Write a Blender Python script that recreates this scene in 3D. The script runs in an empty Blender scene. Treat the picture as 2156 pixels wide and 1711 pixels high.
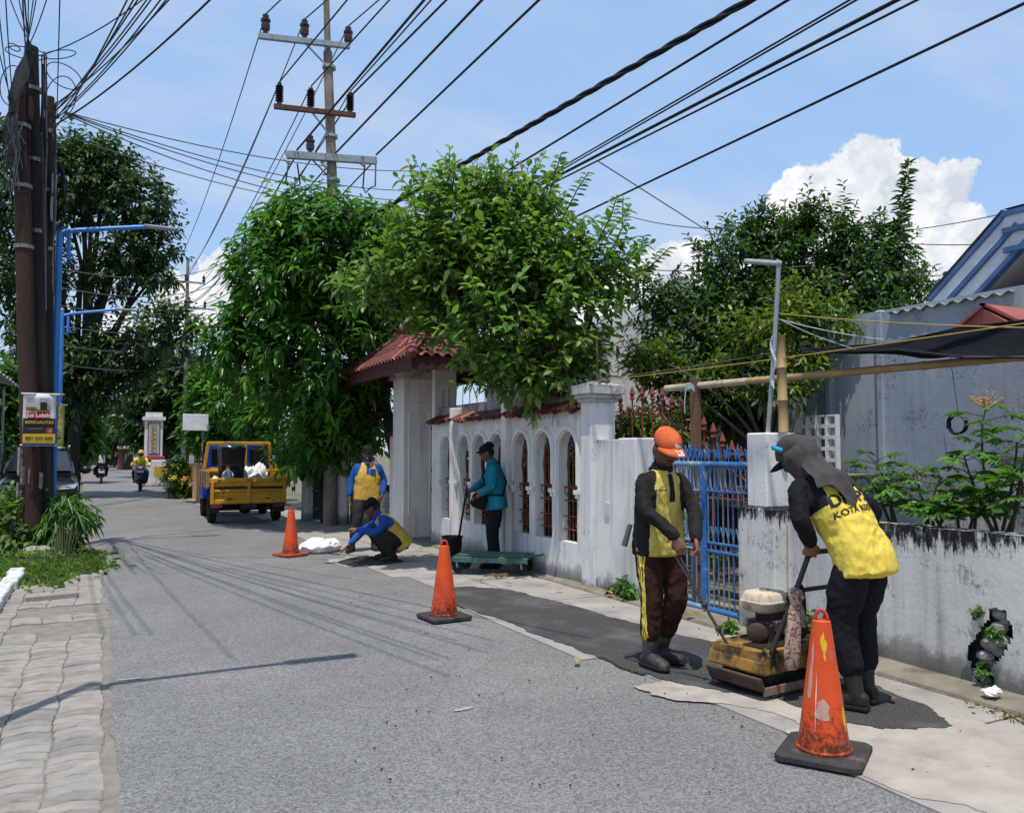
import bpy, bmesh, math, random
import numpy as np
from mathutils import Vector, Matrix, noise, Quaternion
R = math.radians
random.seed(7)
scene = bpy.context.scene
COL = scene.collection

# ------------------------------------------------------------------ camera
F, CX, CY, H, VPX, HY = 1750., 1078., 855.5, 1.58, 215., 951.   # picture frame 2156 x 1711
YAW = math.atan((CX-VPX)/F); PITCH = math.atan((HY-CY)/F)
cam_data = bpy.data.cameras.new('camera'); cam = bpy.data.objects.new('camera', cam_data)
COL.objects.link(cam); scene.camera = cam
cam_data.sensor_width = 36; cam_data.lens = F/2156*36; cam_data.clip_start = .05; cam_data.clip_end = 3000
cam.location = (0, 0, H); cam.rotation_euler = (R(90)+PITCH, 0, -YAW)

# ------------------------------------------------------------------ sun, sky
SUN = Vector((-.175, -.235, 1)).normalized()          # direction towards the sun
sun_d = bpy.data.lights.new('sun', 'SUN'); sun = bpy.data.objects.new('sun', sun_d); COL.objects.link(sun)
sun_d.energy = 2.15; sun_d.angle = R(.5); sun_d.color = (1, .955, .89)
sun.rotation_euler = (-SUN).to_track_quat('-Z', 'Y').to_euler(); sun.location = (0, 0, 40)
SUN_EL = math.asin(SUN.z); SUN_AZ = math.atan2(SUN.x, SUN.y)
scene.view_settings.view_transform = 'Standard'; scene.view_settings.look = 'None'
scene.view_settings.exposure = 1.0; scene.view_settings.gamma = 1
world = bpy.data.worlds.new('World'); scene.world = world; world.use_nodes = True

def build_world():
    nt = world.node_tree; nd = nt.nodes; ln = nt.links; nd.clear()
    def N(t, **k):
        n = nd.new(t)
        for a, b in k.items(): setattr(n, a, b)
        return n
    def mth(op, a, b=None, c=None, clamp=False):
        n = N('ShaderNodeMath', operation=op); n.use_clamp = clamp
        for i, v in enumerate((a, b, c)):
            if v is None: continue
            if isinstance(v, (int, float)): n.inputs[i].default_value = v
            else: ln.new(v, n.inputs[i])
        return n.outputs[0]
    sky = N('ShaderNodeTexSky', sky_type='NISHITA', sun_disc=False)
    sky.sun_elevation = SUN_EL; sky.sun_rotation = SUN_AZ % (2*math.pi)
    sky.air_density = 1.0; sky.dust_density = .8; sky.ozone_density = 1.6
    tc = N('ShaderNodeTexCoord')
    nrm = N('ShaderNodeVectorMath', operation='NORMALIZE'); ln.new(tc.outputs['Generated'], nrm.inputs[0])
    d = nrm.outputs[0]
    # cumulus: clusters of puffs, given as (azimuth clockwise from +Y, elevation, radius) in degrees, all round the horizon
    puffs = [(46.5, 15.0, 3.2), (49.6, 16.6, 3.4), (52.2, 15.2, 3.4), (44.2, 13.4, 2.4), (48.5, 12.0, 4.0), (53.5, 12.2, 3.6), (55.6, 9.5, 3.6), (51, 8, 4.5), (57.6, 11.6, 1.8), (46, 9, 4),
             (36.4, 11.2, 2.7), (38.4, 12.6, 1.9), (33.6, 10.2, 2.2), (35.8, 7.6, 3.2), (39.6, 9.0, 2.4), (31.5, 9, 2.2),
             (7.0, 10.5, 2.3), (4.6, 9.0, 2.3), (9.5, 8.2, 2.0), (1, 6.5, 2.5), (12, 6.5, 2.2),
             (84, 11, 5), (89, 9, 4), (79, 8, 4), (118, 13, 5), (124, 10, 4.5), (112, 9, 4), (158, 10, 5), (165, 12, 4), (196, 9, 5), (203, 12, 4.5),
             (236, 12, 5), (243, 9, 4.5), (229, 9, 4), (276, 10, 5), (283, 13, 4.5), (318, 9, 4), (326, 11, 4.5), (334, 8, 4)]
    def fbm(scale, det, vec=d, rough=.55):
        n = N('ShaderNodeTexNoise'); n.inputs['Scale'].default_value = scale; n.inputs['Detail'].default_value = det
        n.inputs['Roughness'].default_value = rough; ln.new(vec, n.inputs['Vector']); return n
    warp = fbm(16, 9, d, .62); ws = N('ShaderNodeVectorMath', operation='SUBTRACT'); ln.new(warp.outputs['Color'], ws.inputs[0]); ws.inputs[1].default_value = (.5, .5, .5)
    wm = N('ShaderNodeVectorMath', operation='SCALE'); ln.new(ws.outputs[0], wm.inputs[0]); wm.inputs['Scale'].default_value = .105
    wa = N('ShaderNodeVectorMath', operation='ADD'); ln.new(d, wa.inputs[0]); ln.new(wm.outputs[0], wa.inputs[1])
    acc = None
    for az, el, rad in puffs:
        v = (math.sin(R(az))*math.cos(R(el)), math.cos(R(az))*math.cos(R(el)), math.sin(R(el)))
        ds = N('ShaderNodeVectorMath', operation='DISTANCE'); ln.new(wa.outputs[0], ds.inputs[0]); ds.inputs[1].default_value = v
        f = mth('MULTIPLY_ADD', ds.outputs['Value'], -1/R(rad), 1.0)
        acc = f if acc is None else mth('MAXIMUM', acc, f)
    edge = N('ShaderNodeMapRange', interpolation_type='SMOOTHSTEP'); ln.new(acc, edge.inputs[0])
    edge.inputs[1].default_value = .0; edge.inputs[2].default_value = .10
    # soft grey modelling inside the cumulus
    shade = fbm(24, 6, wa.outputs[0]); sr = N('ShaderNodeValToRGB'); ln.new(shade.outputs[0], sr.inputs[0])
    sr.color_ramp.elements[0].position = .34; sr.color_ramp.elements[0].color = (2.15, 2.35, 2.65, 1)
    sr.color_ramp.elements[1].position = .62; sr.color_ramp.elements[1].color = (3.35, 3.35, 3.4, 1)
    # thin high veil, the same all round
    sep = N('ShaderNodeSeparateXYZ'); ln.new(d, sep.inputs[0])
    zz = mth('ADD', mth('MAXIMUM', sep.outputs[2], 0.0), .22)
    cmb = N('ShaderNodeCombineXYZ'); ln.new(mth('DIVIDE', sep.outputs[0], zz), cmb.inputs[0]); ln.new(mth('DIVIDE', sep.outputs[1], zz), cmb.inputs[1])
    mp = N('ShaderNodeMapping'); mp.inputs['Scale'].default_value = (.55, 1.25, 1); mp.inputs['Rotation'].default_value = (0, 0, R(-35)); mp.inputs['Location'].default_value = (3.1, 1.7, 0)
    ln.new(cmb.outputs[0], mp.inputs[0])
    veil = fbm(1.5, 8, mp.outputs[0], .6); vr = N('ShaderNodeMapRange', interpolation_type='SMOOTHSTEP'); ln.new(veil.outputs[0], vr.inputs[0])
    vr.inputs[1].default_value = .40; vr.inputs[2].default_value = .72; vr.inputs[4].default_value = .6
    hz = N('ShaderNodeMapRange', interpolation_type='SMOOTHSTEP'); ln.new(sep.outputs[2], hz.inputs[0])
    hz.inputs[1].default_value = .30; hz.inputs[2].default_value = 0.02; hz.inputs[3].default_value = 0; hz.inputs[4].default_value = .5
    vm = mth('MAXIMUM', vr.outputs[0], hz.outputs[0])
    tint = N('ShaderNodeMix', data_type='RGBA', blend_type='MULTIPLY'); tint.inputs[0].default_value = 1
    gm = N('ShaderNodeGamma'); gm.inputs[1].default_value = .2; ln.new(sky.outputs[0], gm.inputs[0]); ln.new(gm.outputs[0], tint.inputs[6]); tint.inputs[7].default_value = SKYTINT
    m1 = N('ShaderNodeMix', data_type='RGBA'); ln.new(vm, m1.inputs[0]); ln.new(tint.outputs[2], m1.inputs[6]); m1.inputs[7].default_value = (2.3, 2.5, 2.85, 1)
    m2 = N('ShaderNodeMix', data_type='RGBA'); ln.new(edge.outputs[0], m2.inputs[0]); ln.new(m1.outputs[2], m2.inputs[6]); ln.new(sr.outputs[0], m2.inputs[7])
    bg = N('ShaderNodeBackground'); bg.inputs['Strength'].default_value = .15; ln.new(m2.outputs[2], bg.inputs['Color'])
    out = N('ShaderNodeOutputWorld'); ln.new(bg.outputs[0], out.inputs[0])
SKYTINT = (1.10, 1.56, 2.25, 1)
build_world()

# ------------------------------------------------------------------ sight lines -> places in the street (x right, y along the street, z up)
def ray(px, py):
    x = (px-CX)/F; y = -(py-CY)/F
    f = math.cos(PITCH)-y*math.sin(PITCH); u = math.sin(PITCH)+y*math.cos(PITCH)
    return Vector((x*math.cos(YAW)+f*math.sin(YAW), -x*math.sin(YAW)+f*math.cos(YAW), u))
def G(px, py, z=0.):
    d = ray(px, py); t = (z-H)/d.z; return Vector((d.x*t, d.y*t, z))
def WX(px, py, X):
    d = ray(px, py); t = X/d.x; return Vector((X, d.y*t, H+d.z*t))
def WY(px, py, Y):
    d = ray(px, py); t = Y/d.y; return Vector((d.x*t, Y, H+d.z*t))
def WZ(px, py, depth):
    d = ray(px, py); t = depth; return Vector((d.x*t, d.y*t, H+d.z*t))

# ------------------------------------------------------------------ materials
MATS = {}
def mat(name, c1, c2=None, scale=6., rough=.75, bump=0., bscale=60., metal=0., c3=None, c3scale=1.5, c3lo=.55, c3hi=.7, stretch=None, spec=.4, coat=0., coord='world', detail=6, lo=.35, hi=.65, trans=0., alpha=1., ior=1.45, sheen=0., bdist=.01):
    if name in MATS: return MATS[name]
    m = bpy.data.materials.new(name); m.use_nodes = True; nt = m.node_tree; nd = nt.nodes; ln = nt.links
    b = nd['Principled BSDF']; b.inputs['Roughness'].default_value = rough; b.inputs['Metallic'].default_value = metal
    b.inputs['Specular IOR Level'].default_value = spec; b.inputs['Coat Weight'].default_value = coat
    b.inputs['Transmission Weight'].default_value = trans; b.inputs['Alpha'].default_value = alpha; b.inputs['IOR'].default_value = ior
    b.inputs['Sheen Weight'].default_value = sheen
    if coord == 'world':
        g = nd.new('ShaderNodeNewGeometry'); vec = g.outputs['Position']
    else:
        g = nd.new('ShaderNodeTexCoord'); vec = g.outputs['Object']
    if stretch:
        mp = nd.new('ShaderNodeMapping'); mp.inputs['Scale'].default_value = stretch; ln.new(vec, mp.inputs[0]); vs = mp.outputs[0]
    else: vs = vec
    if c2 is None: c2 = tuple(v*.82 for v in c1)
    n = nd.new('ShaderNodeTexNoise'); n.inputs['Scale'].default_value = scale; n.inputs['Detail'].default_value = detail; n.inputs['Roughness'].default_value = .62; ln.new(vs, n.inputs['Vector'])
    r = nd.new('ShaderNodeMapRange'); ln.new(n.outputs[0], r.inputs[0]); r.inputs[1].default_value = lo; r.inputs[2].default_value = hi
    mx = nd.new('ShaderNodeMix'); mx.data_type = 'RGBA'; ln.new(r.outputs[0], mx.inputs[0])
    mx.inputs[6].default_value = (*c1, 1); mx.inputs[7].default_value = (*c2, 1); colr = mx.outputs[2]
    if c3 is not None:
        n3 = nd.new('ShaderNodeTexNoise'); n3.inputs['Scale'].default_value = c3scale; n3.inputs['Detail'].default_value = 8; n3.inputs['Roughness'].default_value = .65; ln.new(vs, n3.inputs['Vector'])
        r3 = nd.new('ShaderNodeMapRange'); ln.new(n3.outputs[0], r3.inputs[0]); r3.inputs[1].default_value = c3lo; r3.inputs[2].default_value = c3hi
        m3 = nd.new('ShaderNodeMix'); m3.data_type = 'RGBA'; ln.new(r3.outputs[0], m3.inputs[0]); ln.new(colr, m3.inputs[6]); m3.inputs[7].default_value = (*c3, 1); colr = m3.outputs[2]
    ln.new(colr, b.inputs['Base Color'])
    if bump:
        nb = nd.new('ShaderNodeTexNoise'); nb.inputs['Scale'].default_value = bscale; nb.inputs['Detail'].default_value = 5; ln.new(vs, nb.inputs['Vector'])
        bp = nd.new('ShaderNodeBump'); bp.inputs['Strength'].default_value = bump; bp.inputs['Distance'].default_value = bdist
        ln.new(nb.outputs[0], bp.inputs['Height']); ln.new(bp.outputs[0], b.inputs['Normal'])
    MATS[name] = m; return m

def nodes_of(m): return m.node_tree.nodes, m.node_tree.links

def leaf_mat(name, dark, mid, light, trans=.35, rough=.45, odd=None):
    m = bpy.data.materials.new(name); m.use_nodes = True; nd, ln = nodes_of(m)
    b = nd['Principled BSDF']; b.inputs['Roughness'].default_value = rough; b.inputs['Specular IOR Level'].default_value = .35
    a = nd.new('ShaderNodeAttribute'); a.attribute_name = 'tone'
    cr = nd.new('ShaderNodeValToRGB'); ln.new(a.outputs['Fac'], cr.inputs[0])
    e = cr.color_ramp.elements; e[0].position = 0; e[0].color = (*dark, 1); e[1].position = 1; e[1].color = (*light, 1)
    k = e.new(.5); k.color = (*mid, 1)
    if odd: e[-1].position = .965; k2 = e.new(.985); k2.color = (*odd, 1)
    ln.new(cr.outputs[0], b.inputs['Base Color'])
    t = nd.new('ShaderNodeBsdfTranslucent'); mxc = nd.new('ShaderNodeMix'); mxc.data_type = 'RGBA'; mxc.blend_type = 'MULTIPLY'; mxc.inputs[0].default_value = 1
    ln.new(cr.outputs[0], mxc.inputs[6]); mxc.inputs[7].default_value = (1.5, 1.6, .6, 1); ln.new(mxc.outputs[2], t.inputs[0])
    ms = nd.new('ShaderNodeMixShader'); ms.inputs[0].default_value = trans; ln.new(b.outputs[0], ms.inputs[1]); ln.new(t.outputs[0], ms.inputs[2])
    ln.new(ms.outputs[0], nd['Material Output'].inputs[0]); MATS[name] = m; return m

# ------------------------------------------------------------------ mesh helpers
def frame(d):
    d = Vector(d).normalized(); a = Vector((0, 0, 1)) if abs(d.z) < .9 else Vector((1, 0, 0))
    x = d.cross(a).normalized(); y = d.cross(x).normalized(); return x, y
class MB:
    def __init__(s): s.v = []; s.f = []; s.m = []; s.cur = 0
    def add(s, vs, fs, M=None):
        o = len(s.v)
        s.v += [tuple(M @ Vector(v)) for v in vs] if M is not None else [tuple(v) for v in vs]
        s.f += [tuple(i+o for i in f) for f in fs]; s.m += [s.cur]*len(fs); return s
    def mi(s, i): s.cur = i; return s
    def box(s, c, d, rot=None, bev=0.):
        x, y, z = d[0]/2, d[1]/2, d[2]/2
        if bev <= 0:
            vs = [(a*x, b*y, e*z) for a in (-1, 1) for b in (-1, 1) for e in (-1, 1)]
            fs = [(0, 1, 3, 2), (4, 6, 7, 5), (0, 4, 5, 1), (2, 3, 7, 6), (0, 2, 6, 4), (1, 5, 7, 3)]
        else:
            q = min(bev, .49*min(d)); vs = []; fs = []; idx = {}
            for a in (-1, 1):
                for b in (-1, 1):
                    for e in (-1, 1):
                        idx[a, b, e] = len(vs)
                        vs += [(a*x, b*(y-q), e*(z-q)), (a*(x-q), b*y, e*(z-q)), (a*(x-q), b*(y-q), e*z)]
            def fc(l): fs.append(tuple(l))
            for a in (-1, 1):
                l = [idx[a, b, e] for b, e in ((-1, -1), (1, -1), (1, 1), (-1, 1))]; fc(l if a > 0 else l[::-1])
                l = [idx[b, a, e]+1 for b, e in ((-1, -1), (-1, 1), (1, 1), (1, -1))]; fc(l if a > 0 else l[::-1])
                l = [idx[b, e, a]+2 for b, e in ((-1, -1), (1, -1), (1, 1), (-1, 1))]; fc(l if a > 0 else l[::-1])
            for a in (-1, 1):
                for b in (-1, 1):
                    i, j = idx[a, b, -1], idx[a, b, 1]; l = [i, i+1, j+1, j]; fc(l if a*b > 0 else l[::-1])
                    i, j = idx[a, -1, b], idx[a, 1, b]; l = [i, j, j+2, i+2]; fc(l if a*b > 0 else l[::-1])
                    i, j = idx[-1, a, b], idx[1, a, b]; l = [i+1, i+2, j+2, j+1]; fc(l if a*b > 0 else l[::-1])
            for (a, b, e), i in idx.items(): l = [i, i+1, i+2]; fc(l if a*b*e > 0 else l[::-1])
        M = Matrix.Translation(Vector(c))
        if rot is not None: M = M @ (rot.to_4x4() if isinstance(rot, Matrix) else Matrix.Rotation(rot, 4, 'Z'))
        return s.add(vs, fs, M)
    def beam(s, a, b, w, h, up=(0, 0, 1), bev=0.):          # box from a to b
        a, b = Vector(a), Vector(b); d = (b-a); L = d.length; d = d/L; up = Vector(up)
        x = d.cross(up); x = x.normalized() if x.length > 1e-5 else frame(d)[0]; z = x.cross(d).normalized()
        Mr = Matrix((x, d, z)).transposed(); return s.box((a+b)/2, (w, L, h), Mr, bev)
    def tube(s, pts, r, n=8, caps=True, closed=False):
        P = [Vector(p) for p in pts]; k = len(P); rr = r if isinstance(r, (list, tuple)) else [r]*k
        vs = []; fs = []; x = None
        for i, p in enumerate(P):
            if closed: t = P[(i+1) % k]-P[i-1]
            else: t = P[min(i+1, k-1)]-P[max(i-1, 0)]
            t = t.normalized() if t.length > 1e-9 else Vector((0, 0, 1))
            if x is None: x, _ = frame(t)
            x = (x-t*x.dot(t)); x = x.normalized() if x.length > 1e-6 else frame(t)[0]
            y = t.cross(x)
            for j in range(n):
                a = 2*math.pi*j/n; vs.append(p+(x*math.cos(a)+y*math.sin(a))*rr[i])
        for i in range(k if closed else k-1):
            i2 = (i+1) % k
            for j in range(n): fs.append((i*n+j, i*n+(j+1) % n, i2*n+(j+1) % n, i2*n+j))
        if caps and not closed: fs.append(tuple(range(n))[::-1]); fs.append(tuple((k-1)*n+j for j in range(n)))
        return s.add(vs, fs)
    def lathe(s, prof, n=20, c=(0, 0, 0), axis=(0, 0, 1), caps=True, ang=0):   # prof: (radius, height)
        x, y = frame(axis); ax = Vector(axis).normalized(); c = Vector(c); vs = []; fs = []
        for r, h in prof:
            for j in range(n):
                a = 2*math.pi*j/n+ang; vs.append(c+ax*h+(x*math.cos(a)+y*math.sin(a))*max(r, 1e-4))
        k = len(prof)
        for i in range(k-1):
            for j in range(n): fs.append((i*n+j, (i+1)*n+j, (i+1)*n+(j+1) % n, i*n+(j+1) % n))
        if caps: fs.append(tuple(range(n))); fs.append(tuple((k-1)*n+j for j in range(n))[::-1])
        return s.add(vs, fs)
    def loft(s, rings):                                     # rings: list of equal-length point lists, closed
        n = len(rings[0]); vs = [p for r in rings for p in r]; fs = []
        for i in range(len(rings)-1):
            for j in range(n): fs.append((i*n+j, i*n+(j+1) % n, (i+1)*n+(j+1) % n, (i+1)*n+j))
        fs.append(tuple(range(n))[::-1]); fs.append(tuple((len(rings)-1)*n+j for j in range(n)))
        return s.add(vs, fs)
    def prism(s, poly, d, M=None):                          # 2D poly in local xz pushed along y by d (centred)
        n = len(poly); vs = [(p[0], -d/2, p[1]) for p in poly]+[(p[0], d/2, p[1]) for p in poly]
        fs = [tuple(range(n)), tuple(range(n, 2*n))[::-1]]+[(i, i+n, (i+1) % n+n, (i+1) % n) for i in range(n)]
        return s.add(vs, fs, M)
    def sphere(s, c, r, n=12, k=8, M=None):
        vs = []; fs = []; rx, ry, rz = r if isinstance(r, (tuple, list)) else (r, r, r)
        for i in range(k+1):
            t = math.pi*i/k
            for j in range(n): a = 2*math.pi*j/n; vs.append(Vector((math.sin(t)*math.cos(a)*rx, math.sin(t)*math.sin(a)*ry, math.cos(t)*rz)))
        if M is not None: vs = [M @ v for v in vs]
        c = Vector(c); vs = [v+c for v in vs]
        for i in range(k):
            for j in range(n):
                q = (i*n+j, (i+1)*n+j, (i+1)*n+(j+1) % n, i*n+(j+1) % n)
                if i == 0: q = (q[0], q[1], q[2])
                elif i == k-1: q = (q[0], q[1], q[3])
                fs.append(q)
        o = s.add(vs, fs); return o
    def mesh(s, name, smooth=False):
        me = bpy.data.meshes.new(name); me.from_pydata([tuple(v) for v in s.v], [], s.f); me.update()
        me.polygons.foreach_set('material_index', s.m)
        if smooth: me.shade_smooth() if smooth is True else me.set_sharp_from_angle(angle=R(smooth))
        if smooth and smooth is not True: me.shade_smooth(); me.set_sharp_from_angle(angle=R(smooth))
        return me
    def build(s, name, mats, parent=None, smooth=False, loc=None, rz=None):
        me = s.mesh(name, smooth)
        for m in (mats if isinstance(mats, (list, tuple)) else [mats]): me.materials.append(m)
        return link(name, me, parent, loc, rz)
def link(name, me, parent=None, loc=None, rz=None):
    o = bpy.data.objects.new(name, me); COL.objects.link(o)
    if parent is not None: o.parent = parent
    if loc is not None: o.location = loc
    if rz is not None: o.rotation_euler = rz if isinstance(rz, (tuple, list)) else (0, 0, rz)
    return o
def tag(o, label, cat, group=None):
    o['label'] = label; o['category'] = cat
    if group: o['group'] = group
    return o
def thing(name, label, cat, loc=(0, 0, 0), rz=0, group=None):
    o = bpy.data.objects.new(name, None); COL.objects.link(o); o.location = loc; o.rotation_euler = (0, 0, rz); o.empty_display_size = .1
    return tag(o, label, cat, group)
def struct(o): o['kind'] = 'structure'; return o
def stuff(o): o['kind'] = 'stuff'; return o
TMP = bpy.data.scenes.new('workshop')                      # empty scene in which modifiers are applied
def evaluated_mesh(o):
    TMP.collection.objects.link(o); vl = TMP.view_layers[0]; vl.update(); dg = vl.depsgraph; dg.update()
    me = bpy.data.meshes.new_from_object(o.evaluated_get(dg)); TMP.collection.objects.unlink(o); return me
def text_mesh(txt, size, depth=.001, bold=0.0):
    cu = bpy.data.curves.new('txt', 'FONT'); cu.body = txt; cu.size = size; cu.extrude = depth; cu.align_x = 'CENTER'; cu.align_y = 'CENTER'; cu.offset = bold; cu.resolution_u = 3
    o = bpy.data.objects.new('txt', cu); me = evaluated_mesh(o)
    bpy.data.objects.remove(o); bpy.data.curves.remove(cu); return me
def copy_tree(o, parent=None):
    c = o.copy(); COL.objects.link(c); c.parent = parent
    for ch in list(o.children):
        if ch.name != c.name: copy_tree(ch, c)
    return c
def jit(a): return random.uniform(-a, a)
# ================================================================== SETTING: ground, road, pavings
def wallmat(name, base, ztop, dark=(.018, .018, .018), mold=.5, low=.35, tint=(.55, .52, .48), bump=.25, zlow=.0, blot=.62, rough=.9):
    m = mat(name, base, tuple(v*.88 for v in base), 3.0, rough, bump, 35, detail=8, lo=.3, hi=.75, spec=.2)
    nd, ln = nodes_of(m); b = nd['Principled BSDF']; src = b.inputs['Base Color'].links[0].from_socket
    g = [n for n in nd if n.type == 'NEW_GEOMETRY'][0]; sp = nd.new('ShaderNodeSeparateXYZ'); ln.new(g.outputs['Position'], sp.inputs[0])
    def noise(sc, stretch, det=7, rough=.6):
        mp = nd.new('ShaderNodeMapping'); mp.inputs['Scale'].default_value = stretch; ln.new(g.outputs['Position'], mp.inputs[0])
        n = nd.new('ShaderNodeTexNoise'); n.inputs['Scale'].default_value = sc; n.inputs['Detail'].default_value = det; n.inputs['Roughness'].default_value = rough; ln.new(mp.outputs[0], n.inputs[0]); return n.outputs[0]
    def rng(v, a, bb, c=0., d=1.):
        r = nd.new('ShaderNodeMapRange'); r.interpolation_type = 'SMOOTHSTEP'; ln.new(v, r.inputs[0])
        for i, q in enumerate((a, bb, c, d)): r.inputs[i+1].default_value = q
        return r.outputs[0]
    def mth(op, a, bb):
        n = nd.new('ShaderNodeMath'); n.operation = op
        for i, v in enumerate((a, bb)):
            if isinstance(v, (int, float)): n.inputs[i].default_value = v
            else: ln.new(v, n.inputs[i])
        return n.outputs[0]
    def mixc(f, a, colr):
        x = nd.new('ShaderNodeMix'); x.data_type = 'RGBA'; ln.new(f, x.inputs[0]); ln.new(a, x.inputs[6]); x.inputs[7].default_value = (*colr, 1); return x.outputs[2]
    z = sp.outputs[2]
    tintf = mth('MULTIPLY', rng(noise(1.3, (1, 1, .6)), .40, .66), .8)
    c = mixc(tintf, src, tint)
    rain = rng(noise(2.2, (5, 5, .35)), .47, .75, 0, .55); c = mixc(rain, c, tuple(v*.55 for v in tint))
    # mould that grows down in streaks from the coping, and up from the wet foot
    top = rng(z, ztop-.34, ztop+.02); ts = mth('ADD', mth('ADD', mth('MULTIPLY', noise(3.4, (6, 6, 1.5), 10, .8), .8), mth('MULTIPLY', noise(.9, (1, 1, .2), 4), .75)), mth('MULTIPLY', top, .30*mold/.5))
    f1 = mth('MULTIPLY', rng(ts, .93, 1.03), rng(z, ztop-.36, ztop-.2, 0, 1)); c = mixc(f1, c, dark)
    bot = rng(z, zlow+.42, zlow+.02); bs = mth('ADD', noise(4.0, (1, 1, .8), 9, .75), mth('MULTIPLY', bot, low))
    f2 = mth('MULTIPLY', rng(bs, .66, .86), .8); c = mixc(mth('MULTIPLY', f2, bot), c, (.06, .06, .055))
    bl = rng(noise(2.1, (1, 1, 1.6), 10, .72), blot-.06, blot+.1, 0, .85); sp2 = rng(noise(38., (1, 1, .55), 4, .65), .46, .58)
    c = mixc(mth('MULTIPLY', bl, sp2), c, (.10, .10, .095))
    ln.new(c, b.inputs['Base Color']); return m

def sheet(name, poly, z, m, kind='structure', parent=None, thick=0.):
    mb = MB(); n = len(poly)
    if thick: mb.add([(p[0], p[1], z) for p in poly]+[(p[0], p[1], z-thick) for p in poly], [tuple(range(n))]+[(i, i+n, (i+1) % n+n, (i+1) % n) for i in range(n)])
    else: mb.add([(p[0], p[1], z) for p in poly], [tuple(range(n))])
    o = mb.build(name, m, parent)
    if kind and parent is None: o['kind'] = kind
    return o

earth = mat('dry earth', (.20, .165, .12), (.11, .10, .065), 1.2, .95, .4, 20, c3=(.06, .09, .025), c3scale=.7)
sheet('ground', [(-1500, -400), (1500, -400), (1500, 1800), (-1500, 1800)], -.05, earth)

def road_mat():
    m = mat('road asphalt', (.160, .156, .149), (.188, .183, .174), .9, .9, .55, 140, detail=9, c3=(.215, .207, .192), c3scale=.45, c3lo=.5, c3hi=.75, spec=.25, bdist=.006)
    nd, ln = nodes_of(m); b = nd['Principled BSDF']; src = b.inputs['Base Color'].links[0].from_socket
    g = [n for n in nd if n.type == 'NEW_GEOMETRY'][0]
    v = nd.new('ShaderNodeTexVoronoi'); v.inputs['Scale'].default_value = 95; ln.new(g.outputs[0], v.inputs['Vector'])
    hs = nd.new('ShaderNodeSeparateColor'); ln.new(v.outputs['Color'], hs.inputs[0])
    r = nd.new('ShaderNodeMapRange'); ln.new(hs.outputs[0], r.inputs[0]); r.inputs[3].default_value = .62; r.inputs[4].default_value = 1.38
    mx = nd.new('ShaderNodeMix'); mx.data_type = 'RGBA'; mx.blend_type = 'MULTIPLY'; mx.inputs[0].default_value = 1; ln.new(src, mx.inputs[6]); ln.new(r.outputs[0], mx.inputs[7])
    # hairline cracks and worn wheel tracks along the street
    mp = nd.new('ShaderNodeMapping'); mp.inputs['Scale'].default_value = (1, .55, 1); ln.new(g.outputs[0], mp.inputs[0])
    nz = nd.new('ShaderNodeTexNoise'); nz.inputs['Scale'].default_value = 2.2; nz.inputs['Detail'].default_value = 6; ln.new(mp.outputs[0], nz.inputs[0])
    va = nd.new('ShaderNodeVectorMath'); va.operation = 'MULTIPLY_ADD'; ln.new(nz.outputs['Color'], va.inputs[0]); va.inputs[1].default_value = (.55, .55, 0); ln.new(mp.outputs[0], va.inputs[2])
    vo = nd.new('ShaderNodeTexVoronoi'); vo.feature = 'DISTANCE_TO_EDGE'; vo.inputs['Scale'].default_value = .55; ln.new(va.outputs[0], vo.inputs['Vector'])
    cr = nd.new('ShaderNodeMapRange'); ln.new(vo.outputs['Distance'], cr.inputs[0]); cr.inputs[1].default_value = .004; cr.inputs[2].default_value = .0; cr.inputs[3].default_value = 0; cr.inputs[4].default_value = .45
    nb = nd.new('ShaderNodeTexNoise'); nb.inputs['Scale'].default_value = .5; ln.new(g.outputs[0], nb.inputs[0])
    rb = nd.new('ShaderNodeMapRange'); ln.new(nb.outputs[0], rb.inputs[0]); rb.inputs[1].default_value = .5; rb.inputs[2].default_value = .6
    mm = nd.new('ShaderNodeMath'); mm.operation = 'MULTIPLY'; ln.new(cr.outputs[0], mm.inputs[0]); ln.new(rb.outputs[0], mm.inputs[1])
    m2 = nd.new('ShaderNodeMix'); m2.data_type = 'RGBA'; ln.new(mm.outputs[0], m2.inputs[0]); ln.new(mx.outputs[2], m2.inputs[6]); m2.inputs[7].default_value = (.05, .05, .05, 1)
    ln.new(m2.outputs[2], b.inputs['Base Color']); return m
ROAD = road_mat()
def wavy(x, y0, y1, step, amp, sc=1.3, seed=0.):
    out = []; y = y0; s = 1 if y1 > y0 else -1
    while (y-y1)*s < 0:
        out.append((x+amp*noise.noise((seed, y*sc, 0))+amp*.5*noise.noise((seed+5, y*sc*4, 0)), y)); y += step*s
    out.append((x, y1)); return out
road_poly = wavy(.10, -6, 14, .12, .07, 1.2, 2.)+[(-.1, 20), (-.5, 30), (-1.0, 60), (-1.2, 140)]+[(3.2, 140), (2.7, 60), (2.45, 34), (3.2, 27)]+wavy(3.72, 24, -6, .15, .10, .8, 9.)
sheet('road', road_poly, 0.0, ROAD)

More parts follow.
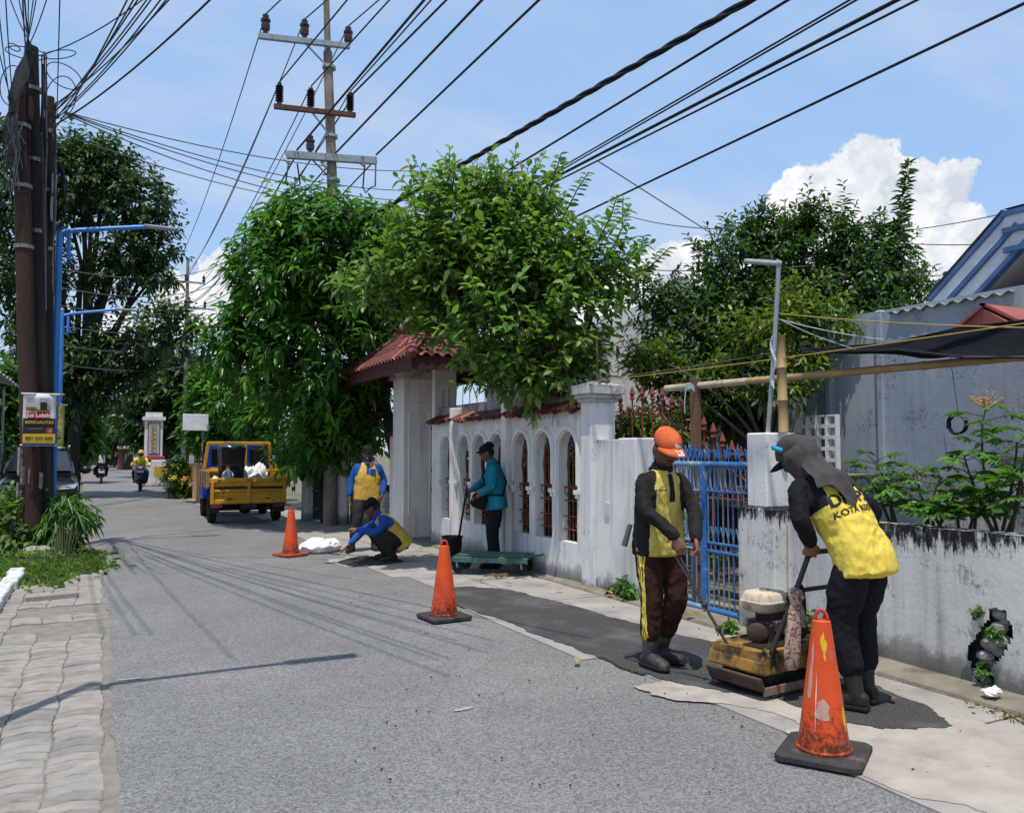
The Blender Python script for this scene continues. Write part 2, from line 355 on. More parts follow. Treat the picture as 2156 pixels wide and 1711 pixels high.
conc = mat('pale worn concrete', (.36, .335, .30), (.27, .25, .22), 1.6, .92, .35, 90, detail=9, c3=(.20, .185, .16), c3scale=2.2, c3lo=.5, c3hi=.72, spec=.2)
apron = struct(sheet('pavement', [(3.45, -6), (5.2, -6), (5.2, 60), (2.4, 60), (2.4, 30), (3.0, 26), (3.45, 22)], -.004, mat('pavement bed', (.10, .095, .085), rough=.95)))
def slab_mesh(w, l, seed):
    random.seed(seed); mb = MB(); p = []
    for (ax, ay), (bx, by) in (((0, 0), (w, 0)), ((w, 0), (w, l)), ((w, l), (0, l)), ((0, l), (0, 0))):
        for t in (0, .25, .5, .75): p.append((ax+(bx-ax)*t+jit(.006), ay+(by-ay)*t+jit(.006)))
    n = len(p); mb.add([(a, b, .010) for a, b in p]+[(a, b, -.03) for a, b in p], [tuple(range(n))]+[(i, i+n, (i+1) % n+n, (i+1) % n) for i in range(n)])
    return mb.mesh('slab')
y = -6.0; k = 0
while y < 34:
    L = 1.9 if k % 2 else 2.3
    x0 = 3.40+.10*math.sin(k*1.7) if y < 21 else 2.62
    for a, b in ((x0, 4.15), (4.165, 4.93)):
        me = slab_mesh(b-a, L-.018, 40+k); me.materials.append(conc); link('slab', me, apron, (a, y, random.uniform(-.0015, .0015))); k += 1
    y += L
random.seed(11)
verge_m = mat('dusty verge', (.27, .235, .18), (.17, .15, .11), 3., .95, .5, 60, detail=9, c3=(.10, .10, .06), c3scale=2.6, c3lo=.52, c3hi=.7)
mb = MB(); ys = [(-6+.2*i) for i in range(200)]; vs = []
for i, yy in enumerate(ys):
    e = 4.945+.02*noise.noise((yy*1.3, 0, 0)); vs += [(e, yy, .0), (e+.015, yy, .03+.012*noise.noise((yy*2, 3, 0))), (5.1, yy, .035+.02*noise.noise((yy, 7, 0))), (5.8, yy, .04)]
mb.add(vs, [(i*4+j, (i+1)*4+j, (i+1)*4+j+1, i*4+j+1) for i in range(len(ys)-1) for j in range(3)])
struct(mb.build('verge', verge_m, smooth=30))

# fresh asphalt laid along the edge, and the pale sandy wear beside it: outlines on the ground
def blob(pts, sub=6, amp=.03, seed=1):
    out = []; n = len(pts)
    for i in range(n):
        a, b = Vector(pts[i][:2]), Vector(pts[(i+1) % n][:2]); pr, nx = Vector(pts[i-1][:2]), Vector(pts[(i+2) % n][:2])
        for t in range(sub):
            t = t/sub;  p = .5*((2*a)+(-pr+b)*t+(2*pr-5*a+4*b-nx)*t*t+(-pr+3*a-3*b+nx)*t**3)
            out.append((p.x+amp*(noise.noise((p.x*4, p.y*4, seed))+.5*noise.noise((p.x*13, p.y*13, seed))+.35*noise.noise((p.x*37, p.y*37, seed))), p.y+amp*(noise.noise((p.x*4, p.y*4, seed+9))+.5*noise.noise((p.x*13, p.y*13, seed+9))+.35*noise.noise((p.x*37, p.y*37, seed+9)))))
    return out
pale = mat('pale sandy asphalt', (.42, .375, .315), (.31, .275, .23), 3.5, .95, .5, 120, detail=9, c3=(.22, .205, .185), c3scale=2.8, c3lo=.55, c3hi=.72)
P2 = lambda *l: [G(*p).to_2d() for p in l]
sheet('sandy_patch', blob(P2((1335, 1448), (1430, 1436), (1560, 1450), (1700, 1480), (1900, 1490), (2200, 1560), (2500, 1700), (2600, 1900), (2300, 1850), (2080, 1715), (1960, 1690), (1830, 1640), (1760, 1590), (1650, 1545), (1700, 1530), (1560, 1490), (1420, 1475)), 16, .06, 3), .0125, pale)
sheet('sandy_patch', blob(P2((920, 1165), (1010, 1195), (1000, 1225), (900, 1222), (800, 1195), (720, 1190), (690, 1178), (800, 1172)), 12, .09, 5), .0045, pale)
freshm = mat('fresh black asphalt', (.030, .029, .028), (.085, .082, .078), 60, .9, 1., 75, detail=8, c3=(.11, .108, .105), c3scale=1.6, c3lo=.5, c3hi=.68, spec=.3)
def mound(name, outline, h, m, seed=0, lbl=None, cat=None, base=.018):
    c = sum((Vector(p) for p in outline), Vector((0, 0)))/len(outline); mb = MB(); n = len(outline); vs = []; K = 7
    for k in range(K):
        t = 1-k/K
        for p in outline:
            q = c+(Vector(p)-c)*t; e = min(1, (1-t)*3.2); vs.append((q.x, q.y, base-.012+(h*e*(.75+.5*noise.noise((q.x*5, q.y*5, seed)))+.012*noise.noise((q.x*22, q.y*22, seed)))*(0 if k == 0 else 1)))
    vs.append((c.x, c.y, base+h*.8)); fs = [(k*n+i, k*n+(i+1) % n, (k+1)*n+(i+1) % n, (k+1)*n+i) for k in range(K-1) for i in range(n)]+[((K-1)*n+i, (K-1)*n+(i+1) % n, K*n) for i in range(n)]
    mb.add(vs, fs); o = mb.build(name, m, smooth=True)
    if lbl: tag(o, lbl, cat)
    else: struct(o)
    return o
sheet('asphalt_patch', blob(P2((925, 1243), (1000, 1238), (1090, 1248), (1190, 1275), (1320, 1312), (1500, 1355), (1640, 1378), (1730, 1410), (1860, 1455), (2000, 1522), (1900, 1538), (1760, 1520), (1640, 1478), (1480, 1450), (1360, 1425), (1230, 1375), (1080, 1318), (975, 1280)), 16, .06, 2), .018, freshm, thick=.012)
mound('asphalt_or_shadow', blob(P2((708, 1183), (760, 1170), (830, 1176), (860, 1183), (800, 1192), (735, 1193)), 5, .03, 8), .05, mat('loose black asphalt', (.02, .02, .021), (.05, .05, .05), 30, .85, 1., 90), 1, 'small heap of loose black asphalt in front of the squatting worker', 'asphalt heap', .008)
mound('asphalt_or_shadow', blob(P2((1312, 1386), (1345, 1377), (1390, 1380), (1392, 1400), (1350, 1400)), 5, .02, 3), .012, MATS['loose black asphalt'], 6, 'dark damp dab of fresh asphalt by the orange-capped man\'s boots', 'asphalt heap', .034)  # the man's cast shadow, painted as a thin dark mound in asphalt colour
# crumbs of asphalt strewn on the road
mb = MB(); random.seed(5)
for i in range(150):
    p = G(random.uniform(700, 2150), random.uniform(1190, 1690)); s = random.choice((.003, .004, .005, .007))
    if p.x > 4.8: continue
    mb.box((p.x, p.y, .012+s*.4), (s*2, s*1.5, s*1.3), random.uniform(0, 3), s*.4)
stuff(tag(mb.build('asphalt_crumbs', MATS['loose black asphalt']), 'scattered black asphalt crumbs on the road around the patch', 'crumbs'))
# painted remains
wp = mat('worn white paint', (.40, .39, .37), (.22, .215, .21), 40, .8, 0)
for i, (a, b, w) in enumerate(((G(440, 1172), G(583, 1172), .03), (G(605, 1174), G(720, 1178), .02), (G(250, 1432), G(295, 1429), .022), (G(960, 1497), G(990, 1490), .03))):
    d = (b-a).normalized(); q = Vector((-d.y, d.x, 0))*w/2; sheet('road_marking', blob([a+q, b+q, b-q, a-q], 5, .015, i), .006 if i < 4 else .02, wp)
# crack lines across slabs
tar = mat('crack dark', (.035, .033, .03), rough=.95)
# ------------------------------------------------------------------ left pavement of zigzag pavers
PAVE = [mat('paver grey', (.31, .285, .25), (.24, .22, .195), 9, .92, .4, 80, c3=(.16, .15, .13), c3scale=3), mat('paver tan', (.33, .295, .25), (.235, .21, .18), 9, .92, .4, 80, c3=(.16, .15, .13), c3scale=3), mat('paver dark', (.25, .23, .205), (.19, .175, .155), 9, .92, .4, 80)]
pav = struct(sheet('left_pavement', wavy(.16, -6, 22, .15, .03, 1., 4.)+[(-3.2, 22), (-3.2, -6)], -.004, mat('sandy paver bed', (.24, .215, .18), (.17, .15, .125), 8, .95, .4, 60)))
def paver_mesh(m):
    mb = MB(); o = [(-.125, -.062), (0, -.012), (.125, -.062), (.125, .050), (0, .100), (-.125, .050)]
    o = [(x*.985, (y-.019)*.965+.019) for x, y in o]; i = [(x*.93, (y-.019)*.88+.019) for x, y in o]; n = 6
    mb.add([(x, y, -.02) for x, y in o]+[(x, y, .008) for x, y in o]+[(x, y, .014) for x, y in i], [(k, (k+1) % n, (k+1) % n+n, k+n) for k in range(n)]+[(k+n, (k+1) % n+n, (k+1) % n+2*n, k+2*n) for k in range(n)]+[tuple(range(2*n, 3*n))])
    me = mb.mesh('paver'); me.materials.append(m); return me
pms = [paver_mesh(m) for m in PAVE]; cand = []
for r in range(-10, 100):
    for c in range(-4, 12):
        x = -.08-c*.252+.01*math.sin(r); yy = 2.2+r*.1135
        if x+.13 > .05+.05*noise.noise((4., yy, 0)) and x > -.05: continue
        if 8.15 < yy < 9.7 and noise.noise((x*1.5, yy*1.5, 3)) > -.25 and x > -.75: continue        # lifted: bare sand
        cand.append((x, yy))
def vis(x, yy): d = x*math.sin(YAW)+yy*math.cos(YAW); return d > .5 and abs((x*math.cos(YAW)-yy*math.sin(YAW))/d) < .66
cand.sort(key=lambda p: (not vis(*p), p[0]**2+p[1]**2)); random.seed(3); rest = MB()
for i, (x, yy) in enumerate(cand):
    k = random.choice((0, 0, 1, 1, 2)); z = .010*noise.noise((x*1.2, yy*.8, 8))+jit(.003); rz = jit(.03)
    if i < 295: link('paver', pms[k], pav, (x, yy, z-.006), (jit(.02), jit(.02), rz))
    else:
        Mx = Matrix.Translation((x, yy, z-.006)) @ Matrix.Rotation(rz, 4, 'Z'); rest.cur = k; rest.add([v.co for v in pms[k].vertices], [tuple(p.vertices) for p in pms[k].polygons], Mx)
stuff(rest.build('distant_pavers', PAVE, pav))
kw = mat('white painted kerb', (.72, .71, .68), (.45, .44, .42), 8, .85, .3, 50, c3=(.2, .19, .17), c3scale=5)
for i in range(7):
    mb = MB(); mb.box((0, 0, .05), (.17, .36, .16), jit(.04), .015)
    p = G(22, 1225+i*11.5 if i < 6 else 1300); tag(mb.build('kerb_block', kw, loc=(-.93+.03*jit(1)-.0*i, 12.2-i*.42, -.02)), ('nearest', 'second nearest', 'third', 'fourth', 'fifth', 'sixth', 'farthest')[6-i]+' white painted kerb block in the row beside the weeds', 'kerb', 'white kerb blocks at the left edge')
tag(MB().box((0, 0, .03), (.5, .1, .07), .2, .012).build('broken_slab', PAVE[0], loc=(*G(110, 1262).to_2d(), 0)), 'loose broken paving piece lying on the bare sand', 'stone')
tag(MB().box((0, 0, .0), (.36, .34, .2), .2, .04).build('concrete_footing', conc, loc=(*G(78, 1172).to_2d(), .06)), 'concrete footing at the base of the rusty poles', 'footing')
# ================================================================== WALLS AND BUILDINGS (right side)
RZ90 = Matrix.Rotation(R(90), 4, 'Z')                     # local x -> along the street, local y -> towards the street
def alongY(X, y0, z=0.): return Matrix.Translation((X, y0, z)) @ RZ90
white_w = wallmat('whitewashed ornate wall', (.82, .795, .75), 2.05, mold=.12, low=.5, tint=(.62, .60, .58), blot=.6)
white_c = wallmat('whitewashed column', (.80, .76, .71), 5., mold=.0, low=.1, tint=(.66, .60, .57), blot=.75)
white_m = mat('white moulding', (.82, .795, .755), (.72, .70, .66), 5, .85, .1, 60)
black_cap = wallmat('mouldy coping', (.42, .41, .39), 2.5, mold=.8, low=.0, tint=(.12, .12, .11), blot=.45)
rustr = mat('rust red iron', (.24, .05, .028), (.13, .034, .022), 20, .7, .2, 80, c3=(.22, .07, .03), c3scale=14)
tile_ms = [mat('red roof tile', (.17, .048, .038), (.11, .034, .028), 12, .8, .3, 60, c3=(.06, .035, .03), c3scale=5), mat('dark roof tile', (.10, .035, .03), (.05, .025, .022), 12, .85, .3, 60), mat('fresh roof tile', (.42, .13, .07), (.33, .09, .05), 12, .8, .3, 60)]
ridge_m = mat('painted ridge tile', (.24, .075, .07), (.16, .05, .048), 9, .8, .3, 50, c3=(.08, .04, .04), c3scale=6)
def tile_mesh(w=.2, l=.26, m=None):                       # wavy clay tile, length down local -y
    mb = MB(); n = 6; vs = []
    for e, (yy, dz) in enumerate(((0, .012), (-l, 0.), (-l, -.016), (0, -.004))):
        for i in range(n+1): t = i/n; vs.append(((t-.5)*w, yy, dz+.030*math.sin(t*2*math.pi)))
    k = n+1; mb.add(vs, [(e*k+i, e*k+i+1, ((e+1) % 4)*k+i+1, ((e+1) % 4)*k+i) for e in range(4) for i in range(n)])
    me = mb.mesh('roof_tile', 40); me.materials.append(m); return me
tiles = [tile_mesh(.2, .27, m) for m in tile_ms]
def pick(): return random.choices(tiles, (6, 3, 1))[0]

# ---- ornate wall with seven arched openings
WXF = 5.10; TH = .13
ow = thing('garden_wall', 'white wall with arched openings, iron grilles and red tile coping', 'wall', (WXF, 8.5, 0))
def bay(y0, w, sill, top, ar, spring):
    c = w/2; pts = [(0, sill), (0, top), (w, top), (w, sill), (c+ar, sill), (c+ar, spring)]
    for i in range(1, 14): a = math.pi*i/14; pts.append((c+ar*math.cos(a), spring+ar*1.12*math.sin(a)))
    pts += [(c-ar, spring), (c-ar, sill)]; return pts
def arch_path(c, r, z0, z1, rise=1.12): return [(c-r, z0), (c-r, z1)]+[(c-r*math.cos(math.pi*i/14), z1+r*rise*math.sin(math.pi*i/14)) for i in range(1, 14)]+[(c+r, z1), (c+r, z0)]
def strip(mb, path, w, d, x):                             # rectangular moulding along a yz path at depth x (towards the street is -x)
    P = [Vector((p[0], p[1])) for p in path]; vs = []
    for i, p in enumerate(P):
        t = (P[min(i+1, len(P)-1)]-P[max(i-1, 0)]).normalized(); n = Vector((-t.y, t.x))*w/2
        for q, xx in ((p+n, x), (p+n, x-d), (p-n, x-d), (p-n, x)): vs.append((xx, q.x, q.y))
    k = len(P); mb.add(vs, [(i*4+j, i*4+(j+1) % 4, (i+1)*4+(j+1) % 4, (i+1)*4+j) for i in range(k-1) for j in range(4)]+[(0, 1, 2, 3), tuple((k-1)*4+j for j in (3, 2, 1, 0))])
def grille(c, r, sill, spring):
    mb = MB(); x = TH*.62
    for dy in (-.10, 0, .10):
        mb.tube([(x, c+dy, sill), (x, c+dy, spring-.1+(.24 if dy == 0 else .03))], .0085, 6)
        zt = spring-.1+(.24 if dy == 0 else .03); mb.lathe([(.003, .0), (.018, .03), (.004, .11)], 6, (x, c+dy, zt))
    for z in (sill+.14, sill+.30, spring-.45, spring-.62): mb.tube([(x, c-r, z), (x, c+r, z)], .008, 6)
    for s in (-1, 1):
        mb.tube([(x, c+s*(.02+.12*math.sin(t*math.pi)), sill+.62+.62*t) for t in [i/10 for i in range(11)]], .009, 6)
        mb.tube([(x, c+s*(.16-.05*math.cos(i*.7)), spring-.5+.05*math.sin(i*.7)+.0*i) for i in range(8)], .007, 5)
        mb.tube([(x, c+s*(.10+.045*math.cos(i*.75)), sill+.22+.06*math.sin(i*.75)) for i in range(9)], .006, 5)
    return mb
panels = [(8.50, 10.36, 3, 2.05), (10.52, 12.32, 3, 2.05), (12.44, 13.45, 1, 2.05)]
for y0, y1, n, top in panels:
    mb = MB(); mb.box((TH/2, (y0+y1)/2-8.5, .24), (TH, y1-y0, .50)); mb.build('wall_base', white_w, ow)
    mb = MB(); w = (y1-y0)/n
    if n == 1: w = .66
    for k in range(n):
        b0 = (y0-8.5)+k*w+(0 if n > 1 else .0)
        mb.prism(bay(0, w, .49, 1.93, .225, 1.58), TH, Matrix.Translation((TH/2, b0, 0)) @ RZ90)
    if n == 1: mb.box((TH/2, y0-8.5+w+(y1-y0-w)/2, 1.21), (TH, y1-y0-w, 1.44))
    mb.box((TH/2, (y0+y1)/2-8.5, 2.03), (TH, y1-y0, .2)); mb.build('wall_panel', white_w, ow)
    for k in range(n):
        c = (y0-8.5)+(k+.5)*w
        mb = MB(); strip(mb, arch_path(c, .258, 1.18, 1.58), .032, .032, 0); strip(mb, arch_path(c, .284, 1.12, 1.58), .018, .02, 0)
        for s in (-1, 1): mb.box((-.025, c+s*.26, 1.10), (.06, .075, .05)); mb.box((-.015, c+s*.26, 1.05), (.04, .05, .05))
        mb.build('arch_moulding', white_m, ow)
        grille(c, .225, .49, 1.60).build('iron_grille', rustr, ow)
for y0, y1, zt in ((10.36, 10.52, 2.34), (12.32, 12.44, 2.28)):
    MB().box((TH/2-.03, (y0+y1)/2-8.5, zt/2), (TH+.12, y1-y0, zt), None, .01).build('pilaster', white_m, ow)
# black mouldy coping board above the tiles and the tile row
for y0, y1, n, top in panels:
    mb = MB(); mb.box((TH/2+.06, (y0+y1)/2-8.5, 2.245), (.10, y1-y0, .19), None, .008); mb.build('coping', black_cap, ow)
    yy = y0+.07
    while yy < y1-.02:
        link('roof_tile', pick(), ow, (.11, yy-8.5, 2.185+jit(.006)), (R(24+jit(3)), jit(.05), R(-90)+jit(.05))); yy += .135
# thin rods standing on the coping
for i in range(16):
    yy = 8.9+i*.29; MB().tube([(TH/2+.05, yy-8.5, 2.3), (TH/2+.05+jit(.02), yy-8.5+jit(.02), 2.62+jit(.06))], .007, 5).build('iron_rod', rustr, ow)

# ---- pillar with moulded cap beside it
cp = thing('wall_pillar', 'square white pillar with stained moulded cap at the end of the arched wall', 'pillar', (5.07, 8.42, 0))
pil_m = wallmat('pillar plaster', (.80, .775, .74), 2.28, mold=.35, low=.2, tint=(.6, .6, .62), blot=.6)
MB().box((.16, -.1, 1.1), (.34, .22, 2.2), None, .008).build('shaft', pil_m, cp)
capm = wallmat('mouldy pillar cap', (.55, .54, .51), 2.5, mold=.5, low=0, tint=(.3, .29, .26), blot=.52)
mb = MB()
for z0, z1, e in ((2.16, 2.20, .03), (2.20, 2.25, .055), (2.25, 2.36, .085)): mb.box((.16, -.1, (z0+z1)/2), (.34+2*e, .22+2*e, z1-z0), None, .006)
mb.add([(.16+a*.22, -.1+b*.16, 2.36) for a, b in ((-1, -1), (1, -1), (1, 1), (-1, 1))]+[(.16, -.1, 2.44)], [(0, 1, 4), (1, 2, 4), (2, 3, 4), (3, 0, 4)]); mb.build('cap', capm, cp)
MB().tube([(.16, -.1, 2.4), (.15, -.1, 2.95)], .012, 6).build('iron_rod', mat('old rust', (.24, .10, .05), (.14, .06, .03), 30, .9), cp)
# ---- plain panel to the gate
plain_m = wallmat('grey white plaster', (.80, .775, .735), 1.73, mold=.25, low=.4, tint=(.52, .49, .46), blot=.66)
pw = thing('plaster_wall', 'plain grey-white wall between the capped pillar and the blue gate', 'wall', (5.12, 7.75, 0))
MB().box((.09, .27, .86), (.18, .62, 1.72), None, .01).build('wall_panel', plain_m, pw)
MB().box((.19, -.21, .865), (.42, .34, 1.73), None, .012).build('end_pier', plain_m, pw)
MB().box((-.004, .2, .93), (.02, .10, .16)).build('meter_box', mat('pale grey plastic', (.6, .6, .6), rough=.6), pw)

# ---- blue gate
bl = mat('blue gate paint', (.04, .17, .44), (.03, .11, .31), 14, .45, .15, 60, c3=(.30, .32, .33), c3scale=10, c3lo=.56, c3hi=.66)
bl2 = mat('faded blue paint', (.19, .31, .43), (.12, .22, .34), 14, .55, .15, 60, c3=(.35, .36, .36), c3scale=9, c3lo=.58, c3hi=.68)
GX = 5.33
gt = thing('iron_gate', 'blue painted iron gate with curled bars and leaf finials', 'gate', (GX, 6.53, 0))
y0, y1 = 5.86-6.53, 7.36-6.53
for s, (a, b) in enumerate(((y0, -.02), (.02, y1))):
    for zr, rr in ((.06, .026), (1.46, .028), (.62, .013), (.70, .013), (1.20, .011)): MB().tube([(0, a, zr), (0, b, zr)], rr, 8).build('rail', bl2 if s else bl, gt)
    for yy in (a, b): MB().box((0, yy, .75), (.05, .05, 1.44), None, .006).build('stile', bl, gt)
    n = 9 if s == 0 else 11
    for i in range(n):
        yy = a+(b-a)*(i+.5)/n; w = (b-a)/n
        mb = MB().tube([(0, yy, .08), (0, yy, .62)], .0075, 6).tube([(0, yy, .70), (0, yy, 1.2)], .0075, 6)
        mb.tube([(0, yy+w*.45*math.cos(t), 1.325+.125*math.sin(t)) for t in [2*math.pi*j/14 for j in range(14)]], .007, 5, closed=True)
        mb.tube([(0, yy+w*.45*math.cos(t), .66+.036*math.sin(t)) for t in [2*math.pi*j/10 for j in range(10)]], .006, 5, closed=True)
        mb.tube([(0, yy-w*.45, .86), (0, yy, .74), (0, yy+w*.45, .86)], .006, 5)
        mb.build('gate_bar', bl2 if (i+s) % 3 else bl, gt)
        if i % 2 == 0 or s:
            mb = MB()
            for t in (-1, 0, 1): mb.loft([[(-.004*q, yy+t*.034*f+dx, 1.485+z) for q, dx in ((1, -hw), (1, hw), (-1, hw), (-1, -hw))] for z, f, hw in ((0, .1, .012), (.05, .75, .016), (.10 if t else .12, 1.1, .010), (.125 if t else .17, 1.5, .002))])
            mb.build('leaf_finial', bl, gt)
MB().box((-.035, .03, 1.0), (.05, .10, .16), None, .008).tube([(-.04, .0, 1.08), (-.04, .12, 1.08)], .012, 6).build('latch', bl, gt)

# ---- gate pier and the low wall that runs towards the camera
pier_m = wallmat('gate pier plaster', (.80, .775, .735), 1.78, mold=.3, low=.2, tint=(.52, .51, .50), blot=.6)
gp = thing('gate_pier', 'whitewashed square pier carrying two poles at the right of the blue gate', 'pillar', (5.25, 5.71, 0))
MB().box((.19, 0, 1.42), (.38, .25, .66), None, .012).build('upper_block', pier_m, gp)
MB().box((.15, -.06, .545), (.46, .46, 1.09), None, .012).build('lower_block', wallmat('pier foot plaster', (.72, .70, .66), 1.1, mold=.55, low=.4, tint=(.42, .40, .38), blot=.54), gp)
low_m = wallmat('low wall plaster', (.72, .70, .665), 1.04, mold=.44, low=.45, tint=(.46, .445, .43), blot=.56)
lw = thing('low_wall', 'low mould-streaked white wall with a broken gap showing stones', 'wall', (5.30, 5.40, 0))
def rough_wall(L, h, th, hole=None, seed=0.):
    """wall front with a ragged chipped top; hole = (y centre, half width, z0, z1)"""
    mb = MB(); st = .02; ny = int(L/st); nz = 50; vs = {}; faces = []
    def P(i, j, side):
        yy = -i*st; z = h*j/(nz-1); 
        if j == nz-1: z += .012*noise.noise((yy*3, seed, 0))+.006*noise.noise((yy*17, seed, 2))
        if hole and 0 < j < nz-1 and 0 < i < ny: yy, z = yy+.011*noise.noise((i*1.7, j*1.3, 1)), z+.011*noise.noise((i*1.3, j*1.9, 7))
        x = (.006*noise.noise((yy*2, z*2, seed)) if side == 0 else th)
        return (x, yy, z)
    idx = {}
    for s in (0, 1):
        for i in range(ny+1):
            for j in range(nz): idx[s, i, j] = len(mb.v); mb.v.append(P(i, j, s))
    def gone(i, j):
        if not hole: return False
        yy = -(i+.5)*st; z = h*(j+.5)/(nz-1); c, hw, z0, z1 = hole
        if not z0 < z < z1: return False
        t = (z-z0)/(z1-z0); cc = c+.07*math.sin(t*5+.5); ww = hw*(.55+.6*math.sin(math.pi*min(1, max(0, t))))*(1+.5*noise.noise((z*9, 4, 0)))
        return abs(yy-cc) < ww
    for i in range(ny):
        for j in range(nz-1):
            if not gone(i, j): faces.append((idx[0, i, j], idx[0, i+1, j], idx[0, i+1, j+1], idx[0, i, j+1]))
            faces.append((idx[1, i, j], idx[1, i, j+1], idx[1, i+1, j+1], idx[1, i+1, j]))
        faces.append((idx[0, i, nz-1], idx[0, i+1, nz-1], idx[1, i+1, nz-1], idx[1, i, nz-1]))
    for i in (0, ny):
        for j in range(nz-1): faces.append((idx[0, i, j], idx[0, i, j+1], idx[1, i, j+1], idx[1, i, j]))
    mb.f = faces; mb.m = [0]*len(faces); return mb
hy = WX(2085, 1380, 5.3).y-5.40
rough_wall(5.40-3.30, 1.04, .2, (hy, .10, .04, .56)).build('wall_panel', low_m, lw)
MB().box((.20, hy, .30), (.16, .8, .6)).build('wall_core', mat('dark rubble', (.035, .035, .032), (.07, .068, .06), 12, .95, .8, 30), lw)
stm = mat('rubble stone', (.30, .29, .27), (.16, .155, .145), 10, .9, .6, 40)
random.seed(21)
for i in range(13):
    z = .05+.042*i; mb = MB(); s = random.uniform(.045, .08); mb.sphere((0, 0, 0), (s*.8, s, s*.62), 8, 5)
    mb.v = [tuple(Vector(v)*(1+.25*noise.noise(Vector(v)*14+Vector((i, 0, 0))))) for v in mb.v]; mb.build('stone', stm, lw, loc=(.055+jit(.01), hy+.07*math.sin(z/.52*5+.5)+jit(.05), z))
lw2 = thing('low_wall', 'nearest stretch of the low white wall with raised end, at the right edge', 'wall', (5.29, 3.29, 0))
rough_wall(5.4, 1.075, .24, None, 5.).build('wall_panel', wallmat('near wall plaster', (.73, .71, .675), 1.075, mold=.45, low=.4, tint=(.48, .46, .45), blot=.58), lw2)

# ---- gateway column and its red tiled canopy
gc = thing('gateway', 'white gateway column under a curved red tiled canopy', 'gateway', (5.3, 14.4, 0))
MB().box((-.08, .32, 1.46), (.62, .62, 2.92), None, .012).build('column', white_c, gc)
MB().box((.02, -.95, 1.5), (.4, .12, 3.0)).build('near_post', white_c, gc)
mb = MB(); c = 0
pts = [(-.20, .45), (-.20, 2.3), (-.12, 2.36), (-.08, 2.44), (.08, 2.44), (.12, 2.36), (.20, 2.3), (.20, .45), (-.20, .45)]
mb.tube([(-.08+p[0], .008, p[1]) for p in pts], .012, 5); mb.build('panel_moulding', white_m, gc)
MB().box((-.08, .32, 2.97), (.76, .76, .10)).box((-.08, .32, 3.05), (.9, .9, .08)).build('capital', wallmat('capital plaster', (.6, .58, .55), 3.1, mold=.3, low=0, tint=(.3, .28, .25), blot=.5), gc)
mb = MB()
for i in range(7): mb.box((.1, -.75+i*.085, 1.05), (.03, .06, 2.05), None, .004)
for z in (.15, .9, 1.25, 2.0): mb.box((.1, -.5, z), (.05, .66, .06))
mb.build('gate_door', mat('maroon gate paint', (.13, .022, .022), (.08, .018, .018), 8, .55, .1, 40), gc)
# canopy: joglo profile, steep top on flared skirts
RX, RY, BX, BY = 1.0, 2.0, .30, .75; cxr, cyr = .05, .0; ze, zb, zt = 3.12, 3.60, 4.15
skirt = mat('tile underlay', (.12, .05, .04), rough=.9)
def roofz(t): return ze+(zb-ze)*(t**1.25)
mb = MB(); rings = []
for hx, hyy, z in ((RX, RY, ze-.02), ((RX+BX)/2+.08, (RY+BY)/2+.1, (ze+zb)/2-.1), (BX+.12, BY+.12, zb-.06), (.05, .5, zt-.08)):
    rings.append([(cxr+a*hx, cyr+b*hyy, z) for a, b in ((-1, -1), (1, -1), (1, 1), (-1, 1))])
mb.loft(rings); mb.build('roof_body', skirt, gc)
fm = mat('maroon fascia', (.09, .022, .02), (.06, .018, .016), 6, .7, .1, 40)
mb = MB()
for a in (-1, 1): mb.box((cxr+a*(RX-.02), cyr, ze-.12), (.05, 2*RY, .22)); mb.box((cxr, cyr+a*(RY-.02), ze-.12), (2*RX-.1, .05, .22))
mb.build('fascia', fm, gc)
random.seed(9)
def tile_face(A, B, C, D, rows, tw=.17):                   # eave A->B, top D->C
    A, B, C, D = map(Vector, (A, B, C, D)); 
    for r in range(rows):
        t0 = r/rows; a = A.lerp(D, t0); b = B.lerp(C, t0); a2 = A.lerp(D, (r+1)/rows); d = (b-a); n = max(1, int(d.length/tw)); up = ((A.lerp(D, t0+1/rows)+B.lerp(C, t0+1/rows))/2-(a+b)/2).normalized(); xd = d.normalized(); nz = xd.cross(up).normalized()
        Mr = Matrix((xd, up, nz)).transposed().to_4x4()
        ll = (D-A).length/rows
        for i in range(n):
            p = a+d*((i+.5)/n)+up*ll*1.02+nz*(.03+jit(.004)); o = link('roof_tile', pick(), gc); o.matrix_local = Matrix.Translation(p) @ Mr @ Matrix.Rotation(jit(.03), 4, 'Z') @ Matrix.Diagonal((d.length/n/.19, ll*1.15/.27, 1, 1))
e = [(cxr+a*RX, cyr+b*RY, ze) for a, b in ((-1, 1), (-1, -1), (1, -1), (1, 1))]; m_ = [(cxr+a*(BX+.1), cyr+b*(BY+.1), zb) for a, b in ((-1, 1), (-1, -1), (1, -1), (1, 1))]; tp = [(cxr+a*.05, cyr+b*.5, zt) for a, b in ((-1, 1), (-1, -1), (1, -1), (1, 1))]
for k, (rows1, rows2) in enumerate(((5, 4), (6, 4))): 
    tile_face(e[k], e[k+1], m_[k+1], m_[k], 5); tile_face(m_[k], m_[k+1], tp[k+1], tp[k], 4)
for k in range(4):
    mb = MB(); p0, p1, p2 = Vector(e[k]), Vector(m_[k]), Vector(tp[k]); P = [p0.lerp(p1, i/5)+Vector((0, 0, .05)) for i in range(5)]+[p1.lerp(p2, i/5)+Vector((0, 0, .05)) for i in range(6)]
    for i in range(len(P)-1): mb.tube([P[i], P[i].lerp(P[i+1], 1.12)], [.095, .075], 8)
    mb.tube([p0+Vector((0, 0, .02)), p0+(p0-p1).normalized()*.12+Vector((0, 0, .10))], [.10, .04], 8); mb.build('hip_ridge', ridge_m, gc, smooth=40)
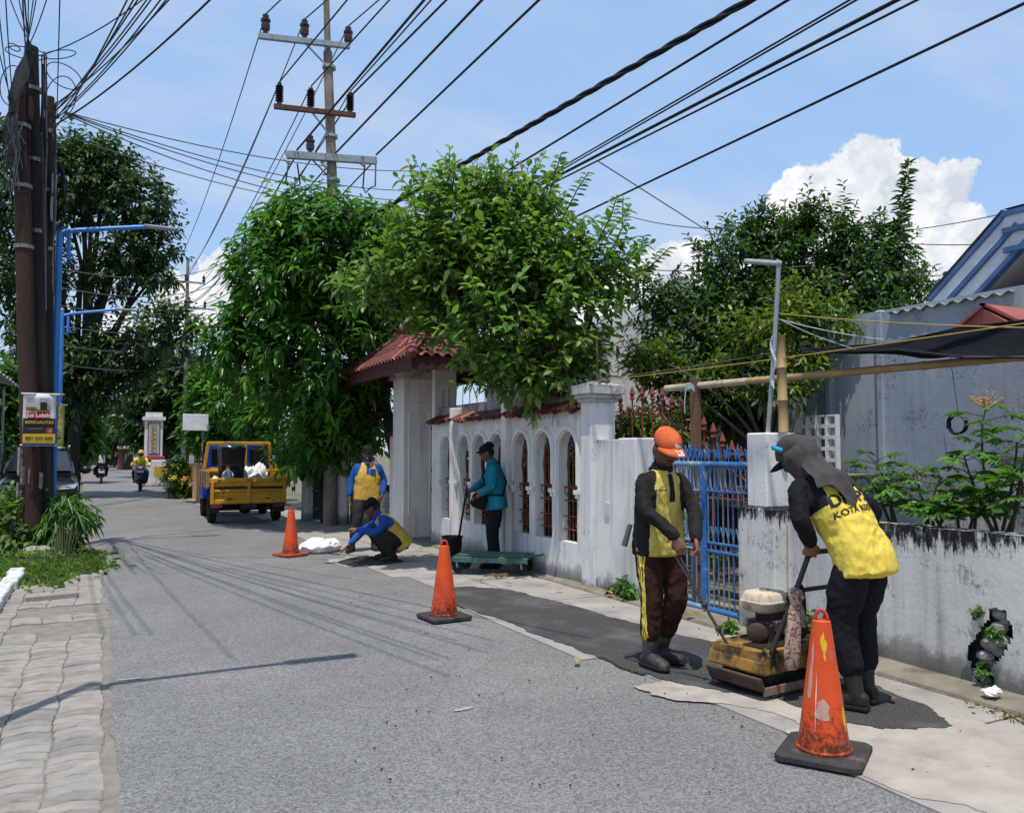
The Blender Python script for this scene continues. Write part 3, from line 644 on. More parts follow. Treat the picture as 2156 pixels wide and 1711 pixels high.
MB().tube([(cxr, cyr-.62, zt+.06), (cxr, cyr+.62, zt+.06)], .11, 8).lathe([(.06, 0), (.09, .1), (.03, .2), (.05, .28), (.005, .42)], 8, (cxr, cyr-.5, zt+.12)).build('ridge', ridge_m, gc, smooth=40)

# ---- walls further along the right side
fw = thing('arched_wall', 'white arched wall stub with tile coping behind the gateway column', 'wall', (5.1, 14.9, 0))
MB().prism(bay(0, .8, .0, 1.95, .22, 1.5), .17, Matrix.Translation((.09, .1, 0)) @ RZ90).box((.09, .5, .3), (.15, .7, .5)).build('wall_panel', white_w, fw)
for i in range(6): link('roof_tile', pick(), fw, (.15, .15+i*.13, 2.02), (R(24), 0, R(-90)+jit(.05)))
old_w = wallmat('old grey wall', (.50, .49, .47), 1.0, mold=.7, low=.6, tint=(.25, .24, .22), blot=.48)
fl = thing('old_low_wall', 'stained low wall under the dark tree behind the standing worker', 'wall', (5.0, 15.9, 0))
MB().box((.1, 1.2, .42), (.2, 2.4, .84), None, .01).build('wall_panel', old_w, fl)
MB().box((.02, .55, .62), (.16, .14, 1.24), None, .01).build('post', white_c, fl)
MB().box((.08, 1.2, .88), (.3, 2.4, .07), None, .01).build('coping', old_w, fl)
whp = wallmat('white gate post', (.74, .73, .71), 1.6, mold=.2, low=.5, tint=(.5, .49, .47), blot=.6)
for X, Yy, hh, w, lb in ((4.30, 19.3, 1.46, .30, 'stout white gate post right behind the yellow truck'), (4.75, 18.0, 1.35, .26, 'narrower white gate post near the dark green gate')):
    o = thing('gate_post', lb, 'post', (X, Yy, 0)); MB().lathe([(w*.56, 0), (w*.54, .6), (w*.54, hh)], 8, ang=R(22)).build('shaft', whp, o); MB().lathe([(w*.60, hh), (w*.60, hh+.04), (w*.3, hh+.1)], 8, ang=R(22)).build('cap', whp, o)
dg = thing('green_gate', 'dark green sheet gate between the two white posts', 'gate', (4.5, 18.65, 0))
gm = mat('dark green gate', (.012, .04, .025), (.01, .03, .02), 6, .6)
MB().beam((.18, -.5, .65), (-.12, .5, .65), .03, 1.2).build('sheet', gm, dg)
for z in (.3, .7, 1.2): MB().beam((.15, -.5, z), (-.15, .5, z), .03, .04).build('rail', mat('grey green rail', (.1, .13, .11)), dg)
# orange balustrade wall, stone wall, ornate gate pillar and boards beyond the truck
tan = wallmat('orange plaster', (.62, .33, .15), 1.6, mold=.1, low=.2, tint=(.5, .3, .16), blot=.75)
bw = thing('balustrade_wall', 'orange plastered wall with a row of rounded buttresses behind the truck', 'wall', (2.75, 27.5, 0))
MB().box((.25, 2.8, .66), (.18, 5.6, 1.32)).build('wall_panel', tan, bw)
MB().box((.2, 2.8, 1.38), (.44, 5.7, .12), None, .03).build('coping', mat('cream coping', (.68, .52, .36), (.55, .42, .3), 5, .8), bw)
for i in range(9): MB().lathe([(.17, 0), (.17, 1.2), (.21, 1.32)], 10, (.16, .25+i*.62, 0)).build('buttress', tan, bw, smooth=40)
MB().box((.4, -.4, .9), (.5, .5, 1.8), None, .02).build('end_pier', tan, bw)
sw = thing('stone_wall', 'dark rubble stone wall with grey coping beyond the flower bush', 'wall', (2.75, 33.6, 0))
MB().box((.3, 3, .6), (.3, 6, 1.2)).build('wall_panel', mat('dark stones', (.10, .10, .10), (.04, .04, .042), 9, .9, .8, 12, c3=(.2, .2, .19), c3scale=6), sw); MB().box((.3, 3, 1.26), (.5, 6.1, .14)).build('coping', mat('grey coping', (.36, .36, .36)), sw)
op = thing('ornate_pillar', 'white and red street gate pillar with a gilded panel', 'pillar', (2.15, 42, 0))
wpm = wallmat('pillar white', (.72, .70, .68), 4, mold=.0, low=.3, tint=(.5, .48, .46), blot=.6)
MB().box((0, 0, .6), (1.1, 1.1, 1.2), None, .03).build('plinth', wpm, op); MB().box((0, 0, 1.28), (.95, .95, .22), None, .02).build('red_band', mat('red band', (.35, .06, .06)), op); MB().box((0, 0, 2.2), (.75, .75, 1.7), None, .02).build('shaft', wpm, op); MB().box((0, 0, 3.12), (.95, .95, .16)).box((0, 0, 3.3), (.7, .7, .2)).build('cap', wpm, op)
MB().box((0, -.385, 2.2), (.52, .03, 1.5)).build('panel_border', mat('dull red panel', (.28, .07, .06)), op); MB().box((0, -.405, 2.2), (.44, .03, 1.4)).build('panel', mat('grey panel', (.42, .43, .45)), op)
gold = mat('gold lettering', (.55, .34, .05), rough=.4, metal=.3)
mb = MB()
for i in range(6):
    z = 2.72-i*.21
    for s in (-1, 1): mb.tube([(s*(.05+.06*math.sin(t)), -.43, z+.08*math.cos(t)) for t in [j*.8 for j in range(7)]], .022, 5)
mb.build('gilded_script', gold, op)
sg = thing('no_entry_board', 'yellow road barrier board with a white and red no-entry disc', 'sign', (*G(347, 1028).to_2d(), 0))
MB().box((-.02, 0, .72), (.86, .05, .5), None, .01).build('board', mat('board yellow', (.62, .42, .05), rough=.6), sg); MB().lathe([(.30, 0), (.30, .03)], 24, (.2, -.03, .72), (0, -1, 0)).build('disc', mat('disc white', (.8, .78, .76)), sg); MB().lathe([(.27, 0), (.27, .012)], 24, (.2, -.062, .72), (0, -1, 0)).build('disc_rim', mat('disc red', (.45, .05, .05)), sg); MB().lathe([(.235, 0), (.235, .012)], 24, (.2, -.074, .72), (0, -1, 0)).build('disc_face', MATS['disc white'], sg); MB().box((.2, -.092, .72), (.32, .012, .10)).build('bar', MATS['disc red'], sg)
for s in (-1, 1): MB().tube([(s*.36, .1, 0), (s*.34, 0, .75)], .025, 6).tube([(s*.36, -.15, 0), (s*.34, 0, .6)], .02, 6).build('leg', MATS['board yellow'], sg)
ws = thing('white_signboard', 'blank white signboard among the trees above the truck', 'sign', (*WZ(412, 890, 23.5).to_2d(), 0))
zs = WZ(412, 889, 23.5).z; MB().box((0, 0, zs), (.68, .06, .46), None, .01).build('board', mat('sign white', (.82, .82, .82)), ws); MB().tube([(.2, .06, 0), (.2, .06, zs-.1)], .022, 8).build('pole', mat('sign pole', (.2, .2, .2)), ws)

# ---- house behind the low wall: blue-grey plaster, gable roof with blue trim
hb = thing('blue_house', 'weathered blue-grey house with white and blue trimmed gable behind the garden', 'house', (8.0, 6.0, 0))
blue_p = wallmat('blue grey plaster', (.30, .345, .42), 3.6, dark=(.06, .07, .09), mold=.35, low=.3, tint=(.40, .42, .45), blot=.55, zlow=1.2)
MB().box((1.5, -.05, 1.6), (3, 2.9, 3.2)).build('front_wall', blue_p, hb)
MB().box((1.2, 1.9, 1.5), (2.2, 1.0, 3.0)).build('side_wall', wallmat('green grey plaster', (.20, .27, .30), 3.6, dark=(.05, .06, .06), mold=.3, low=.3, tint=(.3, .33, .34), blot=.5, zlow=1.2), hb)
for yy in (1.38, .62): MB().box((-.02, yy, 1.7), (.10, .10, 3.0), None, .02).build('pilaster', blue_p, hb)
mb = MB(); prof = [(0, 0), (.55, 0), (.55, .95), (.45, 1.0), (.2, 1.35), (.08, 1.9), (0, 1.9)]
mb.prism([(-p[0], p[1]) for p in prof], .5, Matrix.Translation((-.1, -1.5, .9)) @ Matrix.Rotation(R(90), 4, 'Z')); mb.build('scroll_buttress', wallmat('grey scroll', (.42, .42, .42), 3, mold=.2, low=.2, blot=.55), hb)
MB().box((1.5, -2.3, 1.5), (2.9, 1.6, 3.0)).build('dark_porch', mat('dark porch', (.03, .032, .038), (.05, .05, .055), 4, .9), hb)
for yy in (-1.75, -1.62): MB().lathe([(.05, .9), (.05, 3.0)], 10, (-.02, yy, 0)).build('drain_pipe', mat('grey pipe', (.22, .24, .26), rough=.5), hb)
# gable (front plane x = 8.9): trim boards rise to the right
gx = .75; A = WX(1958, 628, 8.75)-Vector((8, 6, 0)); B = WX(2118, 446, 8.75)-Vector((8, 6, 0)); dd = (B-A).normalized()
C = A+Vector((0, -(A.y-B.y)*2-.25, 0)); Bp = B+Vector((0, -.25, 0))
tr_w = mat('white barge board', (.72, .74, .77), (.58, .62, .66), 5, .7, .1, 40); tr_b = mat('blue barge trim', (.07, .14, .30), (.05, .10, .22), 5, .6)
def barge(off, w, m, x, th, name):
    mb = MB(); n = Vector((0, dd.z, -dd.y)); n = n if n.z > 0 else -n
    mb.beam(A+Vector((x-A.x+0, 0, 0))-n*off, B+Vector((x-B.x, 0, 0))-n*off, th, w, n); mb.beam(B+Vector((x-B.x, 0, 0))+Vector((0, .02, 0))-Vector((0, 0, off)), Bp+Vector((x-B.x, 0, 0))-Vector((0, 0, off)), th+.016, w+.006); mb.build(name, m, hb)
barge(.03, .05, tr_b, gx, .10, 'barge_trim'); barge(.12, .13, tr_w, gx+.02, .08, 'barge_board'); barge(.215, .05, tr_b, gx, .10, 'barge_trim'); barge(.32, .16, tr_w, gx+.04, .08, 'barge_board'); barge(.425, .05, tr_b, gx+.01, .10, 'barge_trim')
soff = mat('soffit', (.46, .42, .41), (.38, .35, .34), 3, .9); gabm = mat('gable plaster', (.62, .63, .65), (.52, .53, .55), 3, .9)
mb = MB(); n = Vector((0, dd.z, -dd.y)); n = n if n.z > 0 else -n; a0, b0 = A-n*.44, B-n*.44
mb.add([(gx+.06, a0.y, a0.z), (gx+.06, b0.y, b0.z), (gx+1.3, b0.y, b0.z), (gx+1.3, a0.y, a0.z)], [(0, 1, 2, 3)]); mb.add([(gx+.06, b0.y, b0.z), (gx+.06, b0.y-1.6, b0.z), (gx+1.3, b0.y-1.6, b0.z), (gx+1.3, b0.y, b0.z)], [(0, 1, 2, 3)]); mb.build('soffit', soff, hb)
mb = MB(); mb.add([(gx+1.25, a0.y+.1, a0.z-.3), (gx+1.25, a0.y-.1, a0.z+.15), (gx+1.25, b0.y, b0.z), (gx+1.25, b0.y-3, b0.z), (gx+1.25, b0.y-3, 2.5), (gx+1.25, a0.y+.1, 2.5)], [(0, 1, 2, 3, 4, 5)]); mb.build('gable_wall', gabm, hb)
MB().beam((gx+1.22, a0.y-.15, a0.z+.02), (gx+1.22, b0.y-.2, b0.z-.1), .04, .05).beam((gx+.1, a0.y-.35, a0.z-.02), (gx+1.22, a0.y-.35, a0.z-.02), .05, .04).build('soffit_trim', mat('dark trim', (.03, .02, .02)), hb)
mb = MB(); n3 = n*.03
for s in (0, 1):
    pass
mb.add([tuple(A+Vector((gx-A.x-.05, 0, 0))+n3), tuple(B+Vector((gx-B.x-.05, 0, 0))+n3), (gx+5, B.y+n3.y, B.z+n3.z), (gx+5, A.y+n3.y, A.z+n3.z)], [(0, 1, 2, 3)]); mb.add([(gx-.05, B.y, B.z+n3.z), (gx-.05, B.y-.4, B.z+n3.z), (gx+5, B.y-.4, B.z+n3.z), (gx+5, B.y, B.z+n3.z)], [(0, 1, 2, 3)]); mb.add([(gx-.05, B.y-.4, B.z+n3.z), (gx-.05, B.y-2.4, B.z-2), (gx+5, B.y-2.4, B.z-2), (gx+5, B.y-.4, B.z+n3.z)], [(0, 1, 2, 3)])
mb.build('roof', mat('grey roof', (.22, .22, .23), (.15, .15, .16), 5, .9), hb)
# corrugated awning and small red roof box
aw = thing('corrugated_awning', 'short grey corrugated awning sheet under the gable', 'awning', tuple(WX(2030, 645, 8.3)))
mb = MB(); vs = []
for i in range(49):
    for x, z in ((-.35, 0), (.5, .12)): vs.append((x, -.75+i*.03, z+.018*math.sin(i*1.25)))
mb.add(vs, [(i*2, i*2+2, i*2+3, i*2+1) for i in range(48)]); mb.build('sheet', mat('old zinc', (.30, .31, .31), (.18, .18, .18), 6, .6, .1, 30, metal=.2), aw, smooth=True); MB().beam((0, -.75, -.06), (0, .65, -.06), .05, .08).build('batten', mat('dark timber', (.04, .03, .025)), aw)
rb = thing('red_kennel_roof', 'small terracotta coloured gabled box above the black shade net', 'box', tuple(WX(2110, 672, 7.4)-Vector((0, 0, .12))))
km = mat('terracotta paint', (.33, .10, .08), (.26, .075, .06), 5, .7)
MB().prism([(-.30, 0), (.30, 0), (.30, .03), (0, .22), (-.30, .03)], .5, Matrix.Rotation(R(80), 4, 'Z')).build('body', km, rb)
for s in (-1, 1): mb = MB(); mb.beam((-.3, 0, .235), (.3, 0, .235), .02, .02); mb.box((.05, s*.165, .135), (.62, .36, .025), Matrix.Rotation(R(-s*32), 3, 'X')); mb.build('roof_panel', km, rb)
# second house far behind trees: grey-white parapet wall
h2 = thing('pale_house', 'pale grey house wall with stepped parapet seen between the trees', 'house', (9.5, 13, 0))
gm2 = wallmat('pale house plaster', (.56, .58, .62), 4.6, mold=.15, low=0, tint=(.5, .52, .55), blot=.7)
pz = WX(1320, 650, 9.5).z
MB().box((1, 0, pz/2), (2, 5, pz)).build('wall', gm2, h2); MB().box((0, -.9, pz+.07), (.4, .25, .35)).build('parapet_step', gm2, h2); MB().box((-.02, 0, pz-.35), (.06, 5, .04)).build('band', mat('dark band', (.12, .12, .13)), h2)
mb = MB(); mb.prism([(-1.0, 0), (0, 0), (-.9, .5), (-1.0, .5)], .2, Matrix.Translation((.2, .9, pz)) @ RZ90); mb.build('gable', mat('white gable', (.78, .79, .8)), h2)
hw = thing('white_house', 'white house front behind the gateway and arched wall', 'house', (8.2, 15.5, 0))
MB().box((1, 0, 1.9), (2, 5, 3.8)).build('wall', white_c, hw); MB().box((-.02, -.8, 1.6), (.06, 1.2, 1.5)).build('window', mat('dark window', (.05, .05, .055), rough=.2), hw); MB().box((-.4, 0, 3.8), (1, 5.4, .12)).build('eave', mat('eave boards', (.3, .3, .3)), hw)
bk = thing('brown_house_side', 'brown shaded house side behind the rusty spear fence', 'house', (8.6, 9.2, 0))
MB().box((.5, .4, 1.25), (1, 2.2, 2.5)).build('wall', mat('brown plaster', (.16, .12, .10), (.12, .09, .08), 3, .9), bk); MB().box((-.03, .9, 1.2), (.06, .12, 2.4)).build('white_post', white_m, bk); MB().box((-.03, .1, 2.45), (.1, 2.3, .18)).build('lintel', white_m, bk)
# ventilation block screen
vb = thing('vent_block_screen', 'white pierced ventilation block screen behind the hooded worker', 'screen', tuple(WX(1712, 905, 7.6)-Vector((0, 0, .22))))
for i in range(4):
    for j in range(5):
        mb = MB(); 
        for s in (-1, 1): mb.box((0, s*.065, 0), (.06, .02, .13)); mb.box((0, 0, s*.055), (.06, .11, .02))
        mb.build('block', white_m, vb, loc=(0, -.3+i*.15, -.2+j*.132))
# ================================================================== TREES AND PLANTS
NR = np.random.default_rng(12)
def unit(a): return a/np.maximum(np.linalg.norm(a, axis=1, keepdims=True), 1e-9)
def leaf_mesh(name, P, D, Nn, L, W, tone, mats, fold=.25, droop=.25, parent=None, shape=((.32, .50), (.68, .42)), mid=None):
    n = len(P); D = unit(D); S = unit(np.cross(D, Nn)); Nn = np.cross(S, D); L = L[:, None]; W = (W if isinstance(W, np.ndarray) else np.full(n, W))[:, None]*L
    def pt(t, s): return P+D*L*t+S*W*s+Nn*(abs(s)*fold*W)-np.array([0, 0, 1])*droop*L*t*t
    (t1, w1), (t2, w2) = shape
    V = np.stack([P, pt(t1, w1), pt(t2, w2), pt(1, 0), pt(t2, -w2), pt(t1, -w1)], 1).reshape(-1, 3)
    base = np.arange(n)[:, None]*6; Fq = np.concatenate([base+np.array([0, 1, 2, 3]), base+np.array([0, 3, 4, 5])], 1).reshape(-1)
    me = bpy.data.meshes.new(name); nf = 2*n
    me.vertices.add(6*n); me.vertices.foreach_set('co', V.astype(np.float32).ravel()); me.loops.add(4*nf); me.loops.foreach_set('vertex_index', Fq.astype(np.int32))
    me.polygons.add(nf); me.polygons.foreach_set('loop_start', np.arange(nf, dtype=np.int32)*4); me.update(calc_edges=True)
    at = me.attributes.new('tone', 'FLOAT', 'FACE'); at.data.foreach_set('value', np.repeat(np.clip(tone, 0, 1), 2).astype(np.float32))
    me.materials.append(mats); me.validate(); return link(name, me, parent)
def E(px, py, Z, rx, ry, rd=None):
    k = Z/F; return (np.array(WZ(px, py, Z)), np.array([rx*k, (rd if rd else rx)*k, ry*k]))
def shoots_in(ells, n, outer=.55, up=.55, rnd=.5):
    vol = np.array([e[1][0]*e[1][1]+e[1][0]*e[1][2]+e[1][1]*e[1][2] for e in ells]); ids = NR.choice(len(ells), n, p=vol/vol.sum())
    C = np.array([e[0] for e in ells])[ids]; Rr = np.array([e[1] for e in ells])[ids]
    d = unit(NR.normal(size=(n, 3))); r = outer+(1-outer)*NR.random(n)**.7; r[NR.random(n) < .25] *= .6
    # uneven outline: lumps
    lump = np.array([noise.noise(Vector(x)*2.3+Vector((i*3.1, 0, 0))) for x, i in zip(d, ids)])
    B = C+d*Rr*(r*(1+.28*lump))[:, None]
    out = unit(d*Rr); s = unit(out*.7+np.array([0, 0, up])+NR.normal(size=(n, 3))*rnd); return B, s, ids
def shoot_leaves(B, s, per, length, ll, lsd=.2, spread=1., tone0=.38, tsd=.17, tip=.25, hang=.25):
    n = len(B); P = []; D = []; T = []; Lx = []; Nn = []; ref = unit(np.cross(s, NR.normal(size=(n, 3)))); ref2 = np.cross(s, ref); ph = NR.random(n)*6.28; tb = NR.normal(tone0, tsd, n)
    for k in range(per):
        t = (k+.6)/per; a = ph+k*2.4; rad = ref*np.cos(a)[:, None]+ref2*np.sin(a)[:, None]
        P.append(B+s*(length*t)[:, None]); dd = unit(rad*spread*(1.1-.5*t)+s*(.35+.5*t)+NR.normal(size=(n, 3))*.18-np.array([0, 0, hang])); D.append(dd)
        Nn.append(unit(np.array([0, 0, 1.])+s*.4+NR.normal(size=(n, 3))*.3)); Lx.append(ll*np.clip(NR.normal(1-.25*t, lsd, n), .45, 1.5)); T.append(tb+tip*(t-.5)+NR.normal(0, .08, n))
    return map(np.concatenate, (P, D, Nn, Lx, T))
def bez(a, b, bend, n=7):
    a, b = Vector(a), Vector(b); m = (a+b)/2+Vector(bend); return [a*(1-t)**2+m*2*t*(1-t)+b*t*t for t in [i/(n-1) for i in range(n)]]
def tree(name, label, base, fork, ells, n_sh, per, slen, ll, W, lm, bark, r0=.14, group=None, twigs=120, up=.55, spread=1., hang=.25, tone0=.38, tip=.25, outer=.55, droop=.25, limbs=None, fold=.25, single=0, wob=.25, shape=((.32, .50), (.68, .42)), rnd=.5, cat='tree'):
    o = thing(name, label, cat, base, 0, group); b0 = Vector(base); inv = -b0; tb = MB(); random.seed(len(label)*7)
    fk = Vector(fork); tr = bez(b0, fk, (jit(wob), jit(wob), 0), 9); tb.tube([p+inv for p in tr], [r0*(1.25 if i == 0 else 1)-(r0*.35)*i/8 for i in range(9)], 10)
    ends = []
    for c, rr in ells:
        e = Vector(c); pth = bez(fk, e, (jit(.4), jit(.4), .3*(e-fk).length*.4), 8); tb.tube([p+inv for p in pth], [r0*.55-(r0*.42)*i/7 for i in range(8)], 7); ends.append(e)
    for lp in (limbs or []): tb.tube([Vector(p)+inv for p in lp[0]], [lp[1]-(lp[1]-lp[2])*i/(len(lp[0])-1) for i in range(len(lp[0]))], 7)
    B, s, ids = shoots_in(ells, n_sh, outer, up, rnd); sl = slen*np.clip(NR.normal(1, .25, n_sh), .5, 1.6)
    for i in range(min(twigs, n_sh)):
        e = ends[ids[i]]; tb.tube([p+inv for p in bez(e, Vector(B[i]), (jit(.1), jit(.1), .1), 4)], [r0*.12, r0*.09, r0*.07, r0*.05], 5, caps=False)
    step = max(1, n_sh//900)
    for i in range(0, n_sh, step): tb.tube([Vector(B[i])+inv, Vector(B[i]+s[i]*sl[i])+inv], [.008, .004], 4, caps=False)
    tb.build('trunk', bark, o, smooth=True)
    P, D, Nn, L, T = shoot_leaves(B, s, per, sl, ll, spread=spread, hang=hang, tone0=tone0, tip=tip)
    P = P-np.array(b0)
    if single:                                             # the leaves nearest the street, each one an object
        dist = np.linalg.norm(P+np.array(b0)-np.array([0, 0, H]), axis=1)-L*6; order = np.argsort(dist); near, far = order[:single], order[single:]
    else: far = slice(None); near = []
    cr = leaf_mesh('crown', P[far], D[far], Nn[far], L[far], W, T[far], lm, fold, droop, o, shape); stuff(cr)
    if single:
        protos = []
        for k in range(6):
            q = leaf_mesh('leaf', np.zeros((1, 3)), np.array([[0, 1., 0]]), np.array([[0, 0, 1.]]), np.array([1.]), W, np.array([.15+.14*k]), lm, fold, .12+.03*k, None, shape); protos.append(q.data); bpy.data.objects.remove(q)
        for i in near:
            y = Vector(D[i]).normalized(); x = y.cross(Vector(Nn[i])).normalized(); z = x.cross(y); k = int(np.clip((T[i]-.15)/.14+.5, 0, 5))
            l = link('leaf', protos[k], cr); l.matrix_local = Matrix.Translation(Vector(P[i])) @ Matrix((x, y, z)).transposed().to_4x4() @ Matrix.Scale(float(L[i]), 4)
    return o
bark = mat('grey brown bark', (.09, .072, .055), (.05, .04, .032), 12, .95, .6, 40)
bark_d = mat('dark bark', (.035, .028, .022), (.02, .016, .013), 12, .95, .6, 40)
lm_mango = leaf_mat('mango leaves', (0.035, 0.099, 0.019), (0.064, 0.178, 0.026), (0.168, 0.359, 0.041), .34, .34)
lm_guava = leaf_mat('guava leaves', (0.068, 0.140, 0.028), (0.129, 0.243, 0.048), (0.243, 0.386, 0.079), .38, .42, odd=(.30, .17, .03))
lm_dark = leaf_mat('dark fine leaves', (0.026, 0.062, 0.018), (0.047, 0.107, 0.026), (0.107, 0.208, 0.039), .28, .42)
lm_yel = leaf_mat('young yellow green leaves', (.06, .13, .012), (.13, .22, .018), (.30, .32, .03), .38, .42, odd=(.34, .16, .03))
lm_far = leaf_mat('big tree leaves', (0.024, 0.057, 0.018), (0.043, 0.089, 0.024), (0.084, 0.149, 0.032), .26, .45)
lm_weed = leaf_mat('weed leaves', (.06, .12, .03), (.11, .20, .04), (.20, .29, .07), .35, .5)
lm_hang = leaf_mat('long drooping leaves', (0.036, 0.102, 0.019), (0.072, 0.180, 0.030), (0.144, 0.300, 0.048), .3, .35)

Z1 = 16.6
tree('broadleaf_tree', 'big dense dark green mango-like tree overhanging the street by the truck', (5.6, 15.9, 0), (5.3, 16.6, 2.4),
     [E(690, 560, Z1+.4, 170, 125), E(800, 600, Z1+1.3, 110, 130), E(585, 590, Z1, 95, 110), E(545, 740, Z1+.8, 90, 110), E(690, 740, Z1+.5, 150, 140), E(610, 865, Z1+6.8, 95, 75), E(485, 720, Z1+.3, 45, 55), E(715, 895, Z1+.6, 75, 70), E(510, 850, Z1+7.2, 60, 65), E(660, 470, Z1, 90, 45), E(665, 945, Z1+.9, 62, 50), E(750, 850, Z1+1.4, 60, 60), E(790, 500, Z1+1, 70, 60)],
     2100, 10, .42, .26, .32, lm_mango, bark_d, .17, twigs=160, hang=.5, droop=.35, tone0=.36, tip=.42, outer=.62, up=.75)
Z2 = 11.0
tree('guava_tree', 'lighter green broad-leaved tree leaning over the arched wall and gateway', (5.95, 10.4, 0), (5.85, 10.3, 2.3),
     [E(1060, 570, Z2, 150, 150), E(955, 575, Z2, 120, 85), E(1180, 640, Z2-.4, 95, 140), E(840, 615, Z2, 95, 45), E(1050, 700, Z2-.4, 105, 75), E(1160, 770, Z2-.5, 95, 60), E(960, 440, Z2+.3, 95, 55), E(1080, 440, Z2+.2, 90, 65), E(900, 530, Z2, 80, 60), E(925, 690, Z2-.1, 60, 28), E(1250, 560, Z2-.5, 70, 70), E(1075, 805, Z2-.5, 60, 22), E(745, 610, Z2+.3, 35, 18)],
     1250, 10, .42, .155, .52, lm_guava, bark, .075, twigs=200, hang=.15, tone0=.42, tip=.30, outer=.45, up=.55, spread=1.1,
     limbs=[([Vector(WZ(1150+dx, 830, Z2-.6)), Vector(WZ(1140+dx*1.5, 700, Z2-.5)), Vector(WZ(1120+dx*3, 560, Z2-.3))], .03, .012) for dx in (-35, -12, 6, 22)], single=285, wob=.1)
# whip-like upright shoots of the same kind, clear against the sky
def whip(par, pts, n, ll, lm, W=.5, wild=False):
    P = []; D = []; Nn = []; L = []; T = []; pv = [Vector(p) for p in pts]; b = Vector(par.location); tb = MB(); tb.tube([p-b for p in pv], [(.008 if wild else .012)-.005*i/(len(pv)-1) for i in range(len(pv))], 5); tb.build('twig', bark_d if wild else bark, par)
    for i in range(n):
        t = .12+.88*i/n; x = t*(len(pv)-1); k = min(int(x), len(pv)-2); p = pv[k].lerp(pv[k+1], x-k); d = (pv[k+1]-pv[k]).normalized(); a, c = frame(d); s = 1 if i % 2 else -1
        side = (Vector((math.cos(YAW), -math.sin(YAW), 0))*s*1.0+Vector((math.sin(YAW), math.cos(YAW), 0))*jit(.6)).normalized()
        if wild: an = random.uniform(0, 6.28); side = Vector((math.cos(an), math.sin(an), jit(.5)))
        P.append(p-b); D.append(side*.9+d*.45+Vector((0, 0, -.05))); Nn.append(d+Vector((jit(.4), jit(.4), .3))); L.append(ll*random.uniform(.75, 1.15)*(1.1-.45*t)); T.append(.3+.3*t+jit(.15))
    stuff(leaf_mesh('shoot_leaves', np.array(P), np.array(D), np.array(Nn), np.array(L), W, np.array(T), lm, .3, .3, par))
gv = bpy.data.objects['guava_tree']; random.seed(4)
for pts, n in ((((1120, 620), (1135, 480), (1165, 380), (1182, 322)), 44), (((1150, 560), (1180, 470), (1215, 400), (1240, 362)), 30), (((1200, 640), (1240, 540), (1285, 460), (1300, 410)), 36), (((1210, 640), (1270, 560), (1310, 480), (1312, 415)), 30), (((1240, 640), (1310, 590), (1370, 560), (1412, 520)), 30), (((1260, 600), (1320, 560), (1350, 520), (1356, 496)), 24), (((1000, 480), (1030, 420), (1045, 380)), 22), (((900, 470), (905, 420), (912, 388)), 20), (((1280, 620), (1330, 610), (1385, 545)), 20), (((820, 640), (770, 618), (715, 598)), 24)):
    whip(gv, [WZ(*p, Z2-.3) for p in pts], n, .17, lm_guava)
Z3 = 12.6
tree('feathery_tree', 'dark fine-leaved tree with spiry tops in front of the white clouds', (8.7, 9.2, 0), (8.4, 9.3, 2.6),
     [E(1560, 590, Z3, 105, 95), E(1690, 560, Z3+.3, 95, 95), E(1810, 590, Z3, 110, 90), E(1480, 690, Z3-.3, 115, 80), E(1620, 700, Z3-.4, 130, 90), E(1760, 690, Z3-.4, 110, 70), E(1890, 630, Z3, 80, 50), E(1560, 830, Z3-.5, 160, 80), E(1690, 850, Z3-.5, 110, 70), E(1700, 470, Z3, 35, 40), E(1580, 500, Z3, 35, 40), E(1780, 470, Z3, 22, 45), E(1640, 500, Z3, 45, 40), E(1860, 520, Z3, 30, 50), E(1430, 790, Z3-.8, 90, 40), E(1370, 620, Z3-.2, 40, 40), E(1890, 690, Z3-1, 110, 26)],
     2900, 11, .34, .135, .38, lm_dark, bark_d, .12, twigs=220, hang=.12, tone0=.36, tip=.40, outer=.55, up=.5)
ft = bpy.data.objects['feathery_tree']
for pts, n in ((((1880, 620), (1892, 500), (1900, 420), (1914, 338)), 230), (((1765, 560), (1772, 480), (1776, 420)), 46), (((1560, 560), (1575, 500), (1580, 460)), 34), (((1700, 520), (1708, 470), (1706, 432)), 34), (((1850, 560), (1858, 500), (1862, 470)), 34)): whip(ft, [WZ(*p, Z3) for p in pts], n, .24, lm_dark, .27, True)
tree('young_tree', 'small tree with yellow-green young leaves behind the bamboo bar', (7.2, 7.6, 0), (7.1, 7.5, 1.5),
     [E(1700, 640, 10.0, 60, 40), E(1640, 690, 10.0, 70, 35), E(1740, 690, 10, 60, 30), E(1570, 720, 10, 70, 40), E(1490, 790, 11, 45, 40), E(1690, 760, 10, 60, 25), E(1640, 820, 9.9, 70, 40), E(1370, 775, 11.4, 50, 25), E(1350, 745, 11.4, 45, 25)],
     430, 9, .30, .115, .36, lm_yel, bark, .05, twigs=120, hang=.2, tone0=.36, tip=.45, outer=.3, up=.35, cat='tree')
tree('gate_shrub', 'bright leafy shrub growing behind the rusty spear fence', (6.5, 8.9, 0), (6.5, 8.9, .8), [E(1345, 905, 10.9, 45, 30), E(1390, 915, 10.9, 40, 34), E(1440, 905, 10.6, 40, 50), E(1320, 920, 10.9, 20, 20)], 130, 8, .22, .15, .30, lm_yel, bark, .03, twigs=40, hang=.3, tone0=.3, cat='shrub')
ZL = 29
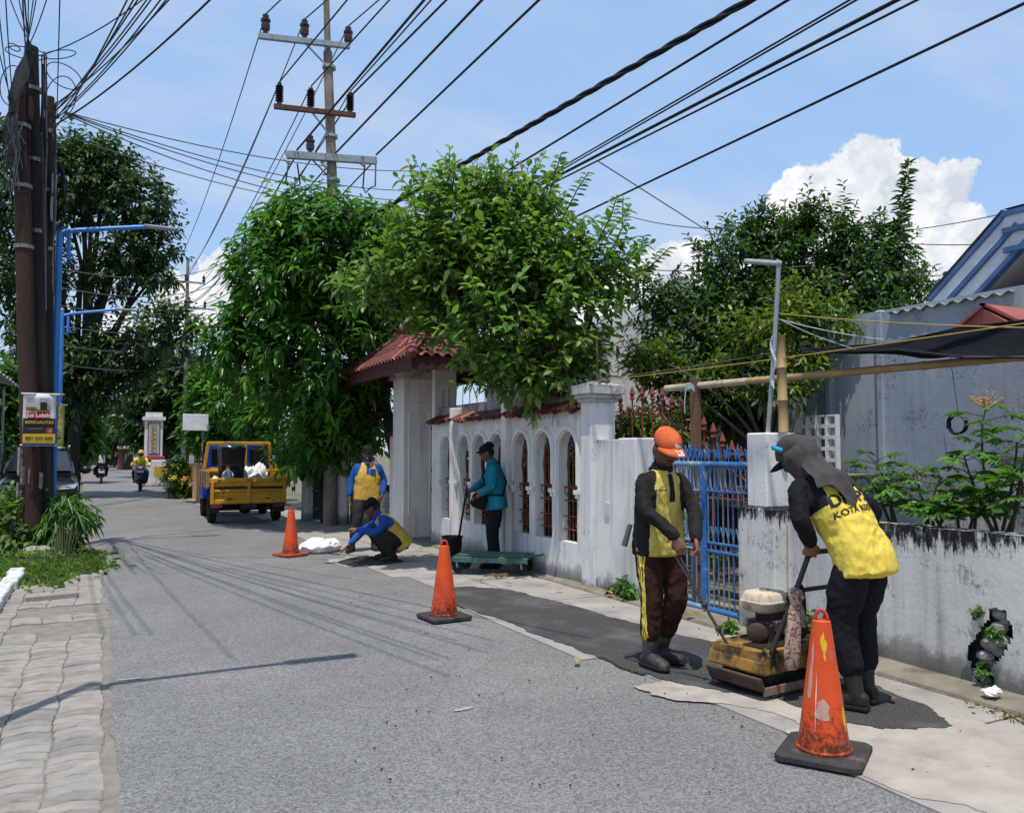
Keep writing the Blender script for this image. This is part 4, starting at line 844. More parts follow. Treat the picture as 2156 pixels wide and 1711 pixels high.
tree('roadside_tree', 'tall dark tree with open crown behind the rusty pole cluster', tuple(WZ(150, 1010, ZL).to_2d())+(0,), tuple(WZ(175, 830, ZL)),
     [E(60, 420, ZL, 120, 110), E(190, 390, ZL, 95, 80), E(300, 420, ZL, 65, 60), E(325, 520, ZL+.5, 55, 70), E(60, 600, ZL, 95, 110), E(255, 540, ZL-.5, 50, 45), E(330, 580, ZL, 35, 30), E(235, 600, ZL, 38, 38), E(120, 760, ZL, 110, 80), E(265, 740, ZL, 85, 55), E(345, 690, ZL-1, 60, 45), E(260, 790, ZL, 45, 30), E(160, 340, ZL, 70, 50), E(20, 300, ZL, 70, 50), E(385, 710, ZL, 28, 40), E(180, 830, ZL, 60, 40), E(230, 330, ZL, 45, 30)],
     3000, 9, .55, .26, .42, lm_far, bark_d, .26, twigs=120, hang=.25, tone0=.40, tip=.35, outer=.45, up=.35,
     limbs=[([WZ(165, 760, ZL), WZ(200, 660, ZL), WZ(232, 580, ZL), WZ(250, 500, ZL), WZ(272, 430, ZL)], .15, .06), ([WZ(160, 760, ZL), WZ(165, 660, ZL), WZ(172, 560, ZL), WZ(150, 470, ZL)], .12, .05), ([WZ(240, 560, ZL), WZ(290, 540, ZL), WZ(320, 520, ZL)], .06, .03), ([WZ(250, 500, ZL), WZ(215, 440, ZL), WZ(200, 400, ZL)], .06, .03)])
BG = [('round bushy tree over the far right pavement, beyond the white signboard', 52, (350, 960), [(350, 850, 75, 75), (300, 880, 45, 50), (395, 800, 50, 60), (420, 870, 40, 50), (345, 920, 60, 40)], lm_far, .44, 900),
      ('leafy tree filling the gap behind the big mango-like tree', 26, (480, 960), [(450, 850, 50, 90), (500, 880, 60, 70), (440, 930, 45, 35), (520, 930, 50, 40), (560, 960, 40, 40)], lm_mango, .36, 800),
      ('light green cypress-like tree behind the parked dark car', 30, (163, 960), [(160, 880, 22, 30), (163, 920, 34, 40), (160, 845, 10, 20), (150, 940, 30, 25)], lm_hang, .5, 420),
      ('dark round tree behind the cypress-like tree', 42, (140, 960), [(140, 840, 55, 50), (120, 890, 50, 60), (175, 880, 30, 40)], lm_far, .4, 500),
      ('hazy far tree at the end of the street, left half', 85, (225, 955), [(215, 905, 28, 25), (245, 915, 26, 26), (225, 930, 26, 18)], lm_far, .5, 420),
      ('hazy far tree at the end of the street, right half', 75, (275, 955), [(275, 900, 34, 40), (300, 925, 30, 24), (262, 935, 22, 16)], lm_far, .42, 420),
      ('low green tree against the left house by the rusty poles', 24, (8, 1000), [(12, 850, 30, 50), (5, 920, 25, 40), (20, 800, 14, 20)], lm_hang, .44, 300),
      ('hedge tree over the low stained wall behind the standing worker', 18.5, (690, 1000), [(640, 960, 55, 40), (720, 960, 50, 50), (770, 900, 40, 60)], lm_mango, .25, 420)]
for lb, Z, bp, el, lm, ll, n in BG:
    b = WZ(*bp, Z).to_2d(); tree('street_tree', lb, (*b, 0), tuple(WZ(bp[0], (bp[1]+el[0][1])/2+10, Z)), [E(a, c, Z, d, e) for a, c, d, e in el], n, 7, .5*Z/30, ll*Z/40+.06, .40, lm, bark_d, .12, twigs=30, tone0=.42, tip=.35, outer=.4, group='trees lining the street')

def bush(name, label, ells, n, per, slen, ll, W, lm, base, cat='bush', hang=.3, droop=.3, flowers=None, up=.6, tone0=.4, outer=.2, group=None):
    o = thing(name, label, cat, base, 0, group); b = np.array(base); B, s, ids = shoots_in(ells, n, outer, up); B[:, 2] = np.maximum(B[:, 2], .03); sl = slen*np.clip(NR.normal(1, .25, n), .5, 1.5)
    tb = MB(); bv = Vector(base)
    for i in range(n):
        q = Vector(B[i]); g = Vector((q.x*.3+base[0]*.7, q.y*.3+base[1]*.7, base[2])); kk = min(1, slen/.15); tb.tube([p-bv for p in bez(g, q, (0, 0, .1*kk), 4)], [.008*kk, .006*kk, .005*kk, .003*kk], 4, caps=False)
    tb.build('stems', mat('green stem', (.03, .055, .015), (.045, .05, .02), 20, .8), o)
    P, D, Nn, L, T = shoot_leaves(B, s, per, sl, ll, hang=hang, tone0=tone0); P = P-b
    stuff(leaf_mesh('foliage', P, D, Nn, L, W, T, lm, .22, droop, o))
    for (fm, cnt, sz) in (flowers or []):
        mb = MB(); random.seed(cnt)
        for i in random.sample(range(n), min(cnt, n)):
            c = Vector(B[i]+s[i]*sl[i])-bv; u, w = frame(Vector(s[i])+Vector((0, -.4, .5)))
            for k in range(5): a = k*1.257; q = (u*math.cos(a)+w*math.sin(a))*sz; r_ = (u*math.cos(a+.6)+w*math.sin(a+.6))*sz*.7; mb.add([c, c+q, c+(q+r_)*.6, c+r_*.6], [(0, 1, 2, 3)])
        stuff(mb.build('flowers', fm, o))
    return o
Zb = 13.0
bush('drooping_shrub', 'dark shrub with long drooping leaves at the foot of the rusty poles', [E(135, 1120, Zb, 42, 60), E(150, 1085, Zb, 32, 30), E(110, 1080, Zb, 20, 30), E(130, 1170, Zb, 40, 25)], 95, 10, .22, .24, .16, lm_hang, (*G(135, 1185).to_2d(), 0), 'shrub', .75, .6, up=.5)
bush('leafy_weed_bush', 'pale broad-leaved bush left of the rusty poles', [E(15, 1100, Zb-.3, 35, 45), E(50, 1140, Zb-.3, 28, 28), E(10, 1060, Zb, 20, 20), E(20, 1150, Zb, 40, 25)], 90, 8, .18, .13, .6, lm_weed, (*G(25, 1175).to_2d(), 0), 'bush', .2, .3)
yf = mat('yellow petals', (.70, .42, .015), (.75, .52, .03), 10, .6); of = mat('orange petals', (.60, .16, .015), (.62, .24, .02), 10, .6)
for (px, py, rx, ry), fl, lb, lm in (((375, 1005, 26, 24), [(yf, 75, .12)], 'bush covered in yellow blossom beside the truck', lm_hang), ((405, 1012, 26, 26), [(of, 90, .12)], 'bush covered in orange blossom beside the truck', lm_hang), ((374, 985, 16, 14), [], 'plain green bush left of the blossoming bushes', lm_hang), ((425, 1025, 18, 28), [], 'dark green bush between the truck and the orange blossom', lm_far), ((395, 1040, 34, 16), [], 'low brownish ground plant below the blossoming bushes', lm_far)):
    bush('garden_bush', lb, [E(px, py, 28.5, rx, ry)], 110, 8, .25, .2, .4, lm, (*WZ(px, 1052, 28.5).to_2d(), 0), flowers=fl, group='bushes beside the truck')
# grass and weeds at the foot of the poles
def grass(name, label, pts, n, ll, lm, sd):
    P = []; D = []
    for i in range(n):
        c = pts[i % len(pts)]; P.append((c[0]+NR.normal(0, sd), c[1]+NR.normal(0, sd*2.2), .0)); D.append((NR.normal(0, .5), NR.normal(0, .5), 1))
    P = np.array(P); D = np.array(D); L = ll*np.clip(NR.normal(1, .35, n), .3, 2)
    o = leaf_mesh(name, P, D, unit(NR.normal(size=(n, 3))), L, .10, NR.normal(.5, .25, n), lm, .2, .7); stuff(o); return tag(o, label, 'grass')
grass('weeds', 'rough grass and weeds around the foot of the rusty poles', [G(px, py).to_2d() for px, py in ((10, 1205), (40, 1200), (70, 1195), (100, 1205), (130, 1195), (160, 1200), (185, 1195), (60, 1220), (20, 1190), (150, 1185), (90, 1225), (180, 1175))], 2600, .17, lm_weed, .16)
grass('weeds', 'sparse dry grass tufts in the verge joint at the right edge', [G(px, py).to_2d() for px, py in ((2110, 1500), (2140, 1515), (2170, 1525), (1900, 1430))], 420, .06, leaf_mat('dry grass', (.14, .13, .05), (.20, .18, .07), (.25, .24, .1), .2), .06)
bush('creeping_weed', 'broad-leaved weeds creeping along the foot of the weed patch', [E(100, 1185, 12.4, 80, 22), E(165, 1180, 12.6, 28, 24), E(40, 1190, 12.2, 45, 18)], 130, 6, .12, .07, .5, lm_weed, (*G(95, 1205).to_2d(), 0), 'weeds', .1, .2)
# small weeds at the wall foot
for px, py, s, lb in ((1330, 1240, .22, 'large-leaved weed at the wall foot behind the orange-capped man'), (1300, 1245, .10, 'tiny weed beside the larger one at the wall foot'), (1700, 1335, .22, 'weed clump behind the compactor engine at the wall foot'), (1820, 1365, .16, 'weed between the hooded worker\'s legs and the wall'), (1550, 1330, .12, 'weed left of the compactor tank'), (2095, 1345, .07, 'small weed in the broken wall'), (2060, 1300, .06, 'upper sprig growing out of the broken wall'), (2075, 1425, .08, 'sprig at the bottom of the wall break')):
    if 'broken' in lb or 'break' in lb: p = WX(px, py, 5.27)
    elif 'tank' in lb: p = G(1540, 1335)
    else: p = WX(px, py, 5.12 if px < 1400 else 5.26); p.z = max(p.z-s*.5, .02); p.x -= .05
    k = s/.2; ce = np.array(p)+np.array([0, 0, s*.5]); bush('weed', lb, [(ce, np.array([s*.5, s*.5, s*.5]))], 14, 6, s*.4, s*.55, .5, lm_hang, tuple(p), 'weed', .2)

# garden shrubs over the low wall, with finger-like leaflets
def palmate(name, label, stems, nleaf, lf, nl, lm, W=.3, flower=False):
    p0 = stems[0][0]; o = thing(name, label, 'shrub', tuple(p0)); b = Vector(p0); tb = MB(); P = []; D = []; Nn = []; L = []; T = []
    for a, c in stems:
        pth = bez(a, c, (jit(.1), jit(.1), .15), 8); tb.tube([q-b for q in pth], [.014-.008*i/7 for i in range(8)], 5)
        for k in range(nleaf):
            t = .25+.75*(k+random.random())/nleaf; q = pth[0].lerp(pth[-1], t) if False else pth[min(7, int(t*7))].lerp(pth[min(7, int(t*7)+1)], t*7-int(t*7)); an = k*2.4+random.random(); dr = Vector((math.cos(an), math.sin(an), .35+jit(.3))).normalized(); e = q+dr*random.uniform(.06, .18)
            tb.tube([q-b, e-b], [.004, .003], 4, caps=False); tn = .35+.35*t+jit(.25); u, v = frame(dr); up = Vector((jit(.3), jit(.3), 1)).normalized(); side = dr.cross(up).normalized()
            for m in range(nl):
                f = (m/(nl-1)-.5)*2; dd = (dr*math.cos(f*1.35)+side*math.sin(f*1.35)); P.append(e-b); D.append(dd+Vector((0, 0, -.1))); Nn.append(up+Vector((jit(.2), jit(.2), 0))); L.append(lf*(1-.35*abs(f))*random.uniform(.8, 1.2)); T.append(tn+jit(.08))
    tb.build('stems', MATS['green stem'], o); stuff(leaf_mesh('foliage', np.array(P), np.array(D), np.array(Nn), np.array(L), W, np.array(T), lm, .2, .35, o))
    if flower:
        mb = MB(); c = stems[0][1]-b
        for i in range(26): d = Vector((jit(1), jit(1), random.uniform(.2, 1.2))).normalized(); mb.tube([c, c+d*random.uniform(.05, .12)], [.005, .003], 4); mb.sphere(c+d*.11*random.random()+d*.03, .009, 5, 4)
        stuff(mb.build('flower_head', mat('tan flower', (.42, .25, .06), (.5, .3, .1), 20, .7), o))
random.seed(8)
def V(px, py, X): return WX(px, py, X)
palmate('cassava_shrub', 'tall shrub with hand-shaped leaves and tan flower head at the right edge', [(V(2100, 1120, 5.75), V(2075, 860, 5.85)), (V(2110, 1120, 5.75), V(2140, 930, 5.7)), (V(2090, 1120, 5.75), V(2030, 960, 5.8)), (V(2120, 1120, 5.7), V(2150, 1010, 5.6)), (V(2095, 1120, 5.7), V(2060, 1040, 5.65)), (V(2130, 1120, 5.7), V(2170, 900, 5.8))], 13, .15, 6, lm_hang, .36, True)
palmate('cassava_shrub', 'low leafy shrub behind the hooded worker\'s back, over the wall', [(V(1880, 1120, 5.75), V(1830, 960, 5.8)), (V(1885, 1120, 5.75), V(1870, 985, 5.85)), (V(1890, 1120, 5.75), V(1850, 1030, 5.7)), (V(1880, 1120, 5.75), V(1815, 1000, 5.8))], 9, .14, 6, lm_hang, .34)
palmate('cassava_shrub', 'spreading leafy shrub in the middle of the garden behind the wall', [(V(1960, 1120, 5.75), V(1930, 990, 5.85)), (V(1965, 1120, 5.7), V(1985, 1005, 5.8)), (V(1955, 1120, 5.7), V(1905, 1060, 5.7)), (V(1970, 1120, 5.7), V(2010, 1070, 5.65)), (V(1950, 1120, 5.7), V(1950, 1075, 5.6)), (V(1990, 1120, 5.65), V(1985, 1085, 5.55))], 10, .12, 6, lm_hang, .34)
palmate('cassava_shrub', 'dark leafy shrub low between the garden wall and the near shrub', [(V(2050, 1125, 5.9), V(2030, 1040, 6.0)), (V(2040, 1125, 5.7), V(2060, 1090, 5.6)), (V(2020, 1125, 5.7), V(2010, 1090, 5.6))], 9, .13, 6, lm_mango, .36)
palmate('gate_plant', 'long-leaved plant showing through the left gate leaf', [(V(1430, 1180, 5.9), V(1425, 1085, 5.9)), (V(1440, 1200, 5.9), V(1445, 1120, 5.85))], 6, .22, 5, lm_hang, .14)
palmate('gate_plant', 'small green plant in the yard behind the right gate leaf', [(V(1510, 1215, 6.2), V(1508, 1165, 6.2)), (V(1530, 1215, 6.2), V(1535, 1170, 6.2))], 6, .16, 5, lm_hang, .16)

random.seed(77)
for i, yy in enumerate((9.0, 10.0, 11.1, 12.2, 13.1)):
    bush('hedge_bush', ('dark hedge bush seen through the arches nearest the capped pillar', 'dark hedge bush behind the second group of arches', 'dark hedge bush behind the man in turquoise', 'dark hedge bush behind the far arches', 'dark hedge bush beside the gateway')[i], [(np.array([5.95, yy, .75]), np.array([.35, .6, .8])), (np.array([5.9, yy+.3, 1.4]), np.array([.3, .5, .45]))], 150, 8, .2, .14, .42, lm_dark, (5.95, yy, 0), 'hedge', .2, group='hedge behind the arched wall')
# ================================================================== POLES, LAMPS, CABLES, BANNERS
cable_m = mat('black cable', (.012, .012, .014), rough=.5); alu = mat('grey cable', (.10, .11, .12), rough=.5)
galv = mat('galvanised steel', (.36, .40, .43), (.26, .29, .32), 9, .55, .1, 50, metal=.3); woodp = mat('weathered steel pole', (.26, .22, .18), (.16, .13, .10), 6, .85, .3, 40, c3=(.34, .31, .27), c3scale=5, stretch=(1, 1, .3))
rusty = mat('rusty arm', (.14, .06, .04), (.09, .045, .035), 10, .85); ceram = mat('brown porcelain', (.045, .016, .012), (.03, .012, .01), 10, .18, spec=.6); ceramb = mat('dark porcelain', (.02, .014, .02), rough=.2)
PY = 17.9
pa = thing('power_pole', 'tall weathered power pole with three cross-arms behind the dark tree', 'utility pole', (4.45, PY, 0))
b = Vector((4.45, PY, 0)); top = WY(686, -40, PY); mid = WY(700, 405, PY)
MB().tube([(0, 0, 0), mid-b, WY(690, 110, PY)-b], [.15, .115, .10], 12).tube([WY(690, 110, PY)-b, top-b], [.07, .065], 10).build('pole', woodp, pa, smooth=40)
ins_top = []
def insulator(px, py, s, kind):
    p = WY(px, py, PY-.08)-b
    if kind == 'pin':
        prof = [(.055*s, 0), (.05*s, .05*s), (.085*s, .07*s), (.095*s, .16*s), (.075*s, .22*s), (.10*s, .24*s), (.10*s, .28*s), (.06*s, .31*s), (.07*s, .36*s), (.03*s, .40*s)]
        mm = ceram
    else:
        prof = [(.06*s, 0)]; 
        for k in range(7): prof += [(.055*s, .04*s+.055*k*s), (.095*s, .055*s+.055*k*s), (.06*s, .075*s+.055*k*s)]
        prof += [(.05*s, .46*s), (.02*s, .50*s)]; mm = ceramb
    o = MB().lathe(prof, 12, p).build('insulator', mm, pa, smooth=40); ins_top.append(p+Vector((0, 0, prof[-1][1]))+b)
arm = lambda p0, p1, w, h, m: (MB().beam(WY(*p0, PY-.14)-b, WY(*p1, PY-.14)-b, w, h).build('cross_arm', m, pa))
arm((545, 76), (736, 98), .10, .11, galv); arm((577, 224), (748, 243), .09, .10, rusty); arm((602, 326), (792, 339), .12, .15, galv)
for p in ((559, 70), (641, 80), (733, 94)): insulator(*p, 1.05, 'pin')
for p in ((588, 218), (654, 227), (737, 236)): insulator(*p, .95, 'post')
insulator(653, 322, 1., 'pin')
for p0, p1 in (((643, 92), (692, 143)), ((655, 234), (694, 285)), ((655, 334), (700, 380))): MB().beam(WY(*p0, PY-.1)-b, WY(*p1, PY-.1)-b, .03, .03).build('brace', galv, pa)
for px, py in ((693, 143), (697, 288), (702, 380)): MB().lathe([(.15, -.03), (.15, .03)], 12, WY(px, py, PY)-b).build('clamp', galv, pa)
for pts in (((608, 340), (602, 380), (615, 396), (632, 388), (626, 345)), ((768, 348), (764, 395), (770, 406), (780, 395), (790, 392), (791, 345))):
    MB().tube([WY(*p, PY-.2)-b for p in pts], .018, 6).build('jumper_loop', cable_m, pa, smooth=True)
for px, py in ((610, 345), (768, 350), (688, 352)): MB().lathe([(.02, 0), (.05, .06), (.05, .2), (.02, .26)], 8, WY(px, py, PY-.2)-b, (-.3, .5, .6)).build('strain_insulator', mat('pale porcelain', (.5, .52, .52), rough=.3), pa)
# far poles
def far_pole(px, top_y, Z, lbl, arms, lean=0):
    base = WZ(px, 1000, Z).to_2d(); zt = WZ(px, top_y, Z).z; o = thing('power_pole', lbl, 'utility pole', (*base, 0)); bb = Vector((*base, 0))
    MB().tube([(0, 0, 0), (lean, 0, zt)], [.14, .09], 8).build('pole', woodp, o)
    outp = []
    for ay, hw in arms:
        z = WZ(px, ay, Z).z; MB().box((0, -.12, z), (2*hw, .1, .12)).build('cross_arm', galv, o)
        for s in (-1, -.1, 1): MB().lathe([(.07, 0), (.1, .1), (.06, .2), (.1, .3), (.03, .42)], 8, (s*hw*.92, -.12, z+.06)).build('insulator', ceramb, o); outp.append(Vector((s*hw*.92, -.12, z+.5))+bb)
    return outp
fp1 = far_pole(386, 538, 50, 'distant two-armed power pole between the trees', [(590, 1.0), (645, 1.1)])
fp2 = far_pole(383, 700, 62, 'lower brown power pole top showing through the far tree', [(760, .9)])
for i, (px, Z) in enumerate(((237, 120), (262, 112), (286, 126))): far_pole(px, 820+i*6, Z, ('leftmost', 'middle', 'rightmost')[i]+' of the three tiny power poles at the street\'s end', [(835, 2.0), (858, 2.0)])

# rusty pole cluster on the left
rust_p = mat('rusted pole', (.060, .028, .018), (.030, .018, .014), 5, .9, .35, 40, c3=(.13, .055, .03), c3scale=2.5, stretch=(1, 1, .25)); conc_p = mat('dark brown pole', (.040, .029, .024), (.024, .018, .016), 5, .9, .3, 40, stretch=(1, 1, .25))
CY_ = 15.0
def P3(px, py, Y=CY_): return WY(px, py, Y)
poles = []
for lb, pts, r, m, Yp in (('thick rusty pole carrying the banner, left of the cluster', ((72, 1170), (55, 700), (48, 420), (42, 190)), .125, rust_p, 14.85), ('tallest dark pole in the middle of the leaning cluster', ((92, 1165), (80, 700), (72, 420), (66, 100)), .125, conc_p, 15.1), ('slimmer right pole of the cluster with a bare top', ((100, 1150), (100, 700), (102, 420), (105, 205)), .085, conc_p, 15.35)):
    P = [P3(*p, Yp) for p in pts]; P[0].z = 0; o = thing('rusty_pole', lb, 'utility pole', tuple(P[0])); MB().tube([p-P[0] for p in P], [r*1.12, r, r*.95, r*.8], 12).build('pole', m, o, smooth=40)
    for k in range(3): q = P[1].lerp(P[3], .35+.25*k)-P[0]; MB().lathe([(r*1.12, -.03), (r*1.12, .03)], 12, q).build('band', mat('steel band', (.3, .3, .3), (.15, .13, .12), 20, .5, metal=.4), o)
    poles.append((o, P))
# posters and paint flakes on the pole
po, PP = poles[0]
flake = mat('peeling paper', (.36, .33, .29), (.10, .07, .055), 14, .9, .3, 60)
for px, py, h, w in ((42, 970, .42, .035), (47, 1000, .26, .03), (38, 1030, .2, .025), (62, 1000, .22, .02), (86, 1010, .22, .025)):
    p = P3(px, py, 14.72)-PP[0]; mb = MB(); mb.add([(p.x+w*math.cos(a), p.y-.005+.02*math.cos(a*2), p.z+dz*h/2+jit(.02)) for a, dz in ((3.14, -1), (1.57, -1.1), (0, -1), (0, 1), (1.57, 1.05), (3.14, 1))], [(0, 1, 4, 5), (1, 2, 3, 4)]); mb.build('paper_remnant', flake, po)
# cable bundles hanging on the cluster
random.seed(31)
cb = thing('cable_bundle', 'tangled bundle of black and green cables drooping at the top of the poles', 'cables', tuple(P3(30, 210))); bb = Vector(cb.location); grn = mat('green black cable', (.02, .035, .028), (.012, .014, .014), 20, .45)
for i in range(40):
    f = i/39; P = [P3(64+jit(6), 108+f*10, 14.7), P3(40+jit(8)+f*14, 150+f*20, 14.65), P3(22+jit(7)+f*10, 205, 14.6), P3(24+jit(6), 238, 14.6)]
    MB().tube([p-bb for p in P], .016, 5, caps=False).build('cable', grn if i % 3 else cable_m, cb, smooth=True)
for i in range(38):
    x = 26+jit(9); e = 235+random.uniform(60, 190); mb = MB(); mb.tube([q-bb for q in (P3(x, 236, 14.62), P3(x-4+jit(14), 262, 14.6), P3(x+jit(18), (236+e)/2, 14.6), P3(x+jit(22), e, 14.6))], .007, 4, caps=False); mb.build('cable_end', random.choice((alu, cable_m, grn)), cb, smooth=True)
cc = thing('cable_coil', 'long hanging coil of black cable tied to the slim pole', 'cables', tuple(P3(122, 440))); bb = Vector(cc.location)
for i in range(11): MB().tube([P3(122+(13+i*.35)*math.cos(t)+jit(1.5), 415+(60+i*1.2)*math.sin(t), 15.2-.01*i)-bb for t in [2*math.pi*j/20 for j in range(20)]], .012, 5, closed=True).build('loop', cable_m if i % 3 else alu, cc, smooth=True)
jb = thing('splice_box', 'pale cable splice tube beside the black coil', 'box', tuple(P3(113, 420))); MB().lathe([(.03, -.35), (.045, -.3), (.045, .0), (.03, .05)], 10).lathe([(.03, .1), (.04, .15), (.04, .4), (.02, .45)], 10).build('tube', mat('grey plastic', (.42, .42, .40)), jb)
lp_ = thing('slack_loops', 'loose looping black cables sticking out from the pole tops', 'cables', tuple(P3(80, 130))); bb = Vector(lp_.location)
for cx, cy, rx, ry, a in ((125, 115, 35, 9, -.1), (55, 112, 45, 12, .2), (135, 160, 42, 22, .55), (128, 205, 32, 45, .2), (25, 180, 25, 42, .1), (30, 100, 14, 6, .5)):
    MB().tube([P3(cx+rx*math.cos(t)*math.cos(a)-ry*math.sin(t)*math.sin(a), cy+rx*math.cos(t)*math.sin(a)+ry*math.sin(t)*math.cos(a), 14.8+.2*math.cos(t))-bb for t in [2*math.pi*j/24 for j in range(24)]], .0085, 5, closed=True).build('loop', cable_m, lp_, smooth=True)
vt = thing('riser_cables', 'vertical run of thin cables and clamps down between the poles', 'cables', tuple(P3(90, 300))); bb = Vector(vt.location)
for i in range(26):
    x = random.choice((52, 58, 90, 92, 96, 114)); P = [P3(x+jit(3), y_, 14.8) for y_ in (140+jit(40)+(0 if x < 100 else 110), 300, 450, 600+jit(90))]; MB().tube([p-bb+Vector((jit(.02), 0, 0)) for p in P], .010, 4, caps=False).build('cable', random.choice((cable_m, cable_m, alu)), vt)

# blue street lamps with brackets
lblue = mat('lamp post blue', (.035, .21, .60), (.03, .17, .50), 6, .4, spec=.5)
def lamp(px, Y, label, ztop=5.3, arm=1.62, X=None):
    x = X if X is not None else WY(px, 900, Y).x; o = thing('street_lamp', label, 'street lamp', (x, Y, 0), 0, 'blue street lamps along the left kerb')
    MB().lathe([(.11, 0), (.11, .05), (.07, .08), (.06, 2.3), (.05, ztop)], 12).build('post', lblue, o, smooth=40)
    MB().lathe([(.075, -.04), (.085, 0), (.075, .04)], 12, (0, 0, 2.35)).build('collar', mat('brass collar', (.45, .32, .10), rough=.4, metal=.4), o)
    MB().tube([(.0, 0, ztop-.12), (.25, 0, ztop-.04), (arm*.75, 0, ztop+.13), (arm*.8, 0, ztop+.14)], .038, 10).build('arm', lblue, o, smooth=40)
    MB().tube([(.14, 0, ztop-.55), (.14, 0, ztop-.08)], .032, 8).build('bracket', lblue, o); MB().tube([(.12+.08*math.cos(t), 0, ztop-.5+.10*math.sin(t)) for t in [i*.5 for i in range(13)]], .012, 6, closed=True).build('scroll', lblue, o)
    MB().box((arm*.8+.25, 0, ztop+.155), (.55, .14, .05), None, .015).build('lamp_head', mat('lamp head grey', (.32, .33, .34), rough=.4), o)
    MB().lathe([(.03, 0), (.05, .04), (.01, .1)], 8, (0, 0, ztop)).build('finial', MATS['brass collar'], o)
lamp(113, 15.45, 'blue street lamp with long bracket arm beside the rusty poles'); lamp(124, 24.9, 'smaller-looking blue street lamp further down the left kerb'); lamp(0, 5.15, 'blue street lamp left of the camera, seen only by its shadow on the road', X=-.95)

# banners on the pole
def banner(label, px, py, Y, w, h, m, rz, texts, rod=True):
    p = WY(px, py, Y); o = thing('banner', label, 'banner', (p.x, p.y, p.z), rz); n = 10; mb = MB(); vs = []
    for i in range(n+1):
        for j in range(n+1): u, v = i/n-.5, j/n-.5; vs.append((u*w*(1-.04*(v < 0)*abs(v)*2), -.012*math.sin(u*7+v*2)+.01*math.sin(v*9), v*h))
    mb.add(vs, [(i*(n+1)+j, (i+1)*(n+1)+j, (i+1)*(n+1)+j+1, i*(n+1)+j+1) for i in range(n) for j in range(n)]); sh = mb.build('cloth', m, o, smooth=True); mod = sh.modifiers.new('th', 'SOLIDIFY'); mod.thickness = .003
    MB().tube([(-w/2-.03, 0, h/2), (w/2+.04, 0, h/2)], .014, 8).build('top_rod', mat('pale rod', (.6, .58, .52)), o); MB().tube([(-w/2-.03, 0, -h/2), (w/2+.02, 0, -h/2)], .012, 8).build('bottom_rod', MATS['pale rod'], o)
    if rod: MB().lathe([(.02, 0), (.025, .05), (.01, .08)], 8, (w/2+.03, 0, h/2), (1, 0, 0)).build('rod_end', MATS['brass collar'], o)
    for t, sz, x, z, c in texts:
        if t is None: MB().box((x, -.026, z), (sz[0], .004, sz[1])).build('print_block', c, o); continue
        me = text_mesh(t, sz, .002, .0012 if sz > .05 else 0); me.materials.append(c); q = link('lettering', me, o, (x, -.032, z), (R(90), 0, 0))
    return o
k_ = mat('print black', (.02, .018, .018)); wh = mat('print white', (.78, .77, .74)); gd = mat('print gold', (.62, .40, .03)); rd = mat('print red', (.55, .03, .04)); nv = mat('print navy', (.03, .05, .16)); gy = mat('print grey', (.35, .35, .37))
banner('printed vertical banner strapped to the rusty pole', 83, 883, 14.55, .44, .78, mat('banner print', (.66, .65, .63), (.5, .49, .48), 3, .6), R(4),
       [(None, (.43, .24), 0, -.10, k_), (None, (.43, .15), 0, -.285, gd), (None, (.43, .035), 0, -.375, nv), ('Jus Lebih', .085, -.02, .06, wh), (None, (.32, .085), -.02, .06, rd), ('BERKUALITAS', .062, .0, -.045, gd), ('0851 6767 2000', .056, 0, -.285, k_), (None, (.13, .10), .06, .28, gy), (None, (.09, .13), .05, .20, k_), (None, (.14, .05), -.11, .16, k_), ('SOLUSI', .05, -.11, .16, gd), (None, (.16, .05), .04, .125, k_), ('DIGITAL', .04, .04, .125, gd), (None, (.10, .012), -.12, .33, gy), (None, (.08, .012), -.13, .30, gy), (None, (.10, .012), -.12, .27, gy), (None, (.09, .09), .14, -.17, rd), (None, (.045, .05), .14, -.17, wh), (None, (.2, .01), -.06, -.14, gy)])
for c in bpy.data.objects['banner'].children:
    if c.name.startswith('lettering'): c.location.y = -.036
banner('olive-yellow banner half hidden behind the blue lamp post', 121, 897, 15.9, .20, .72, mat('olive banner', (.40, .38, .10), (.34, .32, .09), 3, .7), R(0), [('T', .10, .02, .12, rd), ('K', .09, .02, -.08, k_), (None, (.06, .03), .02, -.2, k_)], False)

# ------------------------------------------------------------------ overhead wires
def wire(a, b_, sag, r, label, m=None, grp=None, ext=0., n=16):
    a, b_ = Vector(a), Vector(b_); pts = []
    for i in range(n+1):
        t = i/n*(1+ext); p = a.lerp(b_, t) if t <= 1 else a+(b_-a)*t; s = 4*sag*t*(1-t); pts.append(p-Vector((0, 0, s)))
    mb = MB(); mb.tube([p-a for p in pts], r, 5, caps=False); o = mb.build('overhead_wire', m or cable_m, loc=a, smooth=True); return tag(o, label, 'wire', grp)
def exit_pt(px, py, z): d = ray(px, py); t = (z-H)/d.z; return Vector((d.x*t, d.y*t, z))
names = ['top cross-arm left', 'top cross-arm middle', 'top cross-arm right', 'middle cross-arm left', 'middle cross-arm centre', 'middle cross-arm right']
for i, (e, dz) in enumerate((((591, 0), 0), ((689, 0), 0), ((798, 0), 0), ((731, 0), 0), ((820, 0), 0), ((908, 0), 0))):
    a = ins_top[i]; wire(a, exit_pt(*e, a.z-.10), .0, .016, 'bare wire from the '+names[i]+' insulator up out of the picture', alu if i < 3 else cable_m, ext=1.6)
    q = fp1[i]; wire(a, q, .75, .014, 'sagging wire from the '+names[i]+' insulator to the distant pole', alu)
